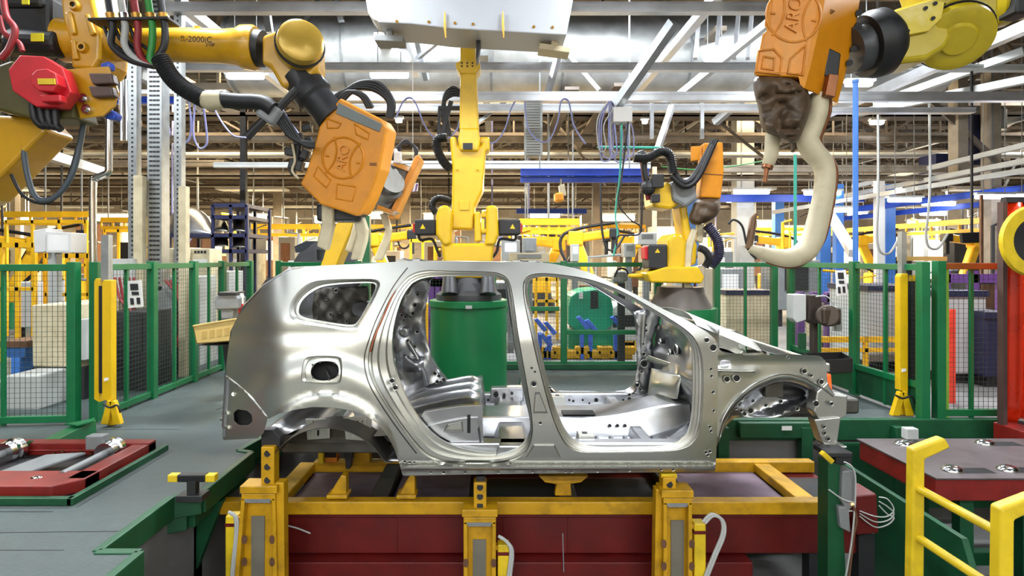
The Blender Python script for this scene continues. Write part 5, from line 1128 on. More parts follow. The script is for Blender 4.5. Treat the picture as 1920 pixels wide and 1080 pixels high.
mb = MB(); mb.bb(P(372, 648, 5.72), V((P(440, 640, 5.72).x, 6.2, P(0, 646.5, 5.72).z))); mb.build('shelf_bracket', m_dark, gm)
mb = MB(); mb.pp([(446, 550), (456, 550), (457, 590), (447, 590)], 6.18, .01); sg = mb.build('sign', m_paper, gm); mb = MB(); mb.pp([(447, 570), (457, 570), (457, 590), (447, 590)], 6.175, .004); mb.build('sign_flash', m_redb, sg)
g2 = thing('gearmotor_stand', 'dark gearmotor with pale control box in front of the right mesh fence', 'gearmotor', V((P(1525, 600, 6.4).x, 6.4, 0)))
mb = MB(); mb.pp([(1487, 552), (1512, 552), (1512, 600), (1494, 606), (1487, 598)], 6.35, .15); mb.build('control_box', m_lgrey, g2, bevel=.01)
mb = MB(); mb.pp([(1516, 553), (1540, 553), (1544, 590), (1530, 610), (1516, 600)], 6.36, .16); mb.pp([(1524, 600), (1534, 600), (1534, 690), (1524, 690)], 6.4, .08); mb.build('gearbox', mat('brown_iron', '#3b332f', .5, .3), g2, bevel=.012)
mb = MB(); mb.cyl(P(1552, 592, 6.2), P(1550, 592, 6.5), .12, .12, 20); mb.box(P(1550, 592, 6.3), (.2, .22, .18)); mb.build('motor', mat('motor_brown', '#4a4038', .4, .5), g2, bevel=.02)
mb = MB(); mb.pp([(1568, 574), (1580, 576), (1580, 620), (1568, 622)], 6.4, .1); mb.build('filter_bowl', m_lgrey, g2, bevel=.01)
hose('cable', g2, m_lgrey, 1.3, 6.2, (1530, 556), (1550, 556), (1562, 570), (1560, 580))
mb = MB(); mb.pp([(1500, 625), (1512, 625), (1512, 655), (1500, 655)], 6.4, .05); mb.bb((P(1528, 650, 6.45).x-.05, 6.4, 0), (P(1528, 650, 6.45).x+.05, 6.5, .35)); mb.build('stand', m_greend, g2)
tr = thing('black_tray', 'black plastic tray on green supports in front of the right mesh fence', 'tray', P(1560, 690, 6.0))
mb = MB(); T0 = [P(1508, 662, 6.3), P(1578, 660, 6.3), P(1598, 672, 5.9), P(1530, 676, 5.9)]
mb.prism([p-V((0, 0, .14)) for p in T0], (0, 0, .012))
for i in range(4): a, b = T0[i], T0[(i+1) % 4]; mb.bar(a-V((0, 0, .07)), b-V((0, 0, .07)), .012, .14)
mb.build('tub', m_black, tr)
mb = MB(); mb.pp([(1556, 694), (1598, 694), (1600, 735), (1560, 720)], 5.95, .2); mb.build('support', m_greend, tr)
# gate edge, curtain and yellow wheel at the right border
mb = MB(); mb.bb((P(1881, 600, 5.0).x, 5.0, -.05), (P(1889, 600, 5.0).x, 5.06, P(1885, 378, 5.0).z)); tag(mb.build('gate_post', mat('brown_post', '#4a3430', .5), None), 'tall dark brown post at the left edge of the orange curtain', 'post')
cu = thing('welding_curtain', 'glossy orange red welding curtain at the right picture edge', 'curtain', (4.9, 5.05, .04))
x0 = P(1889, 600, 5.05).x
mb = MB(); mb.grid(lambda u, v: V((x0+1.0*u, 5.08+.025*math.sin(u*38)+.008*math.sin(u*11+v*5), .02+1.98*v)), 60, 12); mb.build('sheet', m_curt, cu, smooth=60, solid=.003)
mb = MB(); mb.bb((x0, 5.06, 2.0), (x0+1.0, 5.12, 2.05)); mb.build('top_bar', m_dark, cu)
wh_ = thing('hose_reel', 'yellow round hose reel cut off by the right picture edge', 'hose reel', P(1935, 455, 4.7))
mb = MB(); mb.lathe(P(1946, 452, 4.7), (0, 1, 0), [(0, .20), (0, .29), (.03, .30), (.05, .27), (.07, .16), (.14, .16)], 36, cap=False); mb.build('rim', m_yelk, wh_, smooth=40); mb = MB(); mb.lathe(P(1946, 452, 4.72), (0, 1, 0), [(0, .20), (.03, .2)], 30); mb.build('hub', m_dark, wh_); mb = MB(); mb.bb(P(1946, 452, 4.78)-V((.04, 0, 0)), P(1946, 452, 4.86)+V((.04, 0, -1.48))); mb.build('stand', m_dark, wh_)
# ---------------------------------------------------------------- overhead steelwork over the cell (structure)
TN = [0]
def trim(mb, m, **k):
    TN[0] += 1; return struct('trim_%d' % TN[0], mb, m, **k)
def hbeam(x0, x1, y, Y, h, m=m_alu, d=.12, slot=True):
    a = P(x0, y, Y); b = P(x1, y, Y); H = h*Y/F; mb = MB()
    mb.bb((a.x, Y, a.z-H/2), (b.x, Y+d, a.z+H/2))
    if slot: mb.bb((a.x, Y-.008, a.z+H*.18), (b.x, Y, a.z+H*.46)); mb.bb((a.x, Y-.008, a.z-H*.46), (b.x, Y, a.z-H*.2))
    return trim(mb, m)
hbeam(300, 700, 12, 7.2, 19); hbeam(1070, 1470, 12, 7.2, 19)
hbeam(200, 1470, 124, 9.0, 15); hbeam(560, 1980, 180, 8.6, 17); hbeam(640, 1500, 201, 10.0, 14); hbeam(1560, 1830, 206, 8.8, 10)
hbeam(700, 1220, 309, 11.5, 15, m_lgrey); hbeam(0, 420, 306, 16, 12, m_truss); hbeam(400, 860, 309, 14, 10, m_lgrey); hbeam(1350, 1860, 316, 14, 13, m_truss); hbeam(1350, 1840, 334, 14.2, 8, m_truss); hbeam(1660, 1960, 126, 10, 12, m_lgrey)
def ybeam(x, z, y0, y1, w=.12, h=.14, m=m_alu): mb = MB(); mb.bb((x-w/2, y0, z-h/2), (x+w/2, y1, z+h/2)); return trim(mb, m)
for x, z, y0, y1 in ((4.75, 4.15, 4.6, 9), (6.4, 4.3, 5, 12), (-1.4, 4.75, 6.5, 10), (2.9, 4.95, 6, 13), (-4.2, 4.9, 6, 12), (8.5, 5.2, 8, 14)): ybeam(x, z, y0, y1)
def strut(x0, y0, Y0, x1, y1, Y1, w=.07, m=m_alu): mb = MB(); mb.bar(P(x0, y0, Y0), P(x1, y1, Y1), w); return trim(mb, m)
strut(1264, 42, 7.6, 1157, 196, 8.5, .13, m_galv2); strut(838, 64, 8.4, 782, 110, 9, .06); strut(955, 62, 8.4, 1040, 108, 9, .06); strut(775, 46, 8.8, 800, 150, 9.3, .08); strut(1050, 92, 8.8, 1026, 180, 9, .08)
strut(640, 40, 12, 632, 0, 12, .12); strut(500, 20, 9, 506, 62, 9, .1); strut(330, 20, 8.6, 440, 120, 10, .11); strut(0, 262, 8, 190, 322, 11, .16, m_lgrey); strut(190, 105, 8, 380, 200, 12, .14, m_lgrey); strut(1230, 290, 9, 1260, 200, 9.5, .08)
for x in (1312, 1350, 1385, 1410): strut(x, 20, 11, x-8, 110, 10.5, .07)
for x0, y0, x1, y1 in ((1470, 20, 1260, 190), (1560, 40, 1340, 230), (1920, 150, 1600, 214), (1920, 96, 1640, 196)): strut(x0, y0, 9.6, x1, y1, 11.5, .13, m_lgrey)
for x in (1222, 1316): strut(x, 190, 10, x, 260, 10, .06)
# big round duct with joint rings
mb = MB(); dz = P(0, 106, 13).z; mb.cyl((-5.9, 13, dz), (10, 13, dz), .90, None, 48)
dct = mb.build('ventilation_duct', m_galv, None, smooth=40); tag(dct, 'huge round galvanised ventilation duct running across under the roof', 'duct')
for x in (-5.8, -3.3, -.1, 1.45, 4.2, 7):
    mb = MB(); mb.lathe((x-.03, 13, dz), (1, 0, 0), [(0, .90), (0, .935), (.05, .935), (.05, .90)], 48, cap=False); mb.build('joint_ring', m_galv2, dct, smooth=40)
# roof trusses and purlins
def truss(Y, zb, zt, x0, x1, step, m, w=.14, vert=False):
    mb = MB(); mb.bb((x0, Y, zb-w/2), (x1, Y+w, zb+w/2)); mb.bb((x0, Y, zt-w/2), (x1, Y+w, zt+w/2)); x = x0; up = True
    while x < x1:
        mb.bar((x, Y+w/2, zb if up else zt), (x+step, Y+w/2, zt if up else zb), w*.6); 
        if vert or random.random() < .3: mb.bar((x, Y+w/2, zb), (x, Y+w/2, zt), w*.5)
        x += step; up = not up
    return trim(mb, m)
for i, Y in enumerate((14.5, 17.5, 21, 24.5, 28, 32, 36, 41)):
    zb = 5.9+.03*i; truss(Y, zb, 8.2, -28, 28, 1.9, (m_truss, m_trussd, m_lgrey)[i % 3], .16)
    truss(Y+1.5, zb-.9, zb-.05, -28, 28, (1.5, 2.3, 1.1)[i % 3], m_trussd, .09, i % 2 == 0)
for x in range(-27, 28, 3):
    mb = MB(); mb.bb((x, 12, 8.3), (x+.16, 46, 8.55)); mb.bb((x+.9, 14, 6.1), (x+1.0, 46, 6.2)); trim(mb, m_trussd)
for i, (Y, z, r, m) in enumerate(((15.5, 4.75, .10, m_truss), (16.2, 4.45, .08, m_lgrey), (18.5, 4.9, .14, m_truss), (19.5, 4.5, .09, m_truss), (22.5, 4.9, .12, m_lgrey), (26, 5.0, .16, m_truss), (30, 5.1, .15, m_trussd))):
    mb = MB(); mb.cyl((-26, Y, z), (26, Y, z), r, None, 10); trim(mb, m, smooth=40)
for i, (Y, z, h, m) in enumerate(((15, 5.25, .22, m_trussd), (20, 5.2, .3, m_trussd), (25, 4.7, .35, m_trussd), (33, 4.6, .4, m_trussd), (17, 3.95, .12, m_trussd))):
    mb = MB(); mb.bb((-26, Y, z), (26, Y+.5, z+.04)); mb.bb((-26, Y, z), (26, Y+.03, z+h*.5)); trim(mb, m)
rb = random.Random(11)
for k in range(42):      # loose bracing and hanging straps among the trusses
    Y = rb.uniform(11.5, 24); px = rb.uniform(-50, 1950); zt = rb.uniform(5.6, 7.6); x = P(px, 0, Y).x; dx = rb.choice((-1, 1))*rb.uniform(.5, 2.4); dz = rb.uniform(.8, 2.2)
    mb = MB(); mb.bar((x, Y, zt), (x+dx, Y+rb.uniform(-.8, .8), zt-dz), rb.uniform(.05, .13)); trim(mb, rb.choice((m_trussd, m_trussd, m_truss, m_galv2, m_dark)))
for k in range(16):      # cable trays and conduits running away from the camera
    x = -13+k*1.75+rb.uniform(-.5, .5); z = rb.uniform(4.6, 6.2); mb = MB(); mb.bb((x, 11.5, z), (x+rb.uniform(.08, .35), 30, z+rb.uniform(.05, .12))); trim(mb, rb.choice((m_trussd, m_truss, m_galv2, m_dark)))
# building columns
for i, (px, Y, w, m) in enumerate(((1398, 17, .52, m_lgrey), (1652, 15, .2, m_white), (1670, 16, .28, m_bluep), (1548, 17, .32, m_bluep), (1575, 16, .22, m_bluep), (1462, 19, .3, m_bluep), (1120, 24, .35, m_trussd), (455, 15, .15, m_dark), (20, 20, .3, m_truss), (1228, 13, .09, m_cream), (1300, 20, .4, m_bluep), (520, 26, .4, m_truss), (760, 26, .4, m_truss))):
    p = P(px, 485, Y); mb = MB(); top = 5.8 if i in (0, 7, 8, 11, 12, 6) else 3.6
    mb.bb((p.x-w/2, Y, 0), (p.x+w/2, Y+w*.8, top)); mb.bb((p.x-w*.7, Y-.02, 0), (p.x+w*.7, Y+w*.85, .03)); trim(mb, m)
# ceiling lamps: bodies for the hall fill lights
lamp0 = None
HROW = []
for h_ in HALL:
    if h_[1] not in HROW: HROW.append(h_[1])
def hall_label(i):
    r_ = [k for k, h_ in enumerate(HALL) if h_[1] == HALL[i][1]]
    return 'wide ceiling fill luminaire, %s from left in the %s lamp row from the rear' % (ORD[r_.index(i)], ORD[HROW.index(HALL[i][1])])
for i, (lx, ly, lz) in enumerate(HALL):
    L = 3.7 if ly < 0 else 1.5 if ly < 12 else 2.4; W_ = .5 if ly < 0 else .34 if ly < 12 else .6
    if lamp0 is None or i in (8, 12, 16, 20, 25):
        t = thing('hall_fill_luminaire', hall_label(i), 'ceiling lamp', (lx, ly, lz), 'rows of hall luminaires')
        mb = MB(); mb.bb((lx-L/2-.03, ly-W_/2-.03, lz+.015), (lx+L/2+.03, ly+W_/2+.03, lz+.09)); mb.build('lamp_housing', m_lgrey, t)
        mb = MB(); mb.bar((lx-L*.3, ly, lz+.09), (lx-L*.3, ly, 9.0), .015); mb.bar((lx+L*.3, ly, lz+.09), (lx+L*.3, ly, 9.0), .015); mb.build('hanger', m_grey, t)
        lamp0 = t
    else: dup(lamp0, (lx, ly, lz), hall_label(i))
# individual tube lamps that the picture shows
def tube_lamp(label, x0, x1, y, Y, hpx=10, m=None, hang=None):
    a = P(x0, y, Y); b = P(x1, y, Y); h = hpx*Y/F; t = thing('tube_lamp', label, 'tube lamp', (a+b)/2)
    mb = MB(); mb.bb((a.x, Y-.06, a.z-h/2), (b.x, Y+.06, a.z+h/2)); mb.build('lamp_tube', m or m_lamp, t, bevel=h*.3)
    mb = MB(); mb.bb((a.x-.04, Y-.08, a.z+h/2), (b.x+.04, Y+.08, a.z+h/2+.05)); mb.build('lamp_housing', m_lgrey, t)
    z1 = hang or 9.0
    mb = MB()
    for f in (.2, .8): mb.bar((a.x+(b.x-a.x)*f, Y, a.z+h/2+.05), (a.x+(b.x-a.x)*f, Y, z1), .012)
    mb.build('hanger', m_grey, t); return t
tube_lamp('bright tube lamp right of the lettered robot arm', 426, 494, 143, 9.4, 10); tube_lamp('bright tube lamp between the tan wrist cover and the centre robot', 694, 766, 139, 9.4, 15)
tube_lamp('bright lamp left of the large worn gun', 1318, 1362, 105, 10.5, 22); tube_lamp('tube lamp behind the blue vertical pipe under the upper right robot wrist', 1586, 1634, 158, 11, 8)
tube_lamp('small tilted tube lamp right of the cream gun arm', 1632, 1656, 230, 15, 7); tube_lamp('tiny lamp spot above the orange gun with leather cover', 1204, 1214, 228, 15, 8); tube_lamp('tiny lamp spot right of the grey plated gun', 742, 754, 226, 15, 8)
for i, (x0, x1, y, Y, lab) in enumerate(((1376, 1442, 360, 16, 'left of the cream gun arm bend'), (1508, 1576, 362, 16, 'behind the cream gun arm'), (1530, 1602, 394, 15, 'left of the blue vertical pipe low down'), (1666, 1726, 375, 14, 'in the middle of the blue light gantry'), (1730, 1790, 382, 15, 'in the blue gantry right of the oval lamp'), (1830, 1898, 369, 13, 'near the top of the orange curtain'), (1590, 1626, 401, 18, 'low between the two blue columns'), (1362, 1384, 376, 18, 'beside the orange gun with leather cover'), (1905, 1960, 368, 13, 'at the right picture edge'), (1725, 1775, 400, 20, 'under the blue light gantry'), (1640, 1690, 352, 17, 'above the blue light gantry'))):
    tube_lamp('cold white tube lamp '+lab, x0, x1, y, Y, 8)
for i, (x0, x1, y, Y, lab) in enumerate(((180, 240, 408, 20, 'behind the silver pipe at left'), (468, 500, 410, 22, 'right of the navy rack'), (690, 718, 404, 22, 'under the orange guns'), (795, 812, 408, 22, 'left of the centre robot fork'), (990, 1050, 402, 20, 'under the blue crane beam'), (1130, 1190, 408, 22, 'left of the far right robot'), (0, 60, 408, 22, 'at the left picture edge'), (590, 640, 412, 26, 'behind the cream gun arms'), (1420, 1470, 420, 26, 'behind the white column'), (1700, 1760, 420, 24, 'behind the right light curtain'))):
    tube_lamp('warm tube lamp in the far hall '+lab, x0, x1, y, Y, 13, m_lampw)
# blue crane beams and rails
def rail(label, x0, x1, y, Y0, h, m, Y1=None, y1=None, d=.14):
    a = P(x0, y, Y0); b = P(x1, y if y1 is None else y1, Y1 or Y0); H = h*Y0/F; t = thing('crane_girder', label, 'crane girder', (a+b)/2)
    mb = MB(); mb.bar(a, b, d*.4, H*.9); mb.bar(a+V((0, 0, H*.45)), b+V((0, 0, H*.45)), d*.8, .015); mb.bar(a-V((0, 0, H*.45)), b-V((0, 0, H*.45)), d*.8, .015)
    mb.build('girder', m, t); mb = MB()
    for f in (.15, .85): p = a.lerp(b, f); mb.bar(p+V((0, 0, H*.5)), (p.x, p.y, 9.0), .025)
    mb.build('hanger', m_grey, t); return t
rail('upper bright blue crane rail right of the centre robot', 976, 1216, 323, 10.5, 12, m_blue); rail('lower bright blue crane rail right of the centre robot', 976, 1216, 337, 10.6, 10, m_blue)
rail('blue crane rail behind the perforated columns at upper left', 198, 336, 188, 10, 13, m_blue)
rail('navy blue beam low in the far hall right of the centre robot', 968, 1100, 396, 18, 9, m_blue); rail('blue gantry rail rising to the right above the right fence', 1560, 1930, 398, 17, 10, m_blue, 13, 352); rail('second blue gantry rail under the first at right', 1540, 1930, 414, 18, 8, m_blue, 14, 374); rail('blue cross rail above the white column', 1350, 1620, 372, 17, 14, m_blue); rail('long dark blue rail in the far hall at left', 0, 360, 402, 22, 8, m_blued)
for i, (x0, y0, x1, y1, Y0, Y1) in enumerate(((1450, 398, 1930, 318, 18, 12), (1560, 372, 1930, 300, 17, 12), (1600, 350, 1930, 270, 16, 12))): strut(x0, y0, Y0, x1, y1, Y1, .11, m_lgrey)
# ladder-like cable tray, strut columns, pipes near the cell
lt = thing('cable_ladder', 'vertical white cable ladder hanging right of the centre robot', 'cable tray', P(1000, 292, 9.95))
mb = MB(); 
for x in (985, 1015): mb.bar(P(x, 180, 9.95), P(x, 292, 9.95), .04)
mb.build('side_rail', m_lgrey, lt); mb = MB()
for i in range(22): mb.bar(P(985, 184+i*5, 9.95), P(1015, 184+i*5, 9.95), .022)
mb.pp([(987, 180), (1013, 180), (1013, 292), (987, 292)], 9.98, .01); mb.build('rung_pattern', m_lgrey, lt)
for lab, x0, x1, y0, w2, m in (('left galvanised strut column behind the corrugated sleeve', 240, 256, 60, .1, m_galv2), ('wide perforated cable tray column at left', 276, 303, -60, .18, m_galv2), ('right galvanised strut column at left', 326, 340, -60, .1, m_galv2)):
    Yp = 7.3; t = thing('strut_column', lab, 'column', V((P((x0+x1)/2, 485, Yp).x, Yp, 0)))
    a = P(x0, y0, Yp); b = P(x1, y0, Yp); mb = MB(); mb.bb((a.x, Yp, 0), (b.x, Yp+w2, a.z)); c = mb.build('channel', m, t)
    mb = MB(); n = int(a.z/.06)
    for i in range(n):
        for fx in ((.5,) if x1-x0 < 20 else (.25, .5, .75)): xx = a.x+(b.x-a.x)*fx; mb.box((xx, Yp-.001, .05+i*.06), ((b.x-a.x)*.22, .004, .024))
    mb.build('hole_pattern', m_dark, c)
for lab, x0, x1, y0 in (('cream cable cover beside the left strut column', 254, 271, 330), ('cream cable cover beside the right strut column', 338, 352, 350)):
    a = P(x0, y0, 7.2); b = P(x1, y0, 7.2); mb = MB(); mb.bb((a.x, 7.15, 0), (b.x, 7.25, a.z)); tag(mb.build('cable_cover', m_cream, None, bevel=.006), lab, 'cable cover')
mb = MB(); mb.tube(cr_spline(pts(6.6, (205, 180), (204, 300), (203, 322), (190, 330), (178, 336), (174, 360), (176, 560), (177, 700)), 6), .04, 14); tag(mb.build('silver_pipe', m_chrome, None, smooth=50), 'shiny silver pipe with an offset bend behind the left light curtain', 'pipe')
for x, lab in ((228, 'left of the pair of short chrome rods'), (238, 'right of the pair of short chrome rods')): mb = MB(); mb.cyl(P(x, 150, 8), P(x, 264, 8), .03, None, 12); mb.cyl(P(x, 150, 8), (P(x, 0, 8).x, 8, 9.0), .008, None, 8); tag(mb.build('chrome_rod', m_chrome, None, smooth=40), 'short hanging chrome rod, '+lab, 'rod')
mb = MB(); mb.cyl(P(1604, 150, 6.35), P(1604, 492, 6.35), .028, None, 12); mb.cyl(P(1604, 155, 6.35), P(1604, 150, 6.35), .035, None, 12); tag(mb.build('blue_pipe', m_bluep, None, smooth=40), 'blue vertical pipe rising from the right mesh fence', 'pipe')
mb = MB(); mb.cyl(P(1491, 290, 7.6), P(1491, 500, 7.6), .02, None, 10); tag(mb.build('green_pipe', m_teal, None, smooth=40), 'thin teal vertical pipe left of the cream gun arm', 'pipe')
hbeam(196, 424, 172, 8.1, 8)
# lilac cables festooned under the beams
def cable(label, m, r, Y, *xy, cat='cable', name='hanging_cable'):
    mb = MB(); mb.tube(cr_spline(pts(Y, *xy), 8), r*Y/F, 6); return tag(mb.build(name, m, None, smooth=60), label, cat)
cable('lilac cable looping from the corrugated sleeve to the black cable boot', m_cabB, 1.6, 5.2, (403, 206), (418, 232), (438, 254), (462, 258))
cable('lilac cable loop right of the grey plated gun', m_cabB, 1.6, 8.58, (742, 222), (755, 192), (768, 183), (780, 195), (795, 232), (812, 256), (834, 262), (858, 240), (866, 200))
cable('lilac cable loop right of the centre robot shaft', m_cabB, 1.6, 8.58, (900, 258), (925, 268), (945, 245), (958, 205), (966, 190)); cable('lilac cable loop below the cable ladder', m_cabB, 1.6, 8.58, (984, 190), (990, 240), (1010, 264), (1030, 262), (1046, 225), (1052, 190), (1066, 190), (1076, 235), (1098, 270))
cable('narrow lilac cable loop behind the strut columns', m_cabB, 1.6, 8.08, (306, 170), (314, 225), (318, 250), (310, 262), (303, 260)); cable('lilac double cable loop hanging right of the strut columns', m_cabB, 1.8, 8.08, (352, 174), (358, 230), (354, 262), (340, 270), (346, 268)); cable('lilac hairpin cable loop under the black hose', m_cabB, 1.8, 8.08, (368, 174), (362, 245), (372, 276), (384, 275), (388, 255), (378, 174)); cable('lilac cable end beside the tool flange', m_cabB, 1.6, 5.4, (524, 196), (545, 230), (560, 250))
jbx = thing('junction_box', 'white junction box with a tangle of lilac cables hanging under the beam', 'junction box', P(1168, 228, 8.5))
mb = MB(); mb.pp([(1150, 200), (1186, 200), (1186, 228), (1150, 228)], 8.4, .2); mb.build('case', m_white, jbx, bevel=.01)
for i in range(8):
    w = 8+3*(i % 3); x = 1128+i*7; b_ = 285+(i*17) % 22
    hose('looped_cable', jbx, m_cabB if i % 4 else m_lgrey, 1.3, 8.45+.02*i, (1140+i, 190), (x-w, 225+i*2), (x-w+2, b_-10), (x+2, b_), (x+w, b_-12), (x+w-4, 235), (1150+i, 205))
hose('supply_cable', jbx, m_teal, 1.8, 8.5, (1166, 228), (1162, 330), (1154, 400), (1158, 440), (1150, 480)); hose('supply_cable', jbx, m_dark, 1.6, 8.4, (1178, 228), (1166, 330), (1160, 380), (1180, 410), (1200, 424), (1196, 440), (1160, 442), (1156, 462))
mb = MB(); mb.tube(pts(9, (1120, 276), (1240, 277)), .02, 8); tag(mb.build('teal_pipe', m_teal, None), 'thin teal horizontal pipe behind the cable tangle', 'pipe')
cable('green sagging cable between the two right guns', m_cabG, 1.2, 9, (1240, 312), (1300, 318), (1370, 312), (1420, 304), (1440, 300))
hl = thing('hoist', 'small orange hoist hanging under the blue crane rails', 'hoist', P(1048, 375, 10.4))
mb = MB(); mb.pp([(1040, 362), (1056, 360), (1058, 376), (1042, 378)], 10.3, .25); mb.build('body', mat('hoist_orange', '#e0901c', .5), hl, bevel=.03); mb = MB(); mb.pp([(1048, 348), (1058, 344), (1062, 366), (1050, 366)], 10.32, .1); mb.bar(P(1052, 336, 10.56), P(1050, 362, 10.4), .03); mb.build('chain_bag', m_cream, hl)
mb = MB(); mb.pp([(763, 345), (784, 343), (783, 358), (764, 360)], 7.5, .02); mb.bar(P(774, 344, 7.51), (P(774, 0, 7.51).x, 7.51, 9.0), .006)
sgn = tag(mb.build('hazard_plate', m_white, None), 'small white and purple striped plate right of the open sided gun', 'sign')
mb = MB()
for i in range(3): mb.pp([(766+i*7, 345), (770+i*7, 344.5), (766+i*7, 359), (763.5+i*7, 359.5)], 7.495, .004)
mb.build('stripe_pattern', m_purp, sgn)
mb = MB(); mb.bb(P(1820, 300, 14), P(1860, 215, 14)+V((0, .5, 0))); mb.bb(P(1838, 326, 14), P(1846, 300, 14)+V((0, .2, 0))); tag(mb.build('air_unit', m_blued, None), 'dark blue air handling box high at right near the picture edge', 'air unit')
mb = MB(); mb.bb(P(1755, 322, 14.5), P(1806, 288, 14.5)+V((0, .6, 0))); tag(mb.build('air_unit', m_blued, None), 'lower blue air handling box high at right', 'air unit')
mb = MB(); mb.cyl(P(1866, 245, 14), P(1866, 208, 14), .22, None, 20); tag(mb.build('exhaust_stub', m_galv, None, smooth=40), 'short grey exhaust cylinder high at right beside the blue box', 'exhaust')
for x in (1806, 1868): mb = MB(); p = P(x, 0, 13.6); mb.bb((p.x-.12, 13.6, 0 if x > 1850 else 3.4), (p.x+.12, 13.9, 6)); trim(mb, m_truss)
# ---------------------------------------------------------------- far hall beyond the fences
rng = random.Random(3)
# equipment standing just behind the left fence
t = thing('white_cabinet', 'large off-white cabinet on a dark base behind the left mesh fence', 'cabinet', V((P(107, 600, 6).x, 6, 0)))
mb = MB(); mb.pp([(58, 572), (150, 569), (150, 690), (60, 688)], 6, .8); mb.build('body', m_cream, t, bevel=.02); mb = MB(); mb.pp([(140, 600), (160, 598), (160, 676), (140, 676)], 5.9, .3); mb.build('side_box', m_lgrey, t, bevel=.01)
mb = MB(); mb.bb((P(60, 688, 6).x, 6, 0), (P(158, 688, 6).x, 6.8, P(60, 689, 6).z)); mb.build('base', m_dark, t)
t = thing('blue_stand', 'blue steel machine stand at the left picture edge behind the mesh', 'machine stand', V((P(30, 700, 6.4).x, 6.4, 0)))
mb = MB(); mb.pp([(6, 652), (48, 650), (46, 668), (38, 672), (38, 730), (20, 730), (20, 672), (8, 668)], 6.4, .3); mb.build('column', m_bluep, t, bevel=.01); mb = MB(); mb.pp([(0, 640), (50, 640), (50, 652), (0, 652)], 6.35, .4); mb.build('tool_bed', m_rust, t); mb = MB(); mb.bb((P(-20, 700, 6.4).x, 6.3, 0), (P(60, 700, 6.4).x, 6.9, .12)); mb.build('base', m_grey, t)
t = thing('pale_bin', 'pale grey bin standing on the floor behind the left mesh fence', 'bin', V((P(30, 800, 5.6).x, 5.6, 0)))
mb = MB(); mb.bb((P(8, 800, 5.6).x, 5.6, 0), (P(70, 800, 5.6).x, 6.0, .35)); mb.build('tub', m_lgrey, t, bevel=.02)
t = thing('display_cabinet', 'white control cabinet with pale screen on the left above the mesh fence', 'cabinet', V((P(98, 480, 7.6).x, 7.6, 0)))
mb = MB(); mb.pp([(62, 432), (86, 428), (86, 472), (64, 474)], 7.6, .3); mb.pp([(86, 434), (133, 436), (133, 474), (86, 474)], 7.55, .3); mb.build('case', m_white, t, bevel=.01); mb = MB(); mb.pp([(90, 440), (128, 441), (128, 470), (90, 470)], 7.545, .01); mb.build('screen', m_paper, t); mb = MB(); mb.bb((P(90, 480, 7.7).x, 7.7, 0), (P(106, 480, 7.7).x, 7.8, P(0, 474, 7.7).z)); mb.build('stand', m_lgrey, t)
t = thing('electrical_cabinet', 'beige electrical panel with labels behind the left fence below the navy rack', 'control panel', V((P(350, 480, 8.6).x, 8.6, 0)))
mb = MB(); mb.pp([(306, 466), (352, 464), (352, 640), (306, 640)], 8.6, .4); mb.pp([(350, 465), (393, 466), (393, 640), (350, 640)], 8.7, .4); mb.build('case', m_cream, t, bevel=.01)
mb = MB(); 
for i in range(4): mb.pp([(364+i*6, 470), (368+i*6, 470), (368+i*6, 475), (364+i*6, 475)], 8.69, .01)
for i in range(8): mb.pp([(324, 470+i*4), (332, 469+i*4), (332, 470+i*4), (324, 471+i*4)], 8.59, .01)
mb.build('vent_slots', m_dark, t); mb = MB(); mb.pp([(362, 486), (388, 486), (388, 496), (362, 496)], 8.69, .01); mb.build('label', m_white, t); mb = MB(); mb.bb((P(306, 640, 8.6).x, 8.6, 0), (P(393, 640, 8.6).x, 9.1, P(0, 640, 8.6).z)); mb.build('plinth', m_grey, t)
t = thing('navy_rack', 'navy steel storage rack holding silver pressed panels at left', 'rack', V((P(420, 430, 12).x, 12, 0)))
a = P(388, 380, 12); b = P(462, 500, 12)
mb = MB()
for x in (316, 398, 432, 462):
    for yy in (12, 13.2): mb.bb((P(x, 0, 12).x-.03, yy, 0), (P(x, 0, 12).x+.03, yy+.06, P(0, 384 if x > 390 else 440, 12).z))
mb.build('uprights', m_blued, t); mb = MB()
for y in (384, 406, 440, 470): mb.bb((P(316 if y > 430 else 398, y, 12).x, 12, P(0, y, 12).z-.05), (b.x, 13.2, P(0, y, 12).z+.03))
mb.build('shelf_frame', m_blued, t)
fn = thing('metal_pressing', 'large curved silver metal panel lying on the navy rack', 'metal panel', P(355, 440, 11.8))
def pan(u, v): p = P(314+84*u, 440, 12+.9*v); p.z += .66*(math.sin(math.pi*(.06+.88*u))**.45)*math.sin(1.5*v+.02)*(1-.12*u); return p
mb = MB(); mb.grid(pan, 26, 10); mb.build('skin', m_steel_in, fn, smooth=50, solid=.01)
for i, (x, y) in enumerate(((415, 434), (448, 434), (415, 462), (448, 464))):
    mb = MB(); mb.grid(lambda u, v: P(x-15+28*u, y, 12.05+.8*v)+V((0, 0, .30*math.sin(math.pi*(.05+.9*u))**.5*math.sin(1.5*v+.02))), 14, 5); tag(mb.build('metal_pressing', m_steel_dk, None, smooth=50, solid=.01), ['dull metal panel top left in the navy rack', 'dull metal panel top right in the navy rack', 'dull metal panel lower left in the navy rack', 'dull metal panel lower right in the navy rack'][i], 'metal panel')
ph = thing('parked_car', 'dark car shell parked behind the tan crate beyond the fence', 'car', V((P(592, 485, 12).x, 12, 0)))
def shell(u, v): 
    x = -1.3+2.4*u; prof = [.55, .95, 1.05, 1.5, 1.72, 1.75, 1.6, .9]; k = u*7; i = min(6, int(k)); z = prof[i]+(prof[i+1]-prof[i])*sstep(0, 1, k-i); w = .8*min(1, math.sin(math.pi*v)*1.6); return V((P(592, 485, 12).x+x, 12.8-1.0*math.cos(math.pi*v), .35+(z-.2)*min(1, math.sin(math.pi*v)*2.2)))
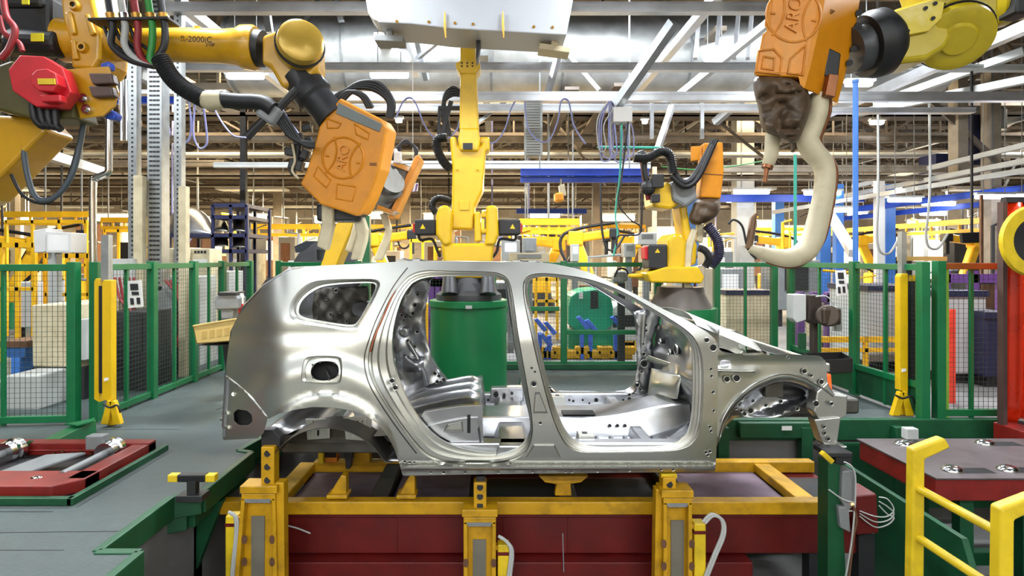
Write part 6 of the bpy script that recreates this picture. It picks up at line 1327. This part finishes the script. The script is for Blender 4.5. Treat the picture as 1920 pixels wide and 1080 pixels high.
mb = MB(); mb.grid(shell, 28, 20); mb.build('body', m_dark, ph, smooth=50)
mb = MB(); mb.pp([(552, 462), (574, 452), (598, 452), (598, 470), (554, 474)], 11.95, .02); mb.build('window', mat('dark_glass', '#20262c', .1), ph); mb = MB()
for x in (-.8, .8): mb.lathe((P(592, 485, 12).x+x, 11.9, .32), (0, 1, 0), [(0, .32), (.2, .32)], 24)
mb.build('wheels', m_black, ph)
# hoses on the near side of the left cabinets
for i in range(5): cable('dark red hose behind the left notice fence panel, %s from the left' % ORD[i], m_cabR, 2.4, 6.6+.05*i, (215+i*9, 520), (225+i*7, 560+i*4), (248-i*4, 590), (240+i*5, 640), (250+i*3, 700), name='red_hose', cat='hose')['group'] = 'red hoses behind the left fence'
for i in range(4): cable('dark red hose behind the second left fence panel, %s from the left' % ORD[i], m_cabR, 2.4, 7.2+.05*i, (310+i*8, 525), (335+i*3, 560), (342-i*3, 600), (330+i*5, 650), name='red_hose', cat='hose')['group'] = 'red hoses behind the left fence'
for i in range(4): cable('green hose low behind the second left fence panel, %s from the left' % ORD[i], m_cabG, 2, 7.0+.05*i, (255+i*5, 600), (262+i*6, 640), (275+i*2, 700), (268, 745), name='green_hose', cat='hose')['group'] = 'green hoses behind the left fence'
for i, (x, Y, w, h, m) in enumerate(((232, 6.4, .5, .9, m_dark), (300, 7.3, .5, 1.15, m_grey), (215, 7, .35, 1.5, m_lgrey), (335, 7.9, .55, 1.25, m_lgrey), (400, 9, .5, 1.3, m_lgrey))):
    p = P(x, 0, Y); mb = MB(); mb.bb((p.x-w/2, Y, 0), (p.x+w/2, Y+.5, h)); mb.bb((p.x-w/2+.04, Y-.01, h*.5), (p.x+w/2-.04, Y, h-.06)); mb.bb((p.x-.03, Y-.03, h*.4), (p.x+.03, Y, h*.46))
    tag(mb.build('floor_cabinet', m, None, bevel=.01), ['dark floor cabinet behind the paper notice at left', 'grey floor cabinet behind the second left fence panel', 'narrow pale floor cabinet behind the left light curtain', 'pale floor cabinet behind the third left fence panel', 'pale floor cabinet behind the tan crate'][i], 'cabinet')
# generic far machinery -------------------------------------------------------
def yellow_rail(label, x0, x1, y, Y, Y1=None, y1=None, h=.14):
    a = P(x0, y, Y); b = P(x1, y1 or y, Y1 or Y); t = thing('hoist_rail', label, 'hoist rail', ((a+b)/2))
    mb = MB(); mb.bar(a, b, h*.7, h); mb.bar(a-V((0, 0, h*1.6)), b-V((0, 0, h*1.6)), h*.5, h*.6); n = 6
    for i in range(n+1): p = a.lerp(b, i/n); mb.bar(p, p-V((0, 0, h*1.6)), h*.3)
    mb.build('beam', m_yelb, t); mb = MB()
    for f in (.1, .5, .9): p = a.lerp(b, f); mb.bar(p, (p.x, p.y, 9.0), .03)
    mb.build('hanger', m_grey, t); return t
yellow_rail('yellow hoist rail far behind the left fence posts', 0, 170, 402, 14); yellow_rail('yellow hoist rail behind the silver pipe and strut columns', 190, 320, 412, 16); yellow_rail('yellow hoist rail right of the navy rack', 462, 600, 425, 18, None, None, .16); yellow_rail('yellow hoist rail under the open sided gun', 690, 800, 425, 18); yellow_rail('yellow hoist rail right of the centre robot motor', 974, 1085, 416, 14, None, None, .16); yellow_rail('lower yellow hoist rail right of the centre robot motor', 980, 1075, 431, 15); yellow_rail('yellow hoist rail left of the far right robot', 1100, 1210, 425, 20); yellow_rail('yellow hoist rail rising to the right above the right fence', 1590, 1860, 432, 22, 15, 412, .16); yellow_rail('second yellow hoist rail at right near the curtain', 1700, 1850, 440, 27, 25, 436); yellow_rail('yellow hoist rail behind the cream gun arm bend', 1400, 1560, 430, 24)
# yellow guard frames
def guard(label, x0, x1, y, Y, n, zb=0):
    a = P(x0, y, Y); b = P(x1, y, Y); t = thing('guard_barrier', label, 'guard frame', V(((a.x+b.x)/2, Y, 0)))
    for i in range(n+1):
        x = a.x+(b.x-a.x)*i/n; mb = MB(); mb.bb((x-.025, Y, 0), (x+.025, Y+.05, a.z)); mb.build('post', m_yelb, t)
    mb = MB(); mb.bb((a.x, Y, a.z-.07), (b.x, Y+.07, a.z)); mb.build('top_rail', m_yelb, t); mb = MB(); mb.bb((a.x, Y, a.z*.6), (b.x, Y+.05, a.z*.6+.05)); mb.build('mid_rail', m_yelb, t); return t
guard('yellow guard frame with uprights behind the left white cabinet', 0, 62, 455, 8.2, 2); guard('tall yellow guard frame behind the display cabinet', 84, 165, 475, 8.4, 4); guard('yellow portal frame left of the silver pipe', 10, 160, 412, 11, 3); guard('yellow frame in the far hall seen through the front door opening', 1005, 1045, 520, 10.5, 2); guard('yellow frame behind the left strut columns', 195, 300, 430, 14, 4); guard('yellow frame right of the parked dark car', 655, 700, 450, 15, 2); guard('yellow frame behind the centre robot', 770, 815, 448, 12, 2); guard('yellow frame low behind the right fence near the gearmotor', 1530, 1720, 632, 7.35, 2)
guard('yellow frame behind the front door opening lower down', 1070, 1190, 640, 9.2, 5)
# mid-distance robots
def far_robot(label, px, Y, h, lean):
    x = P(px, 0, Y).x; t = thing('far_robot', label, 'robot', (x, Y, 0))
    mb = MB(); mb.lathe((x, Y, 0), (0, 0, 1), [(0, .4), (.35, .38), (.4, .3), (.55, .28)], 20); mb.build('base', m_greenp if rng.random() < .5 else m_dark, t, smooth=40)
    mb = MB(); mb.box((x, Y, .78), (.5, .45, .5)); mb.build('turret', m_yelb, t, bevel=.05)
    e = V((x+lean*.6, Y, .8+h)); mb = MB(); mb.bar((x, Y-.1, .85), e, .22, .26); mb.build('lower_arm', m_yelb, t, bevel=.05)
    f = e+V((lean*-1.3, -.2, .12)); mb = MB(); mb.bar(e, f, .2, .22); mb.box(e, (.36, .36, .36)); mb.build('forearm', m_yelb, t, bevel=.04)
    mb = MB(); mb.box(f, (.24, .24, .24)); mb.bar(f, f+V((0, 0, -.5)), .12); mb.build('tool', m_dark, t, bevel=.03)
    mb = MB(); mb.tube(cr_spline([(x+.2, Y-.2, .9), (x+lean*.9, Y-.2, 1.4), e+V((lean*.4, -.1, .1)), f+V((0, -.1, .25))], 6), .04, 8); mb.build('hose', m_black, t, smooth=60)
for lab, px, Y, h, l in (('yellow robot beyond the left mesh fence behind the white cabinet', 34, 12.5, 1.0, .8), ('yellow robot in the far hall behind the display cabinet', 130, 13, 1.1, -.7), ('yellow robot far behind the parked car', 640, 19, 1.1, .8), ('yellow robot far left of the centre robot', 735, 15, 1.2, -.8), ('yellow robot far right of the centre robot motor', 1015, 16, 1.1, .8), ('yellow robot far behind the cable tangle', 1110, 14, 1.2, -.7), ('yellow robot left of the far right robot motor', 1165, 17, 1.2, .7), ('yellow robot behind the white column', 1440, 18, 1.2, .8), ('yellow robot beyond the right mesh fence under the gantry', 1640, 19, 1.3, -.8), ('yellow robot far behind the dark hanging screen', 1800, 17, 1.2, .8)): far_robot(lab, px, Y, h, l)
# assorted machine boxes in the far hall, each with panel, legs and pipes
palette = [m_lgrey, m_white, m_cream, m_grey, m_dark, m_white, m_grey, m_rust, m_cream]
ROB = ((34, 12.5), (130, 13), (640, 19), (735, 15), (1015, 16), (1110, 14), (1165, 17), (1440, 18), (1640, 19), (1800, 17), (1540, 9.6), (1570, 9.6))
spots_ = []
for row, (Y, n, hmin, hmax) in enumerate(((10.2, 13, .5, 1.2), (13, 15, .8, 1.6), (16.5, 18, 1.0, 2.1), (21, 22, 1.2, 2.8), (26, 24, 1.4, 3.2), (33, 24, 1.6, 3.8))):
    for i in range(n):
        px = -40+2000*(i+.5)/n+rng.uniform(-14, 14)
        if row <= 1 and 380 < px < 700: continue
        if abs(P(px, 0, Y).x) > 27 or any(abs(P(px, 0, Y).x-P(a, 0, b).x) < 1.5 and abs(Y-b) < 1.9 for a, b in ROB): continue
        spots_.append((px, Y+rng.uniform(-.8, .8), rng.uniform(hmin, hmax), row))
rc_ = {}; RN = ('nearest row beyond the fences', 'second row beyond the fences', 'third row beyond the fences', 'fourth row beyond the fences', 'fifth row beyond the fences', 'last row beyond the fences')
CN = {'light_grey_paint': 'light grey', 'white_paint': 'white', 'cream_gun_arm': 'cream', 'mid_grey_paint': 'mid grey', 'dark_machine_grey': 'dark grey', 'rusty_steel': 'brown'}
spots_.sort(key=lambda s_: (s_[3], s_[0]))
for k, (px, Y, h, row) in enumerate(spots_):
    x = P(px, 0, Y).x; w = min(rng.uniform(.35, .9)*(1+row*.15), 1.2); m = palette[rng.randrange(len(palette))]; d = rng.uniform(.4, .9)
    t = thing('far_machine', '', 'machine', (x, Y, 0), 'boxy machines standing in rows in the far hall')
    rc_[row] = rc_.get(row, -1)+1
    t['label'] = '%s boxy machine, %s from the left in the %s' % (CN[m.name], ORD[rc_[row]], RN[row])
    t['group'] = 'boxy machines in the '+RN[row]
    mb = MB(); mb.bb((x-w/2, Y, h*.25), (x+w/2, Y+d, h)); mb.build('housing', m, t, bevel=.02)
    mb = MB(); mb.bb((x-w*.35, Y-.02, h*.55), (x+w*.2, Y, h*.9)); mb.build('panel', palette[(k*3+1) % 9], t)
    mb = MB()
    for sx in (-1, 1): mb.bb((x+sx*w*.42-.04, Y+.05, 0), (x+sx*w*.42+.04, Y+.13, h*.25)); mb.bb((x+sx*w*.42-.04, Y+d-.13, 0), (x+sx*w*.42+.04, Y+d-.05, h*.25))
    mb.build('leg', m_dark, t)
    mb = MB(); top = h+rng.uniform(.3, 1.0); xx = x+rng.uniform(-w*.4, w*.4); mb.tube([(xx, Y+.2, h), (xx, Y+.2, top), (xx+rng.uniform(-.8, .8), Y+.2, top+.05)], .03+.006*row, 6); mb.tube([(xx+.12, Y+.15, h), (xx+.14, Y+.15, top*.9), (xx+.5, Y+.15, top*.95)], .02, 6); mb.build('pipe', rng.choice([m_yelb, m_lgrey, m_dark, m_alu, m_grey]), t)
for k in range(26):
    Y = rng.uniform(12, 30); px = 20+k*74+rng.uniform(-20, 20); p = P(px, rng.uniform(425, 480), Y)
    lab = 'dropper cable with a loose loop hanging in the far hall, %s from the left' % (ORD[k] if k < 26 else 'late ' + ORD[k-26])
    mb = MB(); mb.tube(cr_spline([(p.x, Y, 9.0), (p.x+rng.uniform(-.1, .1), Y, (p.z+5)/2), p, p+V((.25, 0, -.25)), p+V((.5, 0, .1))], 5), .02+.0006*Y, 5)
    tag(mb.build('dropper_cable', rng.choice([m_cabB, m_dark, m_lgrey, m_grey, m_dark, m_black]), None), lab, 'cable', 'dropper cables in the far hall')
# recognisable items seen between the robots
t = thing('green_press', 'rounded bright green machine seen through the front door opening', 'machine', V((P(1110, 600, 8.8).x, 8.8, 0)))
mb = MB(); mb.pp(chaikin([(1066, 625), (1066, 560), (1085, 545), (1130, 540), (1150, 560), (1150, 625)], 1), 8.8, .7); mb.bb((P(1066, 600, 8.8).x, 8.8, 0), (P(1150, 600, 8.8).x, 9.5, P(0, 624, 8.8).z)); mb.build('body', mat('press_green', '#12926a', .4, coat=.3), t, bevel=.02)
mb = MB(); mb.pp([(1108, 546), (1122, 546), (1122, 578), (1108, 578)], 8.78, .03); mb.build('control_unit', m_dark, t); mb = MB(); mb.pp([(1086, 548), (1093, 548), (1093, 560), (1086, 560)], 8.78, .02); mb.build('label', m_paper, t)
t = thing('white_machine', 'rounded white machine right of the green press', 'machine', V((P(1175, 600, 9.2).x, 9.2, 0)))
mb = MB(); mb.pp(chaikin([(1142, 640), (1146, 580), (1158, 570), (1200, 568), (1210, 640)], 1), 9.2, .7); mb.build('body', m_white, t, bevel=.02); mb = MB(); mb.pp([(1150, 592), (1200, 590), (1200, 612), (1150, 614)], 9.18, .03); mb.build('opening', m_dark, t); mb = MB(); mb.bb((P(1146, 600, 9.2).x, 9.25, 0), (P(1206, 600, 9.2).x, 9.8, P(0, 638, 9.2).z)); mb.build('plinth', m_grey, t)
for i, (x, y) in enumerate(((1012, 612), (1030, 618), (1022, 640), (1092, 608), (1108, 614), (1156, 608))):
    c = P(x, y, 8.4); mb = MB(); mb.prism([c+V((-.09, 0, .10)), c+V((-.03, 0, .12)), c+V((.12, 0, -.05)), c+V((.06, 0, -.09))], (0, .08, 0)); mb.bb(c+V((-.02, .08, -.1)), (c.x+.04, c.y+.14, 0))
    tag(mb.build('swing_clamp', mat('clamp_blue', '#4468c8', .45), None, bevel=.01), ['blue tipped clamp arm behind the B-pillar, upper left of three', 'blue tipped clamp arm behind the B-pillar, upper right of three', 'blue tipped clamp arm behind the B-pillar, lowest of three', 'blue tipped clamp arm below the green machine at its left foot', 'blue tipped clamp arm below the middle of the green machine', 'blue tipped clamp arm below the rounded white machine'][i], 'clamp arm')
for i in range(9):
    c = P(1010+i*21, 650+(i*7) % 14, 8.5); mb = MB(); mb.bb((c.x-.07, c.y, 0), (c.x+.07, c.y+.12, c.z)); mb.bb((c.x-.12, c.y-.02, c.z-.12), (c.x+.10, c.y+.1, c.z)); tag(mb.build('fixture_block', m_yeld, None, bevel=.01), 'yellow fixture block behind the front door opening, %s from the left' % ORD[i], 'fixture', 'yellow fixture blocks behind the car')
for i in range(7):
    c = P(770+i*26, 560+(i*9) % 20, 9.4); mb = MB(); mb.bb((c.x-.08, c.y, 0), (c.x+.08, c.y+.15, c.z)); tag(mb.build('fixture_block', m_yelb, None, bevel=.01), 'yellow fixture block behind the round pedestal, %s from the left' % ORD[i], 'fixture', 'yellow fixture blocks behind the pedestal')
for lab, x0, x1, y0, y1, Y, m in (('white wall box left of the far right robot', 1196, 1232, 436, 458, 9.5, m_white), ('grey control box below the white wall box', 1170, 1192, 456, 482, 10, m_lgrey), ('grey panel with lit screen right of the centre robot fork', 940, 975, 450, 490, 9, m_lgrey), ('grey cabinet with rounded front right of the centre robot', 980, 1006, 446, 490, 11, m_grey), ('slim white box in the far hall behind the windscreen header', 1072, 1086, 458, 490, 10, m_white), ('wide grey crate top behind the car roof', 955, 1030, 474, 492, 7.9, m_cream)):
    a = P(x0, y0, Y); b = P(x1, y1, Y); t = thing('control_box', lab, 'control box', V(((a.x+b.x)/2, Y, 0))); mb = MB(); mb.bb((a.x, Y, b.z), (b.x, Y+.25, a.z)); mb.build('case', m, t, bevel=.01)
    mb = MB(); mb.bb(((a.x+b.x)/2-.05, Y+.06, 0), ((a.x+b.x)/2+.05, Y+.16, b.z)); mb.build('stand', m_grey, t)
    mb = MB(); mb.bb((a.x+(b.x-a.x)*.2, Y-.012, b.z+(a.z-b.z)*.45), (a.x+(b.x-a.x)*.8, Y, b.z+(a.z-b.z)*.85)); mb.build('face_plate', m_screen if 'screen' in lab else m_grey, t)
# behind the right fence
for lab, x0, x1, y0, Y, m, d in (('pale grey machine panel behind the fence right of the windscreen', 1362, 1446, 548, 8.6, m_cream, .5), ('large grey machine enclosure behind the right light curtain', 1628, 1750, 540, 7.6, m_lgrey, .9), ('grey machine enclosure behind the rusty gate panel', 1770, 1850, 550, 6.8, m_lgrey, .9), ('dark machine block behind the rusty gate at its right', 1848, 1900, 590, 6.6, m_blued, .5), ('pale machine behind the right fence notice', 1540, 1596, 560, 9.6, m_cream, .5)):
    a = P(x0, y0, Y); b = P(x1, y0, Y); t = thing('machine_enclosure', lab, 'machine enclosure', V(((a.x+b.x)/2, Y, 0))); mb = MB(); mb.bb((a.x, Y, .12), (b.x, Y+d, a.z)); mb.build('housing', m, t, bevel=.02)
    mb = MB(); mb.bb((a.x-.02, Y-.02, a.z-.04), (b.x+.02, Y+d, a.z+.03)); mb.build('top_rail', m_blued, t); mb = MB(); mb.bb((a.x+.05, Y+.05, 0), (b.x-.05, Y+d-.05, .12)); mb.build('plinth', m_dark, t)
for lab, x0, x1, y, Y in (('purple conveyor frame behind the rusty gate', 1770, 1890, 522, 7.8), ('purple frame behind the right light curtain', 1560, 1700, 545, 9.5), ('purple stand left of the round pedestal', 808, 832, 530, 8.6), ('purple frame behind the gearmotor', 1500, 1560, 560, 8.8)):
    a = P(x0, y, Y); b = P(x1, y, Y); mb = MB(); mb.bb((a.x, Y, a.z-.06), (b.x, Y+.1, a.z+.06))
    for f in (.05, .5, .95): xx = a.x+(b.x-a.x)*f; mb.bb((xx-.05, Y, 0), (xx+.05, Y+.1, a.z+.10))
    tag(mb.build('purple_trestle', m_purp, None), lab, 'frame')
for lab, x0, x1, y0, y1, Y in (('orange upright guard strip beside the rusty gate post', 1781, 1792, 580, 645, 5.9),): 
    a = P(x0, y0, Y); b = P(x1, y1, Y); mb = MB(); mb.bb((a.x, Y, 0), (b.x, Y+.03, a.z)); tag(mb.build('guard_strip', mat('strip_orange', '#e8503a', .5), None), lab, 'guard strip')
t = thing('hanging_screen', 'dark display screen hanging in the far hall near the curtain', 'screen', P(1822, 456, 10)); mb = MB(); mb.pp([(1803, 437), (1840, 436), (1842, 455), (1806, 456)], 10, .06); mb.build('display', m_black, t, bevel=.006); mb = MB(); mb.bar(P(1822, 436, 10.05), (P(1822, 0, 10.05).x, 10.05, 9.0), .03); mb.build('hanger', m_dark, t)
mb = MB(); p = P(1842, 0, 9.8); mb.bb((p.x-.02, 9.8, 0), (p.x+.02, 9.84, 2.6)); tag(mb.build('rust_pole', m_rust, None), 'thin rusty red pole beside the hanging screen', 'pole')
mb = MB(); a = P(1560, 405, 12); mb.bar(P(1555, 400, 12), P(1600, 475, 10), .14); tag(mb.build('leaning_beam', m_white, None), 'white slanted beam behind the cream gun arm', 'beam')
pp_ = thing('green_post', 'bright green post behind the cream welding arms left of the centre robot', 'post', V((P(685, 0, 7.9).x, 7.9, 0))); mb = MB(); x = P(686, 0, 7.9).x; mb.bb((x-.05, 7.9, 0), (x+.05, 8.0, 2.1)); mb.build('shaft', m_green, pp_); mb = MB(); mb.bb((x-.1, 7.88, 0), (x+.1, 8.04, .03)); mb.build('foot', m_greend, pp_)
sv = thing('servo_unit', 'silver servo unit with black cables behind the windscreen header', 'servo unit', V((P(1162, 520, 8.2).x, 8.2, 0))); mb = MB(); mb.pp([(1150, 520), (1158, 508), (1176, 508), (1180, 524), (1168, 532), (1152, 532)], 8.2, .2); mb.build('body', m_galv2, sv, bevel=.03); mb = MB(); mb.bb(P(1160, 530, 8.25), (P(1172, 530, 8.25).x, 8.35, 0)); mb.build('stand', m_dark, sv); hose('cable', sv, m_black, 2, 8.15, (1152, 520), (1160, 504), (1174, 506), (1180, 520))
